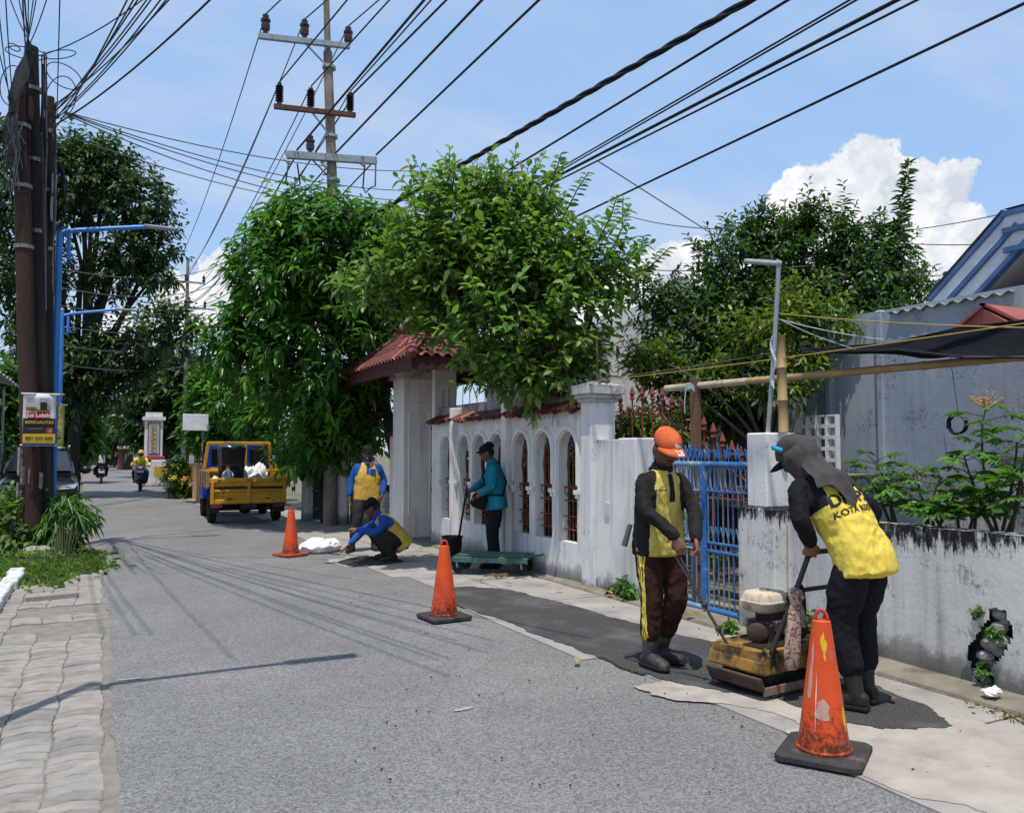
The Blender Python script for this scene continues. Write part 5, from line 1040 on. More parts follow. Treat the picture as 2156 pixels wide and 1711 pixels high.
for p, e, lb in (((738, 203), (940, 0), 'second thin wire rising from the middle cross-arm\'s right end'), ((625, 316), (893, 0), 'wire rising from the left end of the lowest cross-arm'), ((707, 322), (1015, 0), 'wire rising from the centre of the lowest cross-arm'), ((792, 326), (1135, 0), 'wire rising from the right end of the lowest cross-arm')):
    a = WY(*p, PY-.15); wire(a, exit_pt(*e, a.z-.15), .0, .022, lb, ext=1.4); wire(a+Vector((0, .2, -.1)), fp1[3]+Vector((jit(1.2), 0, -.6-jit(.4))), .9, .018, lb.replace('rising', 'sagging away')+' towards the distant pole')
# low-voltage lines along the right side
A0 = Vector((4.5, PY, 6.3))
def line_by(p1, p2, z, dz, r, lb, m=None, tw=False, back=1.0):
    a = exit_pt(*p1, z); c = exit_pt(*p2, z+dz); d = (c-a); a2 = a-d*back; 
    if not tw: return wire(a2, c+d*.8, .0, r, lb, m)
    base = a2; mb = MB(); L = (c+d*.8-a2); n = 150; x, y = frame(L)
    for ph in (0, 2.1, 4.2): mb.tube([L*(i/n)+(x*math.cos(i*.62+ph)+y*math.sin(i*.62+ph))*r for i in range(n+1)], r*.9, 5, caps=False)
    return tag(mb.build('overhead_wire', m or cable_m, loc=base, smooth=True), lb, 'wire')
line_by((800, 445), (1580, 0), 6.1, -.25, .022, 'thick twisted black cable crossing above the guava-like tree', tw=True, back=.15)
line_by((1060, 365), (1660, 0), 6.0, -.1, .016, 'single black wire just right of the thick twisted cable', back=.5)
line_by((1200, 342), (1790, 0), 5.7, 0, .011, 'left wire of the close pair over the broad-leaved tree', back=.5); line_by((1205, 345), (1804, 0), 5.7, 0, .011, 'right wire of the close pair over the broad-leaved tree', back=.5)
line_by((1230, 342), (1890, 0), 5.6, 0, .021, 'heavy black cable right of the close pair', back=.5); line_by((1200, 368), (1932, 0), 5.6, 0, .013, 'thinner wire under the heavy black cable', back=.4)
line_by((1310, 410), (2156, 8), 5.0, 0, .014, 'lone wire running to the top right corner', back=.4)
line_by((1260, 340), (1530, 512), 6.0, -.6, .010, 'thin wire slanting down right across the blue sky', alu, back=0)
for p, q, lb in (((1300, 448), (1545, 482), 'thin service wire beneath the slanting wire'), ((1820, 492), (2200, 428), 'thin wire rising past the gable'), ((1780, 502), (2200, 508), 'level thin wire crossing in front of the cumulus'), ((1380, 610), (1560, 655), 'thin wire in front of the feathery tree'), ((1260, 560), (1700, 560), 'fine level wire behind the spiry tree')):
    a, c = WZ(*p, 15), WZ(*q, 11.5); wire(a, c, .08, .008, lb, alu)
ORD = ('first', 'second', 'third', 'fourth', 'fifth', 'sixth', 'seventh', 'eighth', 'ninth', 'tenth', 'eleventh', 'twelfth')
# fans of cables from the rusty cluster
T0 = P3(66, 112, 15.0); S0 = P3(106, 245, 15.2)
for i, (x0, y0, x1, tip) in enumerate(((95, 300, 268, 0), (100, 270, 281, 0), (95, 255, 290, 0), (105, 235, 309, 0), (100, 248, 318, 0), (112, 250, 338, 0), (104, 262, 350, 0), (100, 230, 356, 0), (75, 120, 300, 0), (118, 262, 442, 0))):
    a = P3(x0, y0, 15.0); wire(a, exit_pt(x1, tip, a.z-.3-.1*(i % 3)), .10, .013 if i == 9 else .009, ORD[i]+' black cable from the left in the fan to the upper right' if i < 9 else 'lone heavier cable rising right of the fan from the slim pole', cable_m, 'cables fanning to the upper right' if i < 9 else None, ext=.9)
for i, x1 in enumerate((-25, -5, 12, 22, 40, 48, 52, 60, 70, 76, 98, 126)):
    a = P3(60+jit(8), 105+jit(10), 15) if 2 < i < 11 else P3(25+jit(4), 215, 14.8); 
    if i == 11: a = P3(120, 250, 15)
    wire(a, exit_pt(x1, 0, a.z-.25), .06, .012 if i in (5, 6) else .008, ORD[i]+' black cable from the left rising overhead from the rusty poles', cable_m, 'cables rising over the camera', ext=1.2)
for i, (p, q, r_) in enumerate((((138, 236), (960, 358), 30), ((136, 236), (900, 402), 30), ((136, 238), (900, 425), 30), ((136, 240), (800, 432), 30), ((140, 286), (605, 417), 30))):
    a = P3(*p, 15.2); wire(a, WZ(*q, 22), .35 if i < 4 else .1, .011, 'thin cable crossing the street from the slim pole to the right, number from top'.replace(', number from top', '')+(' (%s of five)' % ('topmost', 'second', 'third', 'fourth', 'lowest')[i]), alu)
for i in range(6):
    a = WZ(100+jit(20), 560+40*i, 22); wire(a, WZ(470, 555+i*38, 40), .5, .016, ORD[i]+' thin wire from the top sagging behind the blue lamp arm', alu, 'thin wires across the street in the distance')
for i in range(9):
    a = WZ(180, 780+i*10, 70); wire(a, WZ(480, 800+i*9, 45), .6, .022, ORD[i]+' fine wire from the top crossing the far end of the street', cable_m, 'fine wires at the street\'s end')
# street arch of pipes far down the road
sa = thing('street_arch', 'white tubular arch spanning the far end of the street', 'arch', (*WZ(245, 1000, 62).to_2d(), 0)); sb = Vector(sa.location)
for dy, yy in ((0, 0), (.0, 16)):
    MB().tube([WZ(x, y_+yy, 62-yy*.15)-sb for x, y_ in ((178, 905), (192, 876), (215, 862), (245, 858), (275, 866), (300, 882), (315, 890), (360, 891))], .09, 8).build('pipe', mat('white pipe', (.7, .72, .74), rough=.35), sa, smooth=True)
for s in (180, 362): MB().tube([WZ(s, 900, 62)-sb, WZ(s, 995, 62)-sb], .09, 8).build('leg', MATS['white pipe'], sa)
MB().box(WZ(330, 905, 62)-sb, (1.6, .1, .5)).build('name_board', mat('dull board', (.25, .22, .2)), sa)
MB().sphere(WZ(228, 857, 61.5)-sb, .28, 10, 6).build('globe', mat('white globe', (.85, .85, .86), rough=.2), sa, smooth=True)
# ================================================================== VEHICLES
yel = mat('truck yellow', (.62, .30, .012), (.52, .24, .012), 4, .42, .05, 30, c3=(.22, .10, .03), c3scale=9, c3lo=.58, c3hi=.66); tblue = mat('truck blue', (.012, .05, .36), (.01, .04, .28), 4, .35, coat=.3)
blk = mat('black rubber', (.014, .014, .014), (.022, .021, .02), 12, .85); blkp = mat('black plastic', (.012, .012, .013), rough=.35); glass = mat('dark glass', (.012, .015, .018), rough=.05, spec=.6); rimm = mat('steel rim', (.30, .30, .30), (.2, .19, .18), 9, .5, metal=.5); under = mat('greasy chassis', (.02, .019, .018), (.035, .03, .026), 8, .8)
board = mat('tan side board', (.36, .24, .10), (.26, .17, .075), 9, .75, c3=(.15, .09, .04), c3scale=12)
def wheel(par, c, r, w, name='wheel', rim=rimm):
    o = MB().lathe([(r*.62, -w/2), (r*.9, -w/2), (r, -w*.35), (r, w*.35), (r*.9, w/2), (r*.62, w/2)], 24, c, (1, 0, 0), caps=False).build(name, blk, par, smooth=40)
    MB().lathe([(r*.63, -w*.35), (r*.5, -w*.2), (r*.2, -w*.3), (r*.18, -w*.42)], 20, c, (1, 0, 0)).lathe([(r*.63, w*.35), (r*.5, w*.2), (r*.2, w*.3), (r*.18, w*.42)], 20, c, (1, 0, 0)).build('rim', rim, o, smooth=40); return o
tk = thing('pickup_truck', 'yellow flatbed pickup truck with blue cab parked at the right kerb', 'truck', (2.92, 18.95, 0), R(-2))
W_ = 1.66
tg = MB().box((0, .02, .965), (W_, .07, .09), None, .012).box((0, .02, .50), (W_-.06, .05, .10), None, .012).box((0, .03, .70), (W_-.06, .02, .5)).build('tailgate', yel, tk)
for x in (-.76, 0, .76): MB().box((x, -.012, .70), (.07, .05, .48), None, .008).build('tailgate_rib', yel, tg)
MB().box((0, -.008, .735), (W_-.1, .04, .04), None, .008).build('tailgate_crease', yel, tg)
for x in (-.62, .0, .62): MB().box((x, -.03, .965), (.09, .02, .045)).build('tailgate_catch', mat('worn catch', (.35, .22, .08)), tg)
for s, m in ((-1, board), (1, yel)):
    sb_ = MB().box((s*(W_/2+.01), 1.15, .99), (.05, 2.25, .34), None, .01).build('side_board', m, tk)
    for k in range(4): MB().box((s*(W_/2+.04), 1.15, .86+k*.085), (.012, 2.25, .018)).build('board_line', under, sb_)
    for yy in (.05, .75, 1.5, 2.2): MB().box((s*(W_/2+.045), yy, .98), (.03, .06, .38)).build('stake', m, sb_)
MB().box((0, 1.15, .80), (W_-.02, 2.3, .05)).build('bed_floor', under, tk)
MB().box((-.4, 1.9, .5), (.1, 3.8, .14)).box((.4, 1.9, .5), (.1, 3.8, .14)).box((0, .35, .45), (1.4, .12, .1)).lathe([(.07, -.6), (.07, .6)], 10, (0, .85, .32), (1, 0, 0)).sphere((.02, .85, .32), .15, 10, 8).build('chassis', under, tk)
MB().lathe([(.05, 0), (.05, .5)], 10, (.42, .1, .36), (0, 1, 0)).build('exhaust', under, tk)
for x in (-.70, .70): wheel(tk, (x, .85, .29), .29, .17)
for x in (-.70, .70): wheel(tk, (x, 3.05, .29), .29, .17)
for x in (-.70, .70): MB().box((x, .42, .38), (.26, .015, .3)).build('mud_flap', blkp, tk)
for x in (-.66, .66): MB().box((x, .0, .42), (.24, .06, .10), None, .01).build('tail_light', mat('tail red', (.16, .02, .015), rough=.3), tk)
MB().box((0, -.02, .40), (.34, .02, .12)).build('number_plate', blkp, tk)
# head board frame and cab
hf = MB()
for a, c_ in (((-.80, 2.25, .95), (-.70, 2.20, 1.80)), ((.80, 2.25, .95), (.72, 2.20, 1.80)), ((.16, 2.22, .95), (.16, 2.2, 1.78)), ((-.72, 2.2, 1.79), (.74, 2.2, 1.79)), ((-.80, 2.24, 1.12), (.80, 2.24, 1.12))): hf.beam(a, c_, .075, .075, (0, 1, 0), .01)
hf.build('head_frame', yel, tk)
MB().box((-.32, 2.28, 1.06), (.95, .03, .3)).box((.48, 2.28, 1.0), (.6, .03, .18)).build('head_panel', yel, tk)
def ring(hw, z0, z1, y, top=.8, n=5):
    return [(-hw, y, z0), (hw, y, z0), (hw, y, (z0+z1)*.55), (hw*top, y, z1-.05), (hw*top*.9, y, z1), (-hw*top*.9, y, z1), (-hw*top, y, z1-.05), (-hw, y, (z0+z1)*.55)]
cabu = MB().loft([ring(.80, .45, 1.74, 2.42, .86), ring(.80, .45, 1.78, 2.7, .86), ring(.79, .45, 1.76, 3.2, .84), ring(.78, .45, 1.25, 3.85, .95), ring(.74, .45, 1.05, 4.0, .95)]); cabu.m = [0]*len(cabu.m); cab = cabu.build('cab', [tblue], tk)
MB().box((-.3, 2.41, 1.47), (.62, .012, .36), None, .0).box((.44, 2.41, 1.47), (.34, .012, .36)).build('rear_window', glass, tk)
MB().box((.52, 2.3, 1.36), (.34, .02, .74), None, .006).build('dark_panel', mat('grey tinted panel', (.035, .035, .033), rough=.25), tk)
for s in (-1, 1): MB().box((s*.80, 2.9, 1.42), (.02, .5, .32)).build('side_window', glass, tk); mm_ = MB().box((s*1.0, 3.45, 1.38), (.15, .06, .24), None, .03).build('mirror', blkp, tk); MB().beam((s*.78, 3.45, 1.3), (s*.95, 3.45, 1.36), .03, .03).build('mirror_arm', blkp, mm_); MB().box((s*1.0, 3.415, 1.38), (.12, .012, .2)).build('mirror_glass', mat('mirror face', (.6, .62, .65), rough=.1, metal=.8), mm_)
# load on the truck
bn = thing('black_bin', 'tall black plastic bin with a crumpled bag over it on the truck bed', 'bin', (2.62, 19.55, .825), .1)
MB().loft([[(x*k, y_*k*.8, z) for x, y_ in ((-.25, -.25), (.25, -.25), (.25, .25), (-.25, .25))] for z, k in ((0, .86), (.42, .98), (.43, 1.04), (.46, 1.04), (.47, .96), (.82, 1.06), (.86, 1.06))]).build('body', blkp, bn)
mb = MB().sphere((0, 0, .86), (.30, .26, .10), 18, 10); mb.v = [tuple(Vector(v)+Vector((1, 1, .8))*.05*noise.noise(Vector(v)*11)) for v in mb.v]; mb.build('plastic_bag', mat('shiny black bag', (.03, .03, .032), (.12, .12, .12), 9, .15, .6, 25), bn, smooth=True)
wj = thing('water_jug', 'clear plastic water jug with red cap on the truck bed', 'jug', (2.50, 19.18, .83))
clear = mat('clear plastic', (.78, .82, .84), (.72, .77, .80), 5, .12, trans=.75, ior=1.2)
MB().lathe([(.115, 0), (.125, .02), (.125, .10), (.118, .12), (.125, .14), (.125, .25), (.10, .31), (.04, .36), (.035, .40)], 18).build('body', clear, wj, smooth=40); MB().lathe([(.04, .40), (.04, .44)], 12).build('cap', rd, wj)
sackm = mat('white woven sack', (.82, .81, .79), (.70, .69, .67), 6, .8, .5, 90, c3=(.45, .38, .30), c3scale=3, c3lo=.62, c3hi=.72)
def sack(label, loc, r, rz=0, seed=0, name='white_sack'):
    o = thing(name, label, 'sack', loc, rz); mb = MB().sphere((0, 0, r[2]*.75), r, 48, 28); out = []
    for v in mb.v:
        p = Vector(v); n_ = noise.noise(p*4.5+Vector((seed, 0, 0)))*.45+(.25-abs(noise.noise(p*9+Vector((seed, 3, 0)))))*.55+(.2-abs(noise.noise(Vector((p.x*20, p.y*14, p.z*20+seed)))))*.3
        q = p*(1+n_*.6); q.z = max(q.z, .0); out.append(tuple(q))
    mb.v = out; mb.build('bag', sackm, o, smooth=True); return o
sack('flat heap of white sacks along the tailgate', (3.22, 19.3, .83), (.42, .22, .10), 0, 1); sack('bulging white sack behind the black bin', (2.98, 20.0, .83), (.26, .3, .24), .4, 2); sack('upright white sack with twisted neck on the truck', (3.30, 20.1, .83), (.18, .2, .26), .2, 5); sack('small white bag at the left end of the bed', (2.27, 19.5, .83), (.10, .12, .12), 0, 7)
gk = sack('crumpled white sack lying on the road beside the far cone', (*G(672, 1162).to_2d(), .0), (.36, .26, .12), .4, 9)
st = thing('spade', 'dark spade handle leaning across the sacks on the truck', 'spade', (3.2, 19.75, .85)); MB().tube([(-.12, .3, .42), (.12, -.1, .12)], .018, 8).build('handle', blkp, st); MB().box((.14, -.14, .09), (.12, .16, .02)).build('blade', blkp, st)
bc = thing('small_can', 'small blue and white can beside the water jug', 'can', (2.86, 19.14, .83)); MB().lathe([(.055, 0), (.055, .11)], 12).build('body', wh, bc); MB().lathe([(.057, .11), (.057, .18), (.04, .185)], 12).build('band', tblue, bc)

# dark SUV parked at the left, nose towards us
cp_ = mat('black car paint', (.008, .009, .011), rough=.28, coat=.15, spec=.4); chrome = mat('chrome', (.5, .5, .52), rough=.15, metal=1.); lampm = mat('headlamp', (.35, .37, .4), (.2, .21, .23), 30, .06, spec=.8)
sv = thing('parked_suv', 'black people-carrier parked nose-on at the left behind the poles', 'car', (-1.30, 22.2, 0), R(2))
def sec(hw, z0, z1, y, n=20, p=3.4):
    out = []
    for i in range(n): a = 2*math.pi*i/n; c_, s_ = math.cos(a), math.sin(a); out.append((hw*math.copysign(abs(c_)**(2/p), c_), y, (z0+z1)/2+(z1-z0)/2*math.copysign(abs(s_)**(2/p), s_)))
    return out
MB().loft([sec(.62, .30, .66, 0), sec(.78, .24, .80, .08), sec(.84, .22, .92, .28), sec(.86, .22, 1.00, .9), sec(.87, .22, 1.06, 1.3), sec(.87, .22, 1.08, 3.6), sec(.85, .24, 1.08, 4.1), sec(.78, .32, 1.0, 4.3)]).build('body', cp_, sv, smooth=50)
cab2 = MB().loft([sec(.76, .98, 1.08, .95), sec(.74, 1.0, 1.36, 1.35), sec(.68, 1.0, 1.62, 1.9), sec(.67, 1.0, 1.68, 2.6), sec(.67, 1.0, 1.68, 3.6), sec(.64, 1.0, 1.6, 4.05), sec(.6, 1.0, 1.2, 4.2)]).build('cabin', cp_, sv, smooth=50)
mb = MB(); mb.add([(-.70, .985, 1.09), (.70, .985, 1.09), (.56, 1.74, 1.57), (-.56, 1.74, 1.57)], [(0, 1, 2, 3)]); mb.v = [(x, y_-.06, z+.03) for x, y_, z in mb.v]; mb.build('windscreen', mat('windscreen', (.035, .045, .06), (.02, .028, .04), 2, .2, spec=.4), sv)
for s in (-1, 1):
    mb = MB(); mb.add([(s*.745, 1.25, 1.12), (s*.70, 1.85, 1.52), (s*.69, 3.7, 1.54), (s*.76, 3.9, 1.12)], [(0, 1, 2, 3)]); mb.v = [(x+s*.02, y_, z) for x, y_, z in mb.v]; mb.build('side_glass', glass, sv)
    mr = MB().sphere((s*1.0, 1.15, 1.13), (.13, .09, .10), 12, 8).build('mirror', cp_, sv, smooth=True); MB().beam((s*.8, 1.22, 1.06), (s*.95, 1.18, 1.1), .05, .05).build('mirror_arm', cp_, mr)
    MB().loft([[(s*x, y_, z) for x, y_, z in ((.40, -.0+k, .70), (.76, .12+k, .72), (.82, .32+k, .84), (.46, .06+k, .80))] for k in (0, -.035)]).build('headlight', lampm, sv)
    MB().tube([(s*.62, 1.95, 1.70), (s*.63, 2.2, 1.74), (s*.62, 3.6, 1.73), (s*.61, 3.9, 1.66)], .022, 8).build('roof_rail', galv, sv, smooth=True)
    MB().lathe([(.06, 0), (.06, .03)], 12, (s*.62, .0, .42), (0, -1, 0)).build('fog_lamp', lampm, sv)
    for yy in (.75, 3.4): wheel(sv, (s*.78, yy, .31), .31, .2)
MB().box((0, -.02, .68), (.72, .05, .03)).box((0, -.015, .62), (.74, .05, .02)).build('grille_bar', chrome, sv); MB().box((0, -.01, .58), (.76, .06, .14), None, .02).build('grille', blkp, sv); MB().box((0, -.035, .40), (.42, .02, .11)).build('number_plate', blkp, sv); MB().box((0, .92, 1.03), (1.2, .04, .02)).build('wiper', blkp, sv)

# scooters
def scooter(name, label, loc, rz, col, plate=True, back=False, grp=None):
    o = thing(name, label, 'motorcycle', loc, rz, grp)                  # nose along local -y
    wheel(o, (0, -.62, .28), .28, .09); wheel(o, (0, .62, .28), .28, .11)
    MB().loft([[(x*hw, y_+.02, z) for x in (-1, 1) for y_, z in (((y0, z0), (y0, z1)) if x < 0 else ((y0, z1), (y0, z0)))] for y0, hw, z0, z1 in ((-.45, .10, .45, .62), (-.36, .20, .40, .86), (-.30, .22, .36, .92), (-.22, .16, .34, .90))]).build('leg_shield', col, o, smooth=30)
    MB().loft([sec(.11, .40, .62, -.05, 12), sec(.15, .40, .74, .15, 12), sec(.17, .42, .80, .5, 12), sec(.11, .55, .80, .85, 12), sec(.05, .66, .76, 1.0, 12)]).build('body', col, o, smooth=50)
    MB().loft([sec(.12, .74, .80, -.02, 12), sec(.14, .76, .84, .3, 12), sec(.13, .80, .88, .75, 12), sec(.07, .80, .86, .9, 12)]).build('seat', blk, o, smooth=50)
    MB().box((0, -.1, .33), (.28, .42, .08), None, .02).build('floor_board', blkp, o)
    fk = MB().tube([(-.06, -.64, .28), (-.07, -.42, .72)], .022, 8).tube([(.06, -.64, .28), (.07, -.42, .72)], .022, 8).build('fork', blkp, o); MB().loft([sec(.07, .5, .56, -.9, 10), sec(.08, .55, .62, -.65, 10), sec(.07, .5, .56, -.42, 10)]).build('front_fender', col, o, smooth=50)
    MB().loft([sec(.12, .86, .98, -.50, 12), sec(.17, .85, 1.04, -.40, 12), sec(.10, .90, 1.02, -.30, 12)]).build('headset', col, o, smooth=50); MB().sphere((0, -.50, .93), (.11, .05, .06), 12, 8).build('headlight', lampm, o, smooth=True)
    hb_ = MB().tube([(-.34, -.26, 1.0), (-.15, -.36, 1.0), (.15, -.36, 1.0), (.34, -.26, 1.0)], .018, 8).build('handlebar', blkp, o)
    for s in (-1, 1): MB().tube([(s*.24, -.32, 1.0), (s*.30, -.34, 1.18)], .008, 6).sphere((s*.33, -.34, 1.22), (.07, .02, .05), 10, 6).build('mirror', blkp, o)
    MB().box((0, -.47, .80), (.26, .012, .10)).build('number_plate', wh if plate else blkp, o); MB().box((0, .98, .60), (.22, .012, .12)).build('rear_plate', wh, o); MB().box((0, 1.0, .74), (.16, .03, .05)).build('tail_light', rd, o)
    MB().tube([(.15, .2, .3), (.17, .9, .36)], [.05, .06], 8).build('muffler', blkp, o); return o
navy = mat('navy scooter paint', (.012, .02, .06), rough=.2, coat=.5); scb = mat('black scooter paint', (.012, .012, .013), rough=.2, coat=.5)
m1 = G(295, 1033); m2 = G(213, 1017)
scooter('scooter', 'dark blue scooter coming towards us with a rider in yellow', (m1.x, m1.y, 0), R(-4), navy)
scooter('scooter', 'black scooter riding away with a rider wearing a pale backpack', (m2.x, m2.y, 0), R(180), scb, False)
scooter('scooter', 'tiny scooter further away at the street\'s left', tuple(G(203, 999).to_2d())+(0,), R(170), scb)
# ================================================================== TOOLS AND SMALL THINGS
def cone_mat(nm, seed):
    m = mat(nm, (.70, .085, .014), (.58, .06, .012), 5+seed, .42, .12, 40, c3=(.40, .16, .11), c3scale=5+seed, c3lo=.56, c3hi=.70, spec=.4)
    nd, ln = nodes_of(m); b_ = nd['Principled BSDF']; src = b_.inputs['Base Color'].links[0].from_socket; g = [n for n in nd if n.type == 'NEW_GEOMETRY'][0]
    sp = nd.new('ShaderNodeSeparateXYZ'); ln.new(g.outputs[0], sp.inputs[0]); n = nd.new('ShaderNodeTexNoise'); n.inputs['Scale'].default_value = 38; n.inputs['Detail'].default_value = 7; n.inputs['Roughness'].default_value = .7; ln.new(g.outputs[0], n.inputs[0])
    r = nd.new('ShaderNodeMapRange'); ln.new(sp.outputs[2], r.inputs[0]); r.inputs[1].default_value = .36; r.inputs[2].default_value = .05; r.inputs[3].default_value = -.12; r.inputs[4].default_value = .20
    a = nd.new('ShaderNodeMath'); ln.new(n.outputs[0], a.inputs[0]); ln.new(r.outputs[0], a.inputs[1]); r2 = nd.new('ShaderNodeMapRange'); ln.new(a.outputs[0], r2.inputs[0]); r2.inputs[1].default_value = .52; r2.inputs[2].default_value = .70; r2.inputs[4].default_value = .88
    mx = nd.new('ShaderNodeMix'); mx.data_type = 'RGBA'; ln.new(r2.outputs[0], mx.inputs[0]); ln.new(src, mx.inputs[6]); mx.inputs[7].default_value = (.045, .018, .012, 1); ln.new(mx.outputs[2], b_.inputs['Base Color']); return m
blk_base = mat('dusty black rubber', (.05, .045, .042), (.03, .028, .027), 14, .85, .3, 60, c3=(.12, .08, .065), c3scale=10)
yspot = mat('yellow paint blotch', (.72, .42, .02), rough=.6)
def cone(label, p, rz, s, k, basem):
    la = math.atan2(-p.x, p.y)-rz
    o = thing('traffic_cone', label, 'traffic cone', (p.x, p.y, .0), rz, 'orange traffic cones along the repair')
    bs = MB(); z0 = .012; q = [(a*.21, c_*.21) for a, c_ in ((-1, -.86), (-.86, -1), (.86, -1), (1, -.86), (1, .86), (.86, 1), (-.86, 1), (-1, .86))]
    bs.loft([[(x*f*s, y_*f*s, z*s) for x, y_ in q] for z, f in ((z0, .97), (z0+.005, 1), (z0+.028, 1), (z0+.036, .96))]); bs.build('base', basem, o)
    MB().lathe([(.142*s, .045*s), (.142*s, .06*s), (.128*s, .066*s), (.046*s, .70*s), (.040*s, .705*s)], 28).build('shell', cone_mat('cone plastic %d' % k, k*1.7), o, smooth=40)
    MB().tube([(.030*s*math.cos(t)*math.cos(la), .030*s*math.cos(t)*math.sin(la), .70*s+.056*s*math.sin(t)) for t in [math.pi*i/10 for i in range(11)]], .010*s, 8).build('carry_loop', mat('cone loop', (.55, .05, .03), (.4, .04, .03), 9, .5), o, smooth=True); return o
def on_cone(o, z, ang, w, h, m, name):                 # a shallow scale of paint wrapped on the cone's shell
    mb = MB(); r_ = lambda zz: .128-(zz-.066)*(.082/.634)+.0015; vs = []; n = 9
    out = [(math.cos(2*math.pi*i/n)*(1+.5*jit(1)), math.sin(2*math.pi*i/n)*(1+.4*jit(1))) for i in range(n)]
    for a, c_ in out+[(0, 0)]: zz = z+c_*h; rr = r_(zz); th = ang+a*w/rr; vs.append((rr*math.cos(th), rr*math.sin(th), zz))
    mb.add(vs, [(i, (i+1) % n, n) for i in range(n)]); mb.build(name, m, o)
c1 = cone('big scuffed orange traffic cone nearest the camera, yellow paint blotches', G(1735, 1594), R(33), 1.0, 1, blk_base)
random.seed(2); ca = math.atan2(-3.2, -3.36)-R(33)
on_cone(c1, .60, ca+.12, .014, .045, yspot, 'paint_blotch'); on_cone(c1, .53, ca+.18, .007, .02, yspot, 'paint_blotch'); on_cone(c1, .22, ca+1.15, .012, .05, yspot, 'paint_blotch'); on_cone(c1, .26, ca-.05, .035, .05, mat('greyish scuff', (.45, .25, .20), (.5, .33, .28), 20, .7), 'scuff')
on_cone(c1, .38, ca-.75, .012, .10, MATS['greyish scuff'], 'scuff'); on_cone(c1, .52, ca-.7, .010, .08, MATS['greyish scuff'], 'scuff'); on_cone(c1, .30, ca-.35, .002, .14, wh, 'white_drip')
cone('middle orange traffic cone beside the fresh asphalt strip', G(935, 1303), R(5), .98, 2, blk_base); cone('farthest orange traffic cone with an orange base, near the truck', G(612, 1170), R(26), .98, 3, mat('cone base orange', (.42, .06, .02), (.25, .045, .02), 14, .7))

# plate compactor
pc = thing('plate_compactor', 'yellow rusty plate compactor with white-tanked engine', 'plate compactor', (4.11, 4.34, .018), R(7))
ryel = mat('rusty yellow steel', (.40, .21, .035), (.20, .10, .03), 9, .7, .4, 50, c3=(.055, .035, .022), c3scale=7, c3lo=.46, c3hi=.60); oil = mat('oily black steel', (.018, .016, .015), (.05, .035, .024), 10, .5, .4, 40); dkrust = mat('dark rusted plate', (.075, .045, .028), (.03, .022, .018), 12, .7, .5, 50)
# bottom plate with upturned lips (x across street = its length here)
prof = [(-.40, .13), (-.36, .05), (-.28, .008), (.28, .008), (.36, .05), (.40, .12), (.385, .13), (.35, .065), (.27, .028), (-.27, .028), (-.35, .065), (-.385, .14)]
pl = MB().prism(prof, .46).build('base_plate', dkrust, pc)
for s in (-1, 1): MB().beam((-.36, s*.225, .05), (.36, s*.225, .05), .014, .05).build('plate_edge', mat('worn tan edge', (.30, .19, .12), (.16, .10, .07), 14, .7), pl)
MB().lathe([(.075, -.16), (.085, -.14), (.085, .14), (.075, .16)], 14, (-.16, 0, .13), (0, 1, 0)).build('exciter', oil, pc, smooth=40)
for x in (-.26, .24):
    for s in (-1, 1): MB().lathe([(.035, 0), (.04, .03), (.035, .06)], 10, (x, s*.16, .08)).build('rubber_mount', blk, pc)
# deck: bevelled tray
dk = MB().loft([[(x*a, y_*c_, z) for x, y_ in ((-.37, -.225), (.37, -.225), (.37, .225), (-.37, .225))] for z, a, c_ in ((.15, 1.0, 1.0), (.165, 1.02, 1.02), (.225, 1.0, 1.0), (.295, .86, .92), (.30, .80, .86), (.285, .78, .84))]).build('deck', ryel, pc)
MB().box((-.10, -.1, .298), (.42, .18, .02)).build('belt_slot', oil, dk)
MB().beam((-.34, -.215, .255), (.30, -.215, .255), .02, .08, (0, 0, 1)).build('deck_rail', ryel, dk); MB().beam((-.355, -.2, .25), (-.355, .2, .25), .02, .08).build('deck_rail', ryel, dk)
MB().box((.20, -.205, .262), (.13, .05, .07), Matrix.Rotation(R(-28), 3, 'X')).build('bright_patch', mat('bright yellow paint', (.62, .36, .03), (.5, .27, .03), 12, .6), dk)
# engine
en = MB().box((.0, .02, .40), (.26, .24, .18), None, .02).box((.06, .02, .52), (.22, .20, .14), None, .015).lathe([(.11, 0), (.125, .02), (.125, .07), (.10, .09)], 18, (.12, -.12, .45), (1, -.2, 0)).build('engine_block', oil, pc)
for k in range(7): MB().box((-.05, .02, .40+k*.016), (.20, .22, .006)).build('cooling_fin', mat('sooty alloy', (.12, .12, .12), (.06, .06, .06), 20, .5, metal=.5), en)
MB().box((-.02, -.10, .46), (.12, .06, .10), None, .01).build('crankcase_cover', MATS['sooty alloy'], en); MB().lathe([(.045, 0), (.045, .02)], 14, (.04, -.135, .40), (0, -1, 0)).build('recoil_cap', MATS['sooty alloy'], en)
pu = MB().lathe([(.075, 0), (.085, .01), (.085, .05), (.07, .06)], 20, (-.22, -.04, .42), (-.75, -.65, 0)).build('pulley', mat('rusty pulley', (.10, .06, .045), (.06, .04, .035), 15, .6, metal=.4), pc, smooth=40)
MB().lathe([(.06, 0), (.06, .10)], 14, (-.17, .0, .43), (-.75, -.65, 0)).build('clutch_drum', MATS['rusty pulley'], pu)
for dx in (-.07, .07): MB().tube([(-.22+dx*.9, -.06-dx*.3, .42), (-.20+dx*.5, -.08-dx*.2, .30)], .010, 6).build('drive_belt', blk, pc)
tank = mat('dirty cream tank', (.66, .58, .46), (.52, .42, .30), 6, .5, .1, 40, c3=(.30, .20, .12), c3scale=12, c3lo=.56, c3hi=.68)
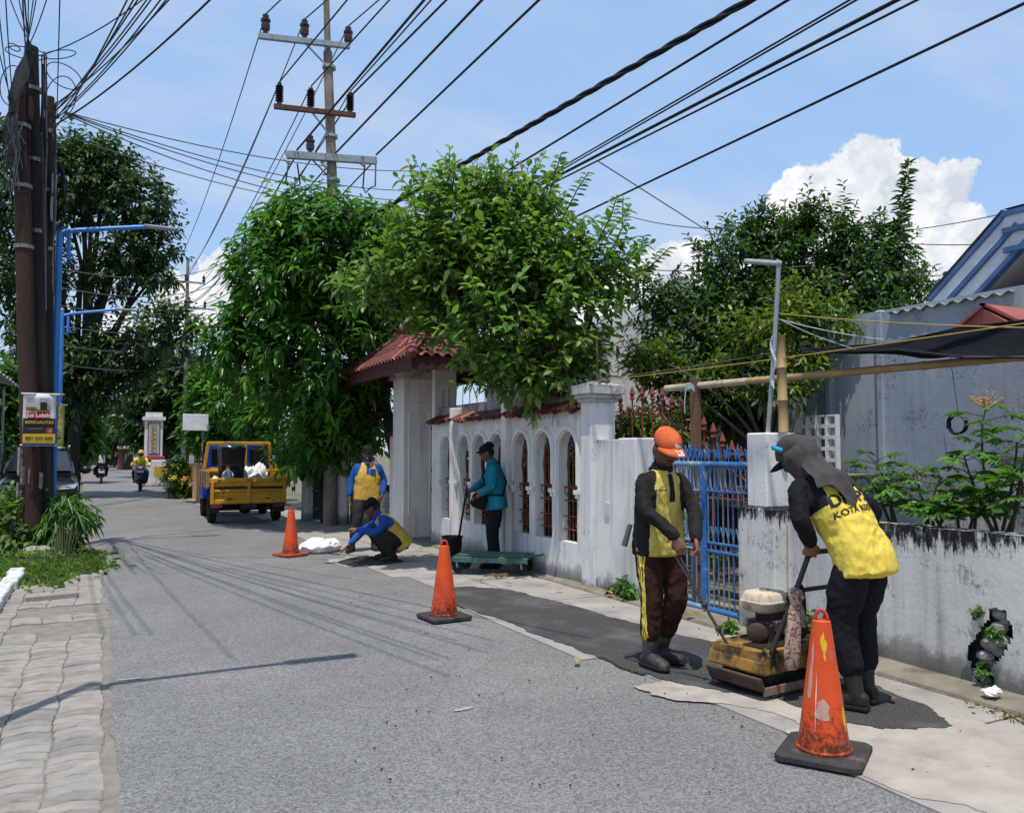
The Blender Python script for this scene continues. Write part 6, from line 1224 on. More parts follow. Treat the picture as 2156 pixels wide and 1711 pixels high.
tn = MB().loft([[(-.04+x*a, .03+y_*c_, z) for x, y_ in ((-.16, -.10), (-.10, -.14), (.14, -.14), (.19, -.10), (.19, .10), (.14, .14), (-.10, .14), (-.16, .10))] for z, a, c_ in ((.575, .80, .80), (.60, .95, .95), (.655, 1, 1), (.66, 1.06, 1.06), (.672, 1.06, 1.06), (.676, 1, 1), (.73, .96, .94), (.755, .84, .78))]).build('fuel_tank', tank, pc, smooth=50)
MB().lathe([(.045, .0), (.045, .022), (.03, .026)], 14, (-.02, .03, .753)).build('tank_cap', chrome, tn, smooth=40)
ac = MB().box((.17, -.06, .655), (.17, .15, .13), None, .015).build('air_filter', blkp, pc)
for i in range(2):
    for j in range(4): MB().box((.13+i*.055, -.137, .625+j*.02), (.035, .008, .008)).build('vent_slot', mat('pit black', (.003, .003, .003)), ac)
MB().lathe([(.06, 0), (.065, .03), (.065, .12), (.03, .14)], 14, (.15, .12, .52), (1, 0, 0)).build('muffler', oil, pc, smooth=40)
MB().tube([(.16, -.12, .60), (.20, -.15, .48), (.26, -.12, .40), (.30, -.05, .42)], .012, 8).build('hose', mat('grey hose', (.12, .12, .12), rough=.5), pc, smooth=True)
ME = Matrix.Translation((-.05, 0, .285)) @ Matrix.Diagonal((.76, .84, .74, 1)) @ Matrix.Translation((.03, 0, -.30))       # the engine sits low on the deck
for ch in list(pc.children):
    if ch.name.split('.')[0] in ('engine_block', 'pulley', 'drive_belt', 'fuel_tank', 'air_filter', 'muffler', 'hose'):
        for q in [ch]+list(ch.children): q.data.transform(ME)
bar = mat('worn black bar', (.020, .018, .018), (.05, .04, .035), 12, .45)
pcM = Matrix.Translation(pc.location) @ Matrix.Rotation(pc.rotation_euler.z, 4, 'Z'); GRIP_L, GRIP_R = Vector((4.03, 3.92, .945)), Vector((4.45, 3.965, .945)); gl = pcM.inverted() @ GRIP_L; b0_ = Vector((-.30, -.22, .20))
tube_pts = [b0_, b0_+Vector((.01, -.01, .10)), b0_.lerp(gl, .55), b0_.lerp(gl, .88), gl]
off = pcM.inverted() @ GRIP_R-gl
MB().tube(tube_pts, .017, 10).build('handle_bar', bar, pc, smooth=True); MB().tube([p+off for p in tube_pts], .017, 10).build('handle_bar', bar, pc, smooth=True)
MB().tube([tube_pts[-1]-Vector((.02, 0, 0)), tube_pts[-1]+off+Vector((.02, 0, 0))], .017, 10).build('grip_bar', bar, pc); q = tube_pts[2].lerp(tube_pts[3], .35); MB().tube([q, q+off], .015, 10).build('cross_bar', bar, pc)
for d in (Vector((0, 0, 0)), off):
    p = b0_+Vector((0, .01, .02))+d; MB().prism([(-.03, -.08), (.03, -.08), (.035, .03), (0, .08), (-.035, .03)], .02, Matrix.Translation(p+Vector((-.03, 0, .02))) @ RZ90).build('handle_bracket', ryel, pc); MB().tube([p+Vector((.03, -.02, .12)), p+Vector((.045, -.05, -.06))], .012, 8).build('shock_strap', blk, pc); MB().lathe([(.018, -.03), (.018, .05)], 8, p, (1, 0, 0)).build('bolt', oil, pc)
# coil of black cable and the rag on the handle
cp0 = tube_pts[1].lerp(tube_pts[3], .55)
for i in range(4): MB().tube([cp0+Vector((.03+.006*i+.05*math.cos(t), -.03-.004*i, -.02+(.14+.004*i)*math.sin(t))) for t in [2*math.pi*j/18 for j in range(18)]], .007, 6, closed=True).build('cable_loop', cable_m, pc, smooth=True)
pcM = Matrix.Translation(pc.location) @ Matrix.Rotation(pc.rotation_euler.z, 4, 'Z')
ragm = mat('pinkish brown batik rag', (.52, .36, .28), (.34, .22, .17), 28, .9, .5, 60, c3=(.12, .07, .06), c3scale=45, c3lo=.5, c3hi=.56)
rk = pcM @ (tube_pts[2]+Vector((.0, -.03, .05))); rg = thing('batik_rag', 'brown patterned rag knotted round the compactor handle', 'rag', tuple(rk))
mb = MB(); rings = []
for z, a, c_, dx in ((.06, .012, .012, 0), (.04, .045, .04, 0), (.0, .05, .045, .01), (-.04, .03, .028, .0), (-.09, .045, .028, -.01), (-.20, .058, .03, -.015), (-.32, .062, .03, -.03), (-.42, .055, .026, -.035), (-.45, .03, .012, -.035)): rings.append([(dx+a*(1+.18*math.sin(5*t+z*20))*math.cos(t), c_*(1+.2*math.sin(4*t))*math.sin(t), z) for t in [2*math.pi*i/16 for i in range(16)]])
mb.loft(rings); mb.build('cloth', ragm, rg, smooth=True)
mb = MB(); mb.loft([[(.02+.03*k+a*math.cos(t), -.005+.012*math.sin(t), -.02-.17*k) for t in [2*math.pi*i/10 for i in range(10)]] for k, a in ((0, .02), (.3, .035), (.7, .045), (1, .05), (1.02, .01))]); mb.build('loose_corner', ragm, rg, smooth=True)
# pulling rope held by the orange-capped man
rp = thing('pull_rope', 'knotted dark pull rope from the orange-capped man\'s hands to the compactor', 'rope', (0, 0, 0)); ropem = mat('dirty rope', (.07, .055, .045), (.035, .03, .028), 40, .9, .5, 80)
ROPE_TOP = G(1424, 1176, 0); R0 = WZ(1427, 1172, 5.72); R1 = pcM @ Vector((-.33, .10, .28)); kn = R0.lerp(R1, .55); kn2 = R0.lerp(R1, .82)
rp.location = R1
for dx in (-.012, .012): MB().tube([R0+Vector((dx*1.5, 0, 0))-R1, kn+Vector((dx*.2, 0, -.01))-R1, R1-R1+Vector((dx*.3, 0, 0))], .008, 6).build('strand', ropem, rp)
for q in (kn, kn2): MB().sphere(q-R1, (.022, .022, .026), 8, 6).tube([q-R1, q-R1+Vector((-.02, -.02, -.04))], .006, 5).build('knot', ropem, rp)

# bucket, green trolley, trowel, sweepings
bp_ = G(952, 1189); bu = thing('black_bucket', 'black plastic bucket behind the middle cone', 'bucket', (bp_.x, bp_.y, .02)); MB().lathe([(.11, 0), (.115, .01), (.145, .36), (.155, .37), (.155, .385), (.14, .385), (.112, .05), (.0, .04)], 22, caps=False).build('body', blkp, bu, smooth=40); MB().tube([(.15*math.cos(t), .02, .36-.12*math.sin(t)) for t in [math.pi*i/12 for i in range(13)]], .004, 5).build('bail', galv, bu)
tl = thing('platform_trolley', 'green flat trolley on small castors by the arched wall', 'trolley', (4.60, 9.88, .02), R(-38)); grm = mat('green steel', (.045, .14, .105), (.03, .10, .075), 8, .5, .1, 40, c3=(.12, .12, .1), c3scale=10)
MB().box((0, 0, .20), (1.0, .50, .04), None, .012).build('deck', grm, tl); MB().box((0, 0, .235), (.9, .4, .02)).build('deck_mat', mat('dull mat', (.10, .13, .12)), tl)
for s in (-1, 1): MB().beam((-.5, s*.25, .185), (.5, s*.25, .185), .03, .06).build('side_rail', grm, tl)
for x in (-.42, .42):
    for s in (-1, 1): w_ = MB().lathe([(.07, -.02), (.075, 0), (.07, .02)], 14, (x, s*.2, .075), (0, 1, 0)).build('castor', blk, tl, smooth=40); MB().beam((x-.02, s*.2, .18), (x, s*.2, .08), .05, .02).build('castor_fork', galv, w_)
MB().tube([(.48, -.18, .24), (.66, -.16, .255), (.66, .16, .255), (.48, .18, .24)], .014, 8).build('folded_handle', grm, tl)
tw = thing('pebble_rubbish', 'brown tangle of rubbish and leaves under the trolley edge', 'rubbish', (*G(1050, 1218).to_2d(), .02)); random.seed(6)
for i in range(9): MB().tube([(jit(.18), jit(.1), .01+random.random()*.03) for k in range(3)], .008, 5).build('twig', mat('brown litter', (.20, .13, .07), (.1, .07, .04), 20, .9), tw)
lfm = [mat('dry orange leaf', (.42, .17, .05), rough=.7), mat('dry tan leaf', (.34, .24, .12), rough=.7)]
random.seed(14)
for i, (px, py) in enumerate(((1170, 1250), (1215, 1405 // 1), (1465, 1310), (1940, 1405), (1875, 1480), (1010, 1228), (1350, 1232), (1600, 1285), (1290, 1262), (1080, 1235), (890, 1160), (1985, 1415))):
    p = G(px, py); o = leaf_mesh('fallen_leaf', np.zeros((1, 3)), np.array([[math.cos(i), math.sin(i), .15]]), np.array([[0, 0, 1.]]), np.array([.10]), .5, np.array([.5]), lfm[i % 2], .5, -.1); o.location = (p.x, p.y, .035 if p.x < 4.93 else .06); tag(o, 'dry curled leaf on the pale pavement, '+('left of the orange-capped man', 'on the asphalt by his boots', 'by the gate foot', 'near the low wall', 'right of the hooded man', 'under the trolley', 'beside the large weed', 'by the gate pier', 'below the capped pillar', 'in front of the trolley', 'by the squatting worker', 'at the low wall foot')[i], 'leaf', 'fallen leaves on the pavement')
wt = thing('paper_scrap', 'crumpled white scrap at the foot of the low wall', 'litter', tuple(G(2090, 1463, .05))); mb = MB().sphere((0, 0, .02), (.07, .05, .03), 12, 8); mb.v = [tuple(Vector(v)*(1+.5*noise.noise(Vector(v)*30))) for v in mb.v]; mb.build('scrap', wh, wt)

# poles and ropes above the gate, rusty spear fence behind it
bamm = mat('bamboo', (.42, .29, .14), (.30, .19, .08), 6, .55, .1, 40, stretch=(1, 1, .4)); bamw = mat('bleached bamboo', (.52, .46, .36), (.38, .30, .2), 6, .6, .1, 40)
def bamboo(mb, a, c_, r, n):
    a, c_ = Vector(a), Vector(c_); pts = []; rr = []
    for i in range(n):
        for t, f in ((i/n+.004, 1.0), (i/n+.02/n, .96), ((i+.5)/n, .94), ((i+.96)/n, .96), ((i+1)/n-.004, 1.12)): pts.append(a.lerp(c_, t)); rr.append(r*f)
    return mb.tube(pts, rr, 10)
a, c_ = WX(1402, 818, 5.62), WX(2185, 748, 6.1); bb_ = thing('bamboo_bar', 'long horizontal bamboo bar tied across the gate towards the house', 'bamboo pole', tuple(a)); bamboo(MB(), (0, 0, 0), c_-a, .036, 9).build('culm', [bamm], bb_, smooth=40); MB().tube([(0, 0, 0), (c_-a)*.3], .0375, 10).build('bleached_end', bamw, bb_)
a = WX(1650, 915, 5.40); vbm = thing('bamboo_post', 'upright bamboo stump standing on the gate pier', 'bamboo pole', (5.40, a.y, 1.75)); bamboo(MB(), (0, 0, 0), (0.0, .02, .87), .045, 3).build('culm', bamm, vbm, smooth=40)
a, c_, e_ = WX(1617, 912, 5.32), WX(1640, 556, 5.32), WX(1570, 551, 5.32); pv = thing('grey_pipe', 'thin grey pipe with a crooked top arm standing on the gate pier', 'pipe', (a.x, a.y, 1.75)); MB().tube([(0, 0, 0), (a+(c_-a)*.5)-a+Vector((0, -.01, 0)), c_-a], .020, 8).build('upright', mat('grey pvc', (.38, .39, .40), (.28, .29, .3), 6, .5), pv); MB().tube([c_-a, e_-a], .024, 8).build('arm', MATS['grey pvc'], pv); MB().sphere(c_-a, .03, 8, 6).build('elbow', MATS['grey pvc'], pv)
wpst = thing('timber_post', 'rough brown timber post behind the orange-capped man', 'post', (5.66, 7.06, 0)); MB().box((0, 0, 1.18), (.09, .085, 2.37), None, .006).box((-.01, -.03, .95), (.05, .06, 1.1)).build('post', mat('raw timber', (.19, .10, .06), (.12, .065, .04), 7, .9, .3, 40, stretch=(1, 1, .2)), wpst)
strg = mat('pale blue twine', (.45, .58, .62), rough=.8); yst = mat('yellow twine', (.40, .27, .07), rough=.8)
tw1 = thing('twine_lashing', 'pale twine lashing the bamboo to the timber post', 'twine', tuple(WX(1452, 815, 5.58)))
for i in range(5): MB().tube([(.055*math.cos(t)-.0, .05*math.sin(t), .02*math.sin(2*t)+.012*i-.03) for t in [2*math.pi*j/12 for j in range(12)]], .006, 5, closed=True).build('turn', strg, tw1)
MB().tube([(-.05, 0, -.02), (-.06, .01, -.15), (-.05, .02, -.28)], .006, 5).build('loose_end', strg, tw1)
tw2 = thing('twine_lashing', 'pale blue twine wound round the grey pipe and bamboo stump', 'twine', tuple(WX(1628, 760, 5.3)))
MB().tube([(0, .03*math.sin(i*1.1), .22-.055*i) for i in range(9)], .010, 6).tube([(0, -.02, .1), (.02, .03, -.1), (0, .0, -.24)], .008, 5).build('wrap', strg, tw2)
for p, q, zA, m_, lb in (((1262, 797), (1640, 740), 5.25, alu, 'taut grey wire from the capped pillar to the grey pipe'), ((1262, 801), (2160, 680), 5.25, yst, 'yellow twine from the capped pillar past the bamboo stump'), ((1640, 660), (2160, 690), 5.35, yst, 'yellow twine running right from the grey pipe')): aa, ee = WX(*p, zA), WX(*q, zA+.25); wire(aa, ee, .02, .005, lb, m_).name = 'twine_line'
for q in ((1860, 715), (1800, 735)): wire(WX(1640, 672, 5.35), WX(*q, 6.3), .02, .005, 'thin pale cord from the grey pipe to the shade net, '+('upper' if q[1] < 720 else 'lower'), strg).name = 'twine_line'
sf = thing('spear_fence', 'rust red iron fence with spear finials stepping down behind the gate', 'fence', (5.72, 7.0, 0))
tops = [(1306, 832), (1331, 818), (1352, 818), (1373, 818), (1394, 820), (1414, 835), (1436, 845), (1460, 862), (1482, 880), (1502, 895), (1521, 915), (1541, 932), (1560, 945), (1580, 955)]
prev = None
for i, (px, py) in enumerate(tops):
    t = WX(px, py, 5.72); y_, zt = t.y-7.0, t.z; mb = MB().tube([(0, y_, .2), (0, y_, zt-.12)], .010, 6); mb.lathe([(.010, 0), (.034, .02), (.014, .05), (.036, .075), (.004, .17)], 8, (0, y_, zt-.14)); mb.tube([(0, y_+.028*math.cos(a_), zt-.10+.02*math.sin(a_)) for a_ in [2*math.pi*j/8 for j in range(8)]], .007, 5, closed=True); mb.build('spear_bar', rustr, sf)
    if prev: ya, za = prev; MB().tube([(0, ya, za-.27), (0, (ya+y_)/2, (za+zt)/2-.30), (0, y_, zt-.27)], .009, 6).tube([(0, ya+(y_-ya)*.3+.03*math.cos(a_), za-.23+.03*math.sin(a_)) for a_ in [i_*.7 for i_ in range(8)]], .006, 5).build('scroll_rail', rustr, sf)
    prev = (y_, zt)
for z in (.35, 1.1): MB().tube([(0, -1.0, z), (0, 1.4, z)], .010, 6).build('rail', rustr, sf)
# shade net
sn = thing('shade_net', 'black shade net stretched above the bamboo bar towards the house', 'net', tuple(WX(1690, 738, 6.6))); p0 = Vector(sn.location)
netm = mat('black net', (.009, .009, .011), (.014, .015, .018), 30, 1., .3, 90, spec=.05)
C4 = [WX(1690, 736, 6.8), WX(1880, 722, 6.5), WX(2020, 690, 6.3), WX(2180, 672, 6.2)], [WX(1690, 742, 5.75), WX(1890, 736, 5.75), WX(2030, 752, 5.8), WX(2190, 752, 6.0)]
mb = MB(); vs = []; nu, nv_ = 30, 10
def cat(P, t): t *= len(P)-1; k = min(int(t), len(P)-2); return P[k].lerp(P[k+1], t-k)
for i in range(nu+1):
    for j in range(nv_+1): u, v = i/nu, j/nv_; p = cat(C4[0], u).lerp(cat(C4[1], u), v); p = p-Vector((0, 0, .10*math.sin(math.pi*v)*math.sin(math.pi*u)+.03*noise.noise(p*3))); vs.append(p-p0)
mb.add(vs, [(i*(nv_+1)+j, (i+1)*(nv_+1)+j, (i+1)*(nv_+1)+j+1, i*(nv_+1)+j+1) for i in range(nu) for j in range(nv_)]); mb.build('net', netm, sn, smooth=True)
MB().tube([q-p0 for q in C4[1]], .012, 6).build('edge_cord', cable_m, sn); MB().tube([q-p0 for q in C4[0]], .010, 6).build('edge_cord', cable_m, sn)
cl = thing('cable_coil', 'coil of black cable hanging on the blue-grey house wall', 'cables', tuple(WX(2019, 893, 7.85)))
for i in range(6): MB().tube([(-.01*i, (.10+.008*jit(1))*math.cos(t), (.10+.012*jit(1))*math.sin(t)) for t in [2*math.pi*j/18 for j in range(18)]], .008, 5, closed=True).build('loop', cable_m, cl)
MB().tube([(0, 0, .07), (0, .04, .4), (0, .08, .75)], .004, 4).build('tail', cable_m, cl)
# things in the yard behind the gate
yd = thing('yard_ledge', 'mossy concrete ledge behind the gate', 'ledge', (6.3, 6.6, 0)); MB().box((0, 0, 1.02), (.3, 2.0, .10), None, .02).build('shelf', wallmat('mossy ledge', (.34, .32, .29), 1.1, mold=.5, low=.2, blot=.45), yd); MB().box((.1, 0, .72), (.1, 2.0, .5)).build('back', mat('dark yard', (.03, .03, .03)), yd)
yw = thing('yard_wall', 'whitish stained yard wall low behind the gate', 'wall', (6.5, 6.4, 0)); MB().box((0, 0, .36), (.12, 1.6, .72)).build('panel', wallmat('yard plaster', (.55, .54, .52), .8, mold=.5, low=.4, blot=.5), yw)
for i, (px, py, c_) in enumerate(((1470, 1010, (.35, .04, .05)), (1530, 1015, (.3, .03, .04)), (1455, 985, (.5, .5, .52)), (1550, 1000, (.45, .1, .15)))):
    p = WX(px, py, 6.3); o = thing('hanging_pot', ('red flower pot on the ledge, left', 'red flower pot on the ledge, right', 'pale flower pot on the ledge', 'pinkish flower pot at the ledge\'s end')[i], 'pot', (6.3, p.y, 1.07)); MB().lathe([(.05, 0), (.075, .12), (.08, .13), (.07, .13)], 14).build('pot', mat('pot %d' % i, c_, rough=.5), o, smooth=40)
# concrete garden kerb and planter behind the low wall
gk2 = thing('garden_planter', 'curved grey planter edge in front of the blue-grey house', 'planter', (7.0, 5.2, 0)); mb = MB(); vs = []
for i in range(13):
    t = i/12; yy = 1.5-3.4*t; z = 1.35+.22*t**2.2*(1 if t > .3 else .5); 
    for x, zz in ((0, 0), (0, z), (.25, z), (.25, 0)): vs.append((x-.35*math.sin(t*3), yy, zz))
mb.add(vs, [(i*4+j, (i+1)*4+j, (i+1)*4+j+1, i*4+j+1) for i in range(12) for j in range(3)]); mb.build('edge', wallmat('planter plaster', (.40, .39, .37), 1.6, mold=.4, low=.3, blot=.5), gk2)

# left house corner, far shop fronts
lh = thing('left_house', 'cream house front with zinc awning at the left edge', 'house', (-3.3, 20.5, 0)); crm = wallmat('cream plaster', (.42, .36, .29), 3, mold=.2, low=.4, blot=.6)
MB().box((-1, 2, 1.6), (2, 6, 3.2)).build('wall', crm, lh); mb = MB(); vs = []
for i in range(41):
    for x, z in ((-.9, 3.9), (1.25, 3.35)): vs.append((x, -1.2+i*.18, z+.035*math.sin(i*1.5)))
mb.add(vs, [(i*2, i*2+2, i*2+3, i*2+1) for i in range(40)]); mb.build('awning', mat('zinc sheet', (.48, .52, .57), (.36, .39, .43), 4, .45, metal=.3), lh, smooth=True); MB().box((.9, 2, 3.22), (.08, 6.5, .1)).build('awning_beam', mat('dark timber', (.04, .03, .025)), lh)
for yy in (-.8, 2, 4.5): MB().tube([(1.0, yy, 0), (1.0, yy, 3.25)], .03, 8).build('post', galv, lh)
fn = thing('iron_fence', 'grey iron fence panel at the far left behind the weeds', 'fence', (-2.2, 17.0, 0))
for i in range(14): MB().tube([(0, i*.14, 0), (0, i*.14, 1.25)], .010, 6).build('bar', galv, fn)
for z in (.2, 1.15): MB().tube([(0, 0, z), (0, 1.85, z)], .016, 6).build('rail', galv, fn)
for i, (px, Z, h, w, c_, lb) in enumerate(((268, 74, 2.0, 1.6, (.20, .06, .045), 'red-fronted stall far down on the right'), (235, 95, 3.0, 4, (.35, .33, .30), 'pale shop front at the street\'s far end'), (180, 90, 2.8, 4, (.10, .14, .22), 'bluish shop front at the far left'), (300, 58, 1.9, 1.2, (.40, .40, .40), 'grey wall stub behind the yellow-shirted rider'))):
    b_ = WZ(px, 1000, Z).to_2d(); o = thing('shop', lb, 'building', (*b_, 0)); MB().box((0, 0, h/2), (w, 2, h)).build('wall', mat('shop %d' % i, c_), o); MB().box((0, -1.2, h), (w*1.1, 1.0, .12), Matrix.Rotation(R(12), 3, 'X')).build('awning', mat('shop awning', (.5, .42, .38)), o); MB().box((0, -1.02, h*.4), (w*.5, .05, h*.7)).build('door', mat('shop dark', (.03, .03, .035)), o)
vs_ = thing('vertical_sign', 'narrow pale vertical sign high on the right of the far street', 'sign', (*WZ(287, 1000, 60).to_2d(), 0)); MB().box((0, 0, WZ(287, 915, 60).z), (.75, .12, 2.4)).build('panel', mat('pale sign', (.6, .52, .48), (.5, .4, .38), 2), vs_); MB().tube([(.5, .1, 0), (.5, .1, 5)], .06, 8).build('post', galv, vs_)
jar = thing('water_barrel', 'pale blue barrel at the right kerb far away', 'barrel', (*G(301, 1002).to_2d(), 0)); MB().lathe([(.28, 0), (.32, .3), (.32, .7), (.28, .9)], 14).build('body', mat('pale blue plastic', (.30, .42, .55), rough=.4), jar, smooth=40)
# ================================================================== PEOPLE
def v3(*a): return Vector(a)
def remesh(mb, voxel, smooth=3, name='tmp'):
    me = mb.mesh(name); o = bpy.data.objects.new('tmp', me)
    m = o.modifiers.new('r', 'REMESH'); m.mode = 'VOXEL'; m.voxel_size = voxel
    if smooth: s = o.modifiers.new('s', 'SMOOTH'); s.iterations = smooth; s.factor = .5
    r = evaluated_mesh(o); bpy.data.objects.remove(o); bpy.data.meshes.remove(me); r.materials.clear(); r.name = name; return r
def limb(mb, P, rr, n=12):
    P = [Vector(p) for p in P]; t0 = (P[0]-P[1]).normalized(); t1 = (P[-1]-P[-2]).normalized(); r0, r1 = rr[0], rr[-1]
    pts = [P[0]+t0*r0*.95, P[0]+t0*r0*.7]+P+[P[-1]+t1*r1*.7, P[-1]+t1*r1*.95]; rad = [r0*.3, r0*.72]+list(rr)+[r1*.72, r1*.3]
    # soften the joints
    q = [pts[0]]; w = [rad[0]]
    for i in range(1, len(pts)-1):
        a, b_, c_ = pts[i-1], pts[i], pts[i+1]
        if 2 < i < len(pts)-3: q += [b_.lerp(a, .22), (b_*2+a.lerp(b_, .8)+c_.lerp(b_, .8))/4, b_.lerp(c_, .22)]; w += [rad[i]*.98+.02*rad[i-1]]*1+[rad[i]]+[rad[i]]
        else: q.append(b_); w.append(rad[i])
    mb.tube(q+[pts[-1]], w+[rad[-1]], n)
def ell(c_, a, b_, xd, yd, n=22, p=2.4):
    out = []
    for i in range(n):
        t = 2*math.pi*i/n; cs, sn_ = math.cos(t), math.sin(t); out.append(Vector(c_)+xd*(a*math.copysign(abs(cs)**(2/p), cs))+yd*(b_*math.copysign(abs(sn_)**(2/p), sn_)))
    return out
def trunk(mb, spine, xds):                                # spine: list of (centre, half width, half depth)
    rings = []; k = len(spine)
    for i, (c_, a, b_) in enumerate(spine):
        t = (Vector(spine[min(i+1, k-1)][0])-Vector(spine[max(i-1, 0)][0])).normalized(); xd = Vector(xds[0]).lerp(Vector(xds[1]), i/(k-1)); xd = (xd-t*xd.dot(t)).normalized(); yd = t.cross(xd).normalized()
        if i == 0: rings.append(ell(Vector(c_)-t*.02, a*.6, b_*.6, xd, yd))
        rings.append(ell(c_, a, b_, xd, yd))
        if i == k-1: rings.append(ell(Vector(c_)+t*.02, a*.55, b_*.55, xd, yd))
    mb.loft(rings)
def head_mesh(mb, M, jaw=1.):
    n, k = 32, 26; vs = []; fs = []
    g = lambda x, s: math.exp(-(x/s)**2)
    for i in range(k+1):
        th = math.pi*i/k
        for j in range(n):
            ph = 2*math.pi*j/n; dx, dy, dz = math.sin(th)*math.cos(ph), math.sin(th)*math.sin(ph), math.cos(th)
            x, y, z = dx*.074, dy*.096, dz*.116
            if dz < 0: x *= 1-.26*(-dz)**1.4; y *= (1-.10*(-dz) if dy > 0 else 1-.38*(-dz))
            if dy > 0:
                y += .020*g(dx, .15)*g(dz+.10, .17)+.008*g(dx, .11)*g(dz-.1, .2)               # nose and bridge
                y -= .010*(g(dx-.36, .17)+g(dx+.36, .17))*g(dz-.10, .13)                        # eye sockets
                y += .005*g(dz-.28, .09)*g(dx, .5)+.006*g(dz+.44, .08)*g(dx, .28)-.004*g(dz+.33, .05)*g(dx, .3)+.009*g(dz+.78, .14)*g(dx, .3)
                x *= 1+.04*g(dz+.08, .14)
            vs.append((x, y, z))
    for i in range(k):
        for j in range(n):
            q = (i*n+j, (i+1)*n+j, (i+1)*n+(j+1) % n, i*n+(j+1) % n); fs.append(q[:3] if i == 0 else ((q[0], q[1], q[3]) if i == k-1 else q))
    mb.add(vs, fs, M)
    for s in (-1, 1): mb.sphere((0, 0, 0), (.012, .022, .034), 10, 8, (M.to_3x3() @ Matrix.Rotation(R(s*14), 3, 'Z')).to_4x4()); c_ = M @ Vector((s*.074, -.010, -.005)); mb.v[-9*10:] = [tuple(Vector(q)+c_) for q in mb.v[-9*10:]]
def hand(mb, w, d, pn, s, curl=50, k=1.0, spread=.0):     # w wrist, d along hand, pn palm normal, s side of the thumb (+1/-1 along d x pn)
    d = Vector(d).normalized(); pn = Vector(pn); pn = (pn-d*pn.dot(d)).normalized(); sd = d.cross(pn).normalized()*s; w = Vector(w)
    mb.loft([ell(w+d*t*k, a*k, b_*k, sd, pn, 14) for t, a, b_ in ((-.03, .022, .018), (0, .026, .019), (.03, .036, .017), (.065, .042, .015), (.088, .040, .012), (.094, .03, .008))])
    for i, (o, L) in enumerate(((.031, .072), (.0105, .080), (-.0105, .075), (-.031, .060))):
        p = w+d*(.082-.004*abs(i-1.2))*k+sd*o*k; a = R(curl*.55+4*i); pts = [p-d*.02]; rr = [.0098*k]
        for q, (f, r_) in enumerate(((.46, .0092), (.30, .0085), (.24, .0072))):
            dd = d*math.cos(a)+pn*math.sin(a)+sd*spread*(1.5-i)*.25; pts.append(p); rr.append((.0096 if q == 0 else .009)*k); p = p+dd.normalized()*L*f*k; a += R(curl)
        pts.append(p); rr.append(.0065*k); mb.tube(pts, rr, 8)
    p = w+d*.022*k+sd*.026*k; d1 = (d*.62+sd*.62+pn*.42).normalized(); d2 = (d*.85+sd*.12+pn*.5).normalized(); d3 = (d*.8-sd*.25+pn*.55).normalized()
    mb.tube([p-d1*.015, p+d1*.034*k, p+d1*.034*k+d2*.030*k, p+d1*.034*k+d2*.030*k+d3*.024*k], [.013*k, .012*k, .0105*k, .0075*k], 8)
skinm = mat('brown skin', (.155, .070, .042), (.120, .054, .034), 9, .5, .15, 120, spec=.4); skinl = mat('reddened hand skin', (.26, .115, .068), (.19, .085, .052), 14, .5, .25, 90); hairm = mat('black hair', (.012, .010, .010), rough=.6); eyem = mat('dark eyes', (.02, .015, .013), rough=.2); lipm = mat('lips', (.13, .05, .04), rough=.5)
def seg_d(p, a, b_): t = max(0, min(1, (p-a).dot(b_-a)/max((b_-a).length_squared, 1e-9))); return (p-a-(b_-a)*t).length, t
def folds(me, amp, f=(9, 9, 5), seed=0, f2=24):
    nv = len(me.vertices); co = np.empty(nv*3); me.vertices.foreach_get('co', co); nr = np.empty(nv*3); me.vertex_normals.foreach_get('vector', nr); co = co.reshape(-1, 3); nr = nr.reshape(-1, 3); d = np.empty(nv); NZ = noise.noise
    for i in range(nv):
        x, y, z = co[i]; d[i] = NZ((x*f[0]+seed, y*f[1], z*f[2]))*.5+.5*(.25-abs(NZ((x*15+z*7, y*15+seed, z*9-x*5))))+.35*(.22-abs(NZ((x*26-z*9, y*26+seed, z*15))))
    co += nr*(amp*d)[:, None]; me.vertices.foreach_set('co', co.ravel()); me.update()
def wrap_on(o, M, target, off):
    o.matrix_local = M; m = o.modifiers.new('w', 'SHRINKWRAP'); m.target = target; m.wrap_method = 'PROJECT'; m.use_negative_direction = True; m.use_positive_direction = False; m.use_project_z = True; m.wrap_mode = 'ABOVE_SURFACE'; m.offset = off
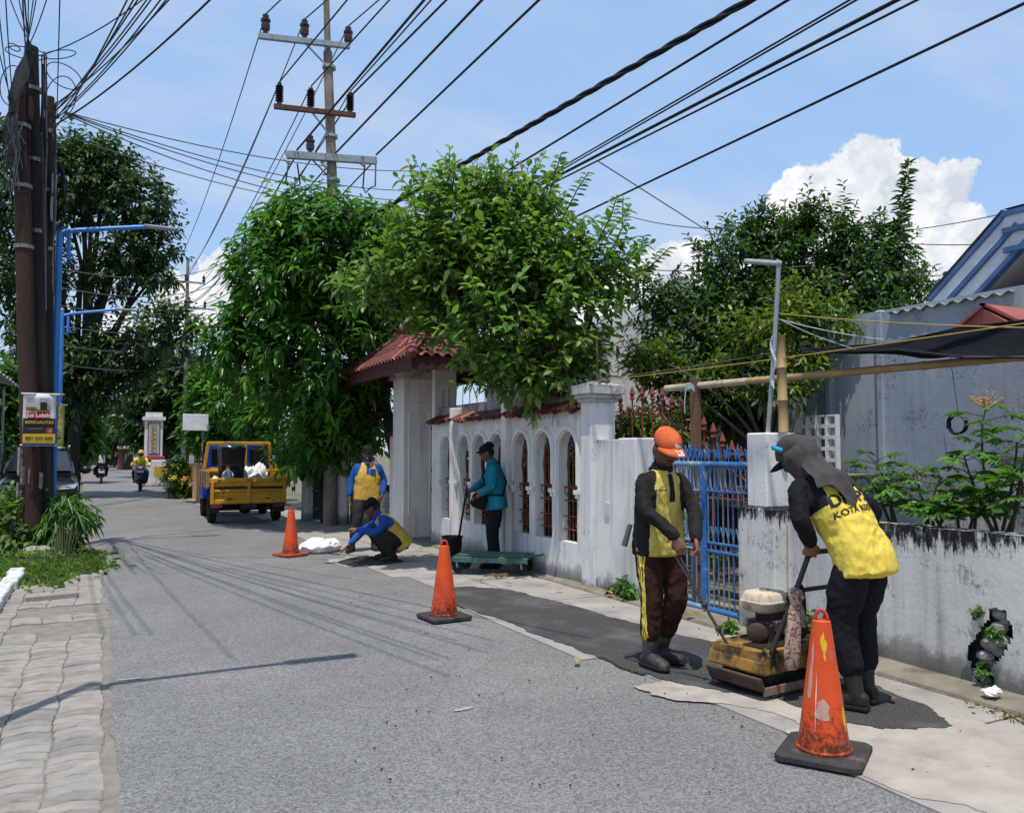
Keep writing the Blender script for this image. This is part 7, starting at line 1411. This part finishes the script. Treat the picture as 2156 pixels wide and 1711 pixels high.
def person(name, label, loc, rz, J, S):
    o = thing(name, label, 'person', loc, rz); vx = S.get('vox', .006); pel, che, nek, hd = (Vector(J[k]) for k in ('pel', 'chest', 'neck', 'head')); xp, xc = Vector(J.get('xp', (1, 0, 0))), Vector(J.get('xc', (1, 0, 0))); g = S.get('girth', 1.)
    Hm = Matrix.Translation(hd) @ Matrix.Rotation(R(J.get('hy', 0)), 4, 'Z') @ Matrix.Rotation(R(-J.get('hp', 0)), 4, 'X') @ Matrix.Rotation(R(J.get('hr', 0)), 4, 'Y') @ Matrix.Scale(S.get('hs', 1.06), 4); arms = {}; legs = {}
    for s in 'RL': arms[s] = [Vector(J[k+s]) for k in 'sew']; arms[s][0] = arms[s][0].lerp(che.lerp(nek, .5), .12)-Vector((0, 0, .038)); legs[s] = [Vector(J[k+s]) for k in 'hka']
    # ---- body, one skin
    mb = MB(); wst = pel.lerp(che, .45); trunk(mb, [(pel-Vector((0, 0, .06)), .13*g, .09*g), (pel, .15*g, .10*g), (wst, .13*g, .09*g), (che, .155*g, .10*g), (che.lerp(nek, .6), .13, .075), (nek, .06, .055)], (xp, xc))
    limb(mb, [nek-(hd-nek)*.25, nek.lerp(hd, .75)], [.058, .052]); head_mesh(mb, Hm)
    for s, sg_ in (('R', 1), ('L', -1)):
        a = arms[s]; limb(mb, a, [.034, .036, .026]); hd_, pn = J['d'+s], J['n'+s]; hand(mb, a[2], hd_, pn, J.get('t'+s, 1), J.get('c'+s, 45), 1., .3)
        l = legs[s]; limb(mb, l, [.072, .050, .036]); ft = Vector(J.get('f'+s, (0, 1, 0))).normalized(); limb(mb, [l[2], l[2]+ft*.10-Vector((0, 0, .045))], [.026, .020])
    me = remesh(mb, vx, 2, 'body'); Hi = Hm.inverted()
    for m in (skinm, hairm, eyem, lipm, skinl): me.materials.append(m)
    for p in me.polygons:
        c_ = Vector(p.center); q = Hi @ c_; i = 0
        if q.length < .15:
            if (q.y < -.012 and q.z > -.045+.25*max(0, q.y+.03)) or (q.z > .066): i = 1
            if q.y < .055 and abs(q.x) > .055 and q.z > .02: i = 1
            if q.y > .055 and ((abs(q.x)-.027)/.0135)**2+((q.z-.012)/.0065)**2 < 1: i = 2
            if q.y > .055 and ((abs(q.x)-.027)/.019)**2+((q.z-.036)/.0055)**2 < 1: i = 1
            if q.y > .06 and (q.x/.024)**2+((q.z+.052)/.008)**2 < 1: i = 3
            if S.get('stache') and q.y > .06 and (q.x/.028)**2+((q.z+.036)/.007)**2 < 1: i = 1
            if S.get('mask') and q.y > -.02 and q.z < .005: i = 1
        elif min((c_-arms[s][2]).length for s in 'RL') < .2: i = 4
        p.material_index = i
    me.shade_smooth(); link('body', me, o)
    # ---- shirt
    mb = MB(); hem = pel+Vector(S.get('hem', (0, 0, -.10))); sc = S.get('loose', 1.12)
    trunk(mb, [(hem, .185*g*sc, .135*g*sc), (pel.lerp(hem, .4), .182*g*sc, .135*g*sc), (wst, .168*g*sc, .128*g*sc), (wst.lerp(che, .6), .175*g*sc, .125*g*sc), (che.lerp(nek, .15), .178*sc, .115*sc), (che.lerp(nek, .6), .150*sc, .090*sc), (che.lerp(nek, .92), .082*sc, .070*sc)], (xp, xc))
    for s in 'RL':
        a = arms[s]; e = a[1].lerp(a[2], S.get('cuff', .93)); limb(mb, [a[0].lerp(che.lerp(nek, .55), .25), a[0], a[1], e], [.050*sc, .058*sc, .051*sc, .041*sc])
    sv_ = S.get('svox', .010); me = remesh(mb, sv_, 4, 'shirt'); folds(me, S.get('fold', .012), seed=len(label)); 
    for m in (S['shirt'], S['sleeve']): me.materials.append(m)
    up = (nek-pel).normalized(); 
    for p in me.polygons:
        c_ = Vector(p.center); best = 9; tb = 0
        for s in 'RL':
            d1, t1 = seg_d(c_, arms[s][0], arms[s][1]); d2, t2 = seg_d(c_, arms[s][1], arms[s][2])
            if d1-.072*sc < best: best, tb = d1-.072*sc, t1*.5
            if d2-.05*sc < best: best, tb = d2-.05*sc, .5+t2*.5
        sp_ = ((hem, .185*g*sc, .135*g*sc), (wst, .170*g*sc, .128*g*sc), (che.lerp(nek, .15), .178*sc, .115*sc), (che.lerp(nek, .95), .085*sc, .07*sc)); bd = 9
        for k in range(3):
            (q0, a0_, d0), (q1, a1_, d1_) = sp_[k], sp_[k+1]; _, t_ = seg_d(c_, q0, q1); ax_ = (q1-q0).normalized(); xd = xp.lerp(xc, (k+t_)/3); xd = (xd-ax_*xd.dot(ax_)).normalized(); fr = c_-q0-(q1-q0)*t_; uu = fr.dot(xd); dd_ = abs(fr.dot(ax_.cross(xd))); hw_ = a0_+(a1_-a0_)*t_; hd_2 = d0+(d1_-d0)*t_; sd2 = (math.sqrt((uu/hw_)**2+(dd_/hd_2)**2)-1)*hd_2+.5*max(0, fr.length-math.hypot(uu, dd_)-.03)
            if sd2 < bd: bd, u, dep, hwb = sd2, uu, dd_, hw_
        v = (c_-pel).dot(up)/(nek-pel).length; sl = best < bd
        if v > .55 and abs(u) > .085+(1.0-v)*.19: sl = True
        if S.get('side') and v < .75 and abs(u) > S.get('sidew', .80)*hwb: sl = True
        p.material_index = 1 if sl else 0
    me.shade_smooth(); sh = link('shirt', me, o)
    mb = MB(); t = (hd-nek).normalized(); c0 = che.lerp(nek, .95); xd = xc.normalized(); yd = t.cross(xd).normalized(); mb.loft([ell(c0-t*.02, .085*sc, .078*sc, xd, yd), ell(c0+t*.025, .074, .070, xd, yd), ell(c0+t*.05, .066, .064, xd, yd), ell(c0+t*.048, .060, .058, xd, yd), ell(c0+t*.0, .060, .058, xd, yd)]); mb.build('collar', S['sleeve'], sh, smooth=True)
    if S.get('placket'):
        f = yd if yd.y > 0 else -yd; f = Vector((0, 1, 0)) if abs(f.y) < .2 else f
        a0 = che.lerp(nek, .86); a1 = che.lerp(nek, -.15); ax = (a0-a1); L = ax.length; ax = ax/L; nn = (f-ax*f.dot(ax)).normalized(); xx = ax.cross(nn); q = MB(); q.add([(x_*.024, L*j/14, 0) for j in range(15) for x_ in (-1, 0, 1)], [(j*3+k, j*3+k+1, j*3+k+4, j*3+k+3) for j in range(14) for k in (0, 1)]); wrap_on(q.build('placket', S['sleeve'], sh), Matrix.Translation(a1+nn*.2) @ Matrix((xx, ax, nn)).transposed().to_4x4(), sh, .004)
    # ---- trousers
    mb = MB(); trunk(mb, [(pel-Vector((0, 0, .10)), .165*g, .125*g), (pel, .160*g, .108*g), (pel+Vector((0, 0, .05)), .135*g, .085*g)], (xp, xp)); lw_ = S.get('leg', 1.)
    for s in 'RL': l = legs[s]; e = l[1].lerp(l[2], S.get('tlen', .95)); limb(mb, [l[0], l[0].lerp(l[1], .5), l[1], e], [.086*min(lw_, 1.1), .090*lw_, .072*lw_, .064*lw_], 14)
    me = remesh(mb, sv_, 4, 'trousers'); folds(me, S.get('fold', .012)*.9, seed=3); me.materials.append(S['trouser']); me.materials.append(S.get('stripe', S['trouser'])); me.shade_smooth()
    if S.get('stripe'):
        for p in me.polygons:
            c_ = Vector(p.center)
            for s, sg_ in (('R', 1), ('L', -1)):
                for a, b_ in ((legs[s][0], legs[s][1]), (legs[s][1], legs[s][2])):
                    d_, t_ = seg_d(c_, a, b_); q = c_-a-(b_-a)*t_
                    if q.x*sg_ > .05 and abs(abs(q.y-.01)-.010) < .006: p.material_index = 1
    link('trousers', me, o)
    # ---- boots or shoes
    for s in 'RL':
        l = legs[s]; ft = Vector(J.get('f'+s, (0, 1, 0))).normalized(); a = l[2]; gz = J.get('g'+s, 0.); mb = MB(); bt = S.get('boot', .3)
        if bt > .12: topp = a+(l[1]-a).normalized()*bt; mb.tube([topp+(l[1]-a).normalized()*.012, topp, a.lerp(topp, .6), a, a-Vector((0, 0, .03))], [.058, .060, .058, .050, .048], 14)
        xd = Vector((ft.y, -ft.x, 0)).normalized(); base = Vector((a.x, a.y, gz)); dz = Vector((0, 0, 1)); h0 = a.z-gz
        mb.loft([ell(base+ft*y_+dz*(z+.0), a_, b_, xd, dz, 16, 2.6) for y_, z, a_, b_ in ((-.075, .045, .02, .035), (-.06, .05, .038, .048), (0, .055, .044, .055), (.06, .05, .045, .048), (.12, .042, .048, .040), (.17, .036, .042, .032), (.195, .03, .02, .018))])
        me = remesh(mb, max(.008, vx), 3, 'boot'); 
        for v in me.vertices: v.co.z = max(v.co.z, gz+.012) if abs(v.co.z-gz) < .2 else v.co.z
        me.materials.append(S['bootm']); me.shade_smooth(); bo = link('boot', me, o)
        mb = MB(); mb.loft([[base+ft*(y_*k)+xd*(x_*k)+dz*z for x_, y_ in ((-.04, -.075), (.04, -.075), (.05, .06), (.048, .15), (.02, .20), (-.02, .20), (-.048, .15), (-.05, .06))] for z, k in ((.0, .97), (.012, 1.02), (.022, 1.0))]); mb.build('sole', blk, bo)
    # ---- cap
    if S.get('cap'):
        cm = S['cap']; mb = MB(); rings = []; n = 24
        for z, k in ((.040, 1.0), (.06, 1.02), (.085, .98), (.108, .84), (.124, .58), (.130, .2)): rings.append([Hm @ Vector((math.cos(t)*.083*k, math.sin(t)*.104*k-.006, z+.012*math.sin(t)*-1)) for t in [2*math.pi*i/n for i in range(n)]])
        mb.loft(rings); cp2 = mb.build('cap', cm, o, smooth=True); mb = MB(); vs = []; m_ = 11; VL = S.get('visor', .085)
        for j, (f, dz) in enumerate(((0, 0), (.5, -.004), (1, -.016))):
            for i in range(m_): t = R(18)+R(144)*i/(m_-1); w_ = math.sin(R(180)*i/(m_-1))**.6; vs.append(Hm @ Vector((math.cos(t)*(.083+.006*f), math.sin(t)*.098+VL*f*w_, .050+dz-.020*abs(math.cos(t))**1.5+S.get('visz', 0))))
        fs = [(j*m_+i, j*m_+i+1, (j+1)*m_+i+1, (j+1)*m_+i) for j in range(2) for i in range(m_-1)]; mb.add(vs, fs); vi = mb.build('visor', S.get('visorm', cm), cp2, smooth=True); md = vi.modifiers.new('t', 'SOLIDIFY'); md.thickness = .005
        S['_cap'] = (cp2, vi)
    S['_shirt'] = sh; return o, Hm
def cloth(nm, c_, c2=None, c3=None, **k): return mat(nm, c_, c2, k.get('scale', 7), .85, .38, 13, c3=c3, c3scale=k.get('c3s', 4), c3lo=.55, c3hi=.7, spec=.2, bdist=.03, stretch=(1.5, 1.5, .8))
yel_d = cloth('dirty yellow jersey', (.64, .50, .12), (.54, .41, .09), (.38, .29, .07)); yel_b = cloth('bright yellow jersey', (.74, .57, .09), (.66, .49, .075)); yel_o = cloth('ochre yellow jersey', (.66, .40, .07), (.56, .34, .06)); charc = cloth('charcoal sleeve', (.020, .018, .017), (.013, .012, .011), (.032, .028, .025)); char2 = cloth('blue black sleeve', (.011, .011, .014), (.008, .008, .010)); blue_s = cloth('blue sleeve', (.018, .085, .34), (.014, .06, .25)); brown_t = cloth('brown trousers', (.045, .017, .011), (.028, .012, .009), (.060, .026, .018)); black_t = cloth('black trousers', (.008, .008, .010), (.012, .012, .015), (.018, .017, .017)); grey_t = cloth('grey trousers', (.034, .031, .028), (.024, .022, .02)); teal_s = cloth('turquoise shirt', (.012, .19, .27), (.010, .15, .22), (.03, .26, .36)); navy_t = cloth('dark navy trousers', (.008, .009, .014), (.012, .013, .018))
rub = mat('dusty rubber boots', (.030, .028, .026), (.05, .046, .042), 6, .55, .2, 40, c3=(.14, .13, .115), c3scale=6, c3lo=.52, c3hi=.7); rub2 = mat('brown black boots', (.020, .015, .012), (.03, .024, .02), 8, .45, .2, 40); orange_c = cloth('faded orange cap', (.66, .14, .045), (.52, .10, .035), (.36, .12, .06)); black_c = cloth('black cap', (.012, .012, .012))

# --- man in the orange cap, pulling the rope
S1 = dict(hs=1.15, vox=.0046, svox=.0085, shirt=yel_d, sleeve=charc, trouser=brown_t, stripe=yel_b, bootm=rub, cap=orange_c, placket=True, side=True, hem=(0, 0, -.13), boot=.30, tlen=.62, fold=.024, stache=True, leg=1.15, girth=.97)
J1 = dict(pel=(0, -.03, .93), chest=(0, -.01, 1.24), neck=(0, .02, 1.43), head=(.0, .075, 1.565), hp=26, hy=-6, xc=(.985, .10, 0), sR=(.178, .005, 1.385), eR=(.205, .10, 1.13), wR=(.085, .29, .955), dR=(-.22, .28, -.93), nR=(-.75, -.62, .05), tR=-1, cR=48,
          sL=(-.178, .03, 1.385), eL=(-.195, .15, 1.13), wL=(-.055, .335, .94), dL=(.05, .25, -.95), nL=(.72, -.65, .0), tL=1, cL=50, hR=(.095, -.03, .90), kR=(.10, .02, .49), aR=(.10, -.02, .09), fR=(-.10, .98, 0), hL=(-.095, -.03, .90), kL=(-.105, .04, .49), aL=(-.08, -.12, .09), fL=(-.35, .9, 0))
p1, Hm1 = person('person', 'man in orange cap, black-sleeved yellow jersey and rubber boots pulling a rope', (3.70, 5.03, .03), R(180), J1, S1)
capo, vis = S1['_cap']
for i in range(3):                                        # white stripes on the brim, patch on the crown
    x = -.028+.016*i; MB().add([Hm1 @ Vector((x+a, .096+y_, .056-.0165*((y_+.01)/.085)+.0028)) for a, y_ in ((0, .022), (.009, .022), (.009, .080), (0, .080))], [(0, 1, 2, 3)]).build('brim_stripe', wh, capo)
for i in range(3): MB().add([Hm1 @ Vector((-.030+.015*i+a*(.0075), .098-(z-.07)*.32+.003, z)) for a, z in ((-1, .066), (1, .066), (1, .074+.008*i), (-1, .070+.008*i))], [(0, 1, 2, 3)]).build('cap_logo', wh, capo)
MB().add([Hm1 @ Vector((-.034+.045*a, .1015-.0*z, .058+z)) for a, z in ((0, 0), (1, 0), (1, .004), (0, .004))], [(0, 1, 2, 3)]).build('cap_logo', wh, capo)
me = text_mesh('DPU BINA MARGA', .019, .0008, .0003); me.materials.append(k_); fx = Vector((-1, -.12, 0)).normalized(); wrap_on(link('chest_lettering', me, p1), Matrix.Translation((.095, .30, 1.275)) @ Matrix((fx, Vector((0, 0, 1)), fx.cross(Vector((0, 0, 1))))).transposed().to_4x4(), S1['_shirt'], .003)
MB().tube([(.20, -.10, 1.02), (.235, -.13, .86)], [.018, .022], 8).build('tool_handle', mat('grey tool', (.10, .10, .10)), p1)
# --- hooded man at the compactor handle
S2 = dict(vox=.0046, svox=.0085, shirt=yel_b, sleeve=char2, trouser=black_t, bootm=rub2, cap=black_c, side=False, hem=(0, -.03, -.15), boot=.33, tlen=.62, fold=.025, leg=1.26, hs=1.12, sidew=.93, girth=1.03, visor=.09)
P2L, P2R = Vector((4.22, 3.72, .03)), R(10); M2 = Matrix.Translation(P2L) @ Matrix.Rotation(P2R, 4, 'Z'); gL, gR = M2.inverted() @ GRIP_L, M2.inverted() @ GRIP_R; dl, dr = Vector((.22, .25, -.94)).normalized(), Vector((-.05, .3, -.95)).normalized(); wl, wr = gL-dl*.075-Vector((.025, .02, 0)), gR-dr*.075-Vector((0, .03, 0))
J2 = dict(pel=(0, -.04, .95), chest=(-.04, .14, 1.25), neck=(-.07, .25, 1.42), head=(-.09, .335, 1.505), hp=36, hy=14, xp=(1, -.05, 0), xc=(.975, -.2, 0), sR=(.115, .17, 1.365), eR=(.33, .06, 1.17), wR=wr, dR=dr, nR=(-.6, .7, .2), tR=-1, cR=62,
          sL=(-.26, .25, 1.365), eL=(-.33, .17, 1.13), wL=wl, dL=dl, nL=(.75, .55, .25), tL=1, cL=62, hR=(.10, -.04, .92), kR=(.12, .05, .50), aR=(.11, .02, .09), fR=(.1, .98, 0), hL=(-.10, -.04, .92), kL=(-.11, .05, .50), aL=(-.09, -.03, .09), fL=(-.25, .95, 0))
p2, Hm2 = person('person', 'man with dark hood and yellow jersey steering the compactor', tuple(P2L), P2R, J2, S2)
nk2, up2 = Vector(J2['neck']), (Vector(J2['neck'])-Vector(J2['pel'])).normalized(); xc2 = Vector(J2['xc']).normalized(); bn2 = xc2.cross(up2).normalized()
hoodm = cloth('dark grey head cloth', (.055, .052, .048), (.065, .062, .057), (.042, .040, .037)); hood = thing  # cloth over head and shoulders
mb = MB(); vs = []; nu, nv_ = 26, 22; Hr = Hm2.to_3x3()
for i in range(nu+1):
    u = i/nu
    for j in range(nv_+1):
        v = (j/nv_-.5)*2                                  # -1..1 across
        if u < .52:                                       # over the skull, from brow to nape
            t = R(70)-R(70+108)*(u/.52); ph = v*R(122); k = 1.18+.025*math.sin(v*11)*abs(v)
            q = Vector((.084*k*math.sin(ph)*(1-.12*abs(v)), .108*k*math.sin(t)*math.cos(ph*.75)-.004, .126*k*(math.cos(t)*math.cos(ph*.62)) - .045*v*v+.010)); 
            if abs(v) > .75: q.x *= .96
            p = Hm2 @ q; a_end = p
        else:
            f = (u-.52)/.48; w_ = .12+.085*f; back = nk2+bn2*(.085+.095*min(1, f*1.5)-.045*v*v)-up2*(.23*f-.045)+xc2*((v if v < 0 else v*.5)*w_+.0*f)+bn2*.018*math.sin(v*10+1)*min(1, f*2)
            n0 = Hm2 @ Vector((.084*1.16*math.sin(v*R(122))*.95, -.108*1.16*math.sin(R(108))*math.cos(v*R(91))-.004, .126*1.16*(math.cos(R(108))*math.cos(v*R(75)))-.045*v*v+.01)); g_ = min(1, f*2.6); p = n0.lerp(back, g_*g_*(3-2*g_))
            if f > .7: p -= up2*.17*(f-.7)/.3*max(0, 1-abs(v+.2)*2.4)
        vs.append(p+Vector((0, 0, .006*noise.noise(p*14))))
mb.add(vs, [(i*(nv_+1)+j, (i+1)*(nv_+1)+j, (i+1)*(nv_+1)+j+1, i*(nv_+1)+j+1) for i in range(nu) for j in range(nv_)]); ho = mb.build('hood', hoodm, p2, smooth=True); md = ho.modifiers.new('s', 'SOLIDIFY'); md.thickness = .006; sd_ = ho.modifiers.new('u', 'SUBSURF'); sd_.levels = 1; sd_.render_levels = 1
mb = MB(); vs = []; nn_ = 26
for z, a_, b_ in ((.055, .097, .118), (.0, .098, .116), (-.05, .092, .108), (-.10, .088, .096), (-.15, .095, .095)):
    for i in range(nn_+1): t = R(90+40)+R(280)*i/nn_; w_ = 1+.03*math.sin(i*1.9+z*30); vs.append(Hm2 @ Vector((a_*w_*math.cos(t), b_*w_*math.sin(t)-.006, z)))
mb.add(vs, [(j*(nn_+1)+i, j*(nn_+1)+i+1, (j+1)*(nn_+1)+i+1, (j+1)*(nn_+1)+i) for j in range(4) for i in range(nn_)]); hw2 = mb.build('hood_wrap', hoodm, ho, smooth=True); md = hw2.modifiers.new('s', 'SOLIDIFY'); md.thickness = .005
mb = MB(); tq = mat('turquoise trim', (.02, .30, .46), rough=.7)
for i in range(9): t = R(34); ph = -R(10)-R(82)*i/8; mb.sphere(Hm2 @ Vector((.106*math.sin(ph), .127*math.sin(t)*math.cos(ph*.75), .152*math.cos(t)*math.cos(ph*.62)+.012)), .017, 8, 6)
mb.build('hood_trim', tq, ho, smooth=True)
# lettering on the back
def back_text(t, sz, v, bold):
    me = text_mesh(t, sz, 0, bold); me.materials.append(k_); wrap_on(link('back_lettering', me, p2), Matrix.Translation(Vector(J2['pel'])+(nk2-Vector(J2['pel'])).normalized()*v+bn2*.35+xc2*.02) @ Matrix((xc2, up2, bn2)).transposed().to_4x4(), S2['_shirt'], .004)
back_text('DPUPR', .11, .30, .003); back_text('KOTA KEDIRI', .058, .215, .001)

# --- squatting worker with trowel
S3 = dict(leg=1.15, vox=.008, svox=.011, shirt=yel_o, sleeve=blue_s, trouser=grey_t, bootm=rub2, cap=black_c, placket=False, hem=(0, -.06, -.07), boot=.1, tlen=.95, fold=.012)
J3 = dict(pel=(0, -.14, .27), chest=(0, .06, .52), neck=(0, .20, .655), head=(0, .29, .755), hp=24, sR=(.185, .13, .59), eR=(.22, .36, .42), wR=(.14, .56, .24), dR=(-.1, .7, -.6), nR=(-.6, -.3, -.7), tR=-1, cR=60, sL=(-.185, .11, .59), eL=(-.26, .27, .42), wL=(-.16, .50, .47), dL=(.2, .9, .15), nL=(.3, .1, -.95), tL=1, cL=28,
          hR=(.10, -.12, .25), kR=(.17, .26, .43), aR=(.14, .02, .09), fR=(.1, .98, 0), hL=(-.10, -.12, .25), kL=(-.18, .24, .42), aL=(-.15, .0, .09), fL=(-.1, .98, 0))
p3, _ = person('person', 'squatting worker in black cap and blue-sleeved yellow shirt smoothing asphalt', (*G(822, 1182).to_2d(), .02), R(84), J3, S3)
rw = Matrix.Translation(p3.location) @ Matrix.Rotation(R(84), 4, 'Z'); tp_ = rw @ Vector((.12, .64, .16)); tr_ = thing('trowel', 'trowel in the squatting worker\'s hand', 'trowel', tuple(tp_)); MB().tube([(.05, .0, .05), (-.06, .02, -.03)], .015, 8).build('handle', mat('wood grip', (.14, .08, .045)), tr_); MB().prism([(-.30, -.005), (-.06, -.005), (-.06, .003), (-.30, .003)], .09, Matrix.Translation((0, .02, -.07)) @ Matrix.Rotation(R(8), 4, 'Y')).build('blade', oil, tr_)
# --- standing worker
S4 = dict(leg=1.15, vox=.008, svox=.011, shirt=yel_o, sleeve=blue_s, trouser=grey_t, bootm=rub2, cap=black_c, placket=True, hem=(0, .0, -.10), boot=.30, tlen=.66, fold=.011, girth=1.06, visor=.05)
J4 = dict(pel=(0, 0, .90), chest=(0, .02, 1.22), neck=(0, .0, 1.40), head=(0, .03, 1.525), hp=4, sR=(.19, 0, 1.36), eR=(.25, -.03, 1.09), wR=(.28, .04, .87), dR=(.05, .1, -1), nR=(-1, .1, 0), tR=-1, cR=25, sL=(-.19, 0, 1.36), eL=(-.27, -.04, 1.11), wL=(-.24, .08, .90), dL=(.25, .35, -.8), nL=(.8, -.4, 0), tL=1, cL=22,
          hR=(.10, 0, .87), kR=(.16, .14, .50), aR=(.24, .10, .09), fR=(.45, .9, 0), hL=(-.10, 0, .87), kL=(-.11, .02, .48), aL=(-.12, -.05, .09), fL=(-.2, .98, 0))
p4, H4 = person('person', 'standing worker in black cap and blue-sleeved yellow shirt with cigarette', (*G(772, 1160).to_2d(), .02), R(168), J4, S4)
MB().tube([H4 @ Vector((.01, .10, -.052)), H4 @ Vector((.02, .145, -.06))], .004, 6).build('cigarette', wh, p4)
MB().box((-.075, .152, 1.24), (.09, .012, .10), None, .004).build('pocket', blue_s, p4)
# --- man in turquoise with long handled shovel
S5 = dict(leg=1.2, vox=.008, svox=.011, shirt=teal_s, sleeve=teal_s, trouser=navy_t, bootm=rub2, placket=False, cap=black_c, hem=(0, -.02, -.13), boot=.1, tlen=.97, fold=.012, visor=.045, cuff=.72)
J5 = dict(pel=(0, -.02, .92), chest=(0, .0, 1.24), neck=(0, .03, 1.42), head=(0, .09, 1.545), hp=16, sR=(.19, .04, 1.375), eR=(.22, .16, 1.13), wR=(.10, .33, 1.02), dR=(-.2, .6, -.6), nR=(-.7, -.1, -.5), tR=-1, cR=60, sL=(-.19, .0, 1.375), eL=(-.27, .02, 1.11), wL=(-.20, .22, .97), dL=(.05, .5, -.8), nL=(.8, .1, -.2), tL=1, cL=45,
          hR=(.09, -.02, .89), kR=(.09, .03, .49), aR=(.09, -.03, .09), hL=(-.09, -.02, .89), kL=(-.09, .02, .49), aL=(-.10, .0, .09))
P5 = WZ(1040, 1000, 11.35); P5.z = .02
p5, H5 = person('person', 'man in turquoise shirt and flat cap holding a shovel against the arched wall', tuple(P5), R(66), J5, S5)
MB().tube([(.16, .03, 1.43), (-.02, .16, 1.25), (-.19, .10, .98), (-.20, -.12, .98), (0, -.17, 1.15), (.17, -.06, 1.42)], .014, 8).build('bag_strap', black_c, p5, smooth=True)
MB().box((-.17, .20, .90), (.09, .22, .20), Matrix.Rotation(R(20), 3, 'X'), .04).build('waist_bag', black_c, p5)
a = Matrix.Translation(P5) @ Matrix.Rotation(R(66), 4, 'Z') @ Vector((.02, .38, 1.0)); c_ = bu.location+Vector((.09, -.02, .36)); shv = thing('shovel', 'long-handled shovel resting in the black bucket', 'shovel', tuple(c_)); MB().tube([(0, 0, 0), (a-c_)*1.12], .015, 8).build('handle', blkp, shv); MB().box((-.03, .0, -.14), (.03, .18, .26), None, .008).build('blade', oil, shv)
# --- riders
Sr = dict(vox=.012, svox=.016, shirt=yel_b, sleeve=yel_b, trouser=grey_t, bootm=rub2, hem=(0, 0, -.05), boot=.1, fold=.012, mask=True)
Jr = dict(pel=(0, -.22, .92), chest=(0, -.14, 1.22), neck=(0, -.10, 1.39), head=(0, -.04, 1.51), hp=4, sR=(.19, -.11, 1.35), eR=(.30, .05, 1.12), wR=(.32, .22, 1.03), dR=(0, 1, -.2), nR=(0, -.2, -1), tR=-1, cR=60, sL=(-.19, -.11, 1.35), eL=(-.30, .05, 1.12), wL=(-.32, .22, 1.03), dL=(0, 1, -.2), nL=(0, -.2, -1), tL=1, cL=60,
          hR=(.11, -.2, .88), kR=(.26, .16, .78), aR=(.22, .10, .40), hL=(-.11, -.2, .88), kL=(-.26, .16, .78), aL=(-.22, .10, .40), gR=.33, gL=.33)
def helmet(o, Hm, m, vis_): mb = MB().sphere((0, 0, 0), (.125, .145, .14), 18, 12, Hm); mb.v = [tuple(v) for v in mb.v]; h_ = MB(); s_ = MB().sphere((0, 0, .015), (.12, .138, .138), 18, 12); h_.add([v for v in s_.v], s_.f, Hm); ob = h_.build('helmet', m, o, smooth=True); h2_ = MB(); s2 = MB().sphere((0, .045, -.01), (.108, .122, .07), 14, 8); h2_.add(s2.v, s2.f, Hm); h2_.build('visor', vis_, ob, smooth=True)
r1, Hr1 = person('person', 'rider in yellow shirt and dark face mask on the oncoming scooter', (m1.x, m1.y, 0), R(176), Jr, Sr); helmet(r1, Hr1, mat('yellow helmet', (.5, .33, .05), rough=.3), blkp)
Sr2 = dict(Sr, shirt=char2, sleeve=char2, trouser=black_t); r2, Hr2 = person('person', 'rider in black with pale backpack on the scooter driving away', (m2.x, m2.y, 0), R(0), Jr, Sr2); helmet(r2, Hr2, blkp, glass)
bk_ = MB().box((0, -.36, 1.20), (.30, .16, .42), Matrix.Rotation(R(-10), 3, 'X'), .05); bk_.build('backpack', mat('pale pink pack', (.62, .50, .46), (.5, .4, .37), 6, .7), r2)
bpy.data.scenes.remove(TMP)
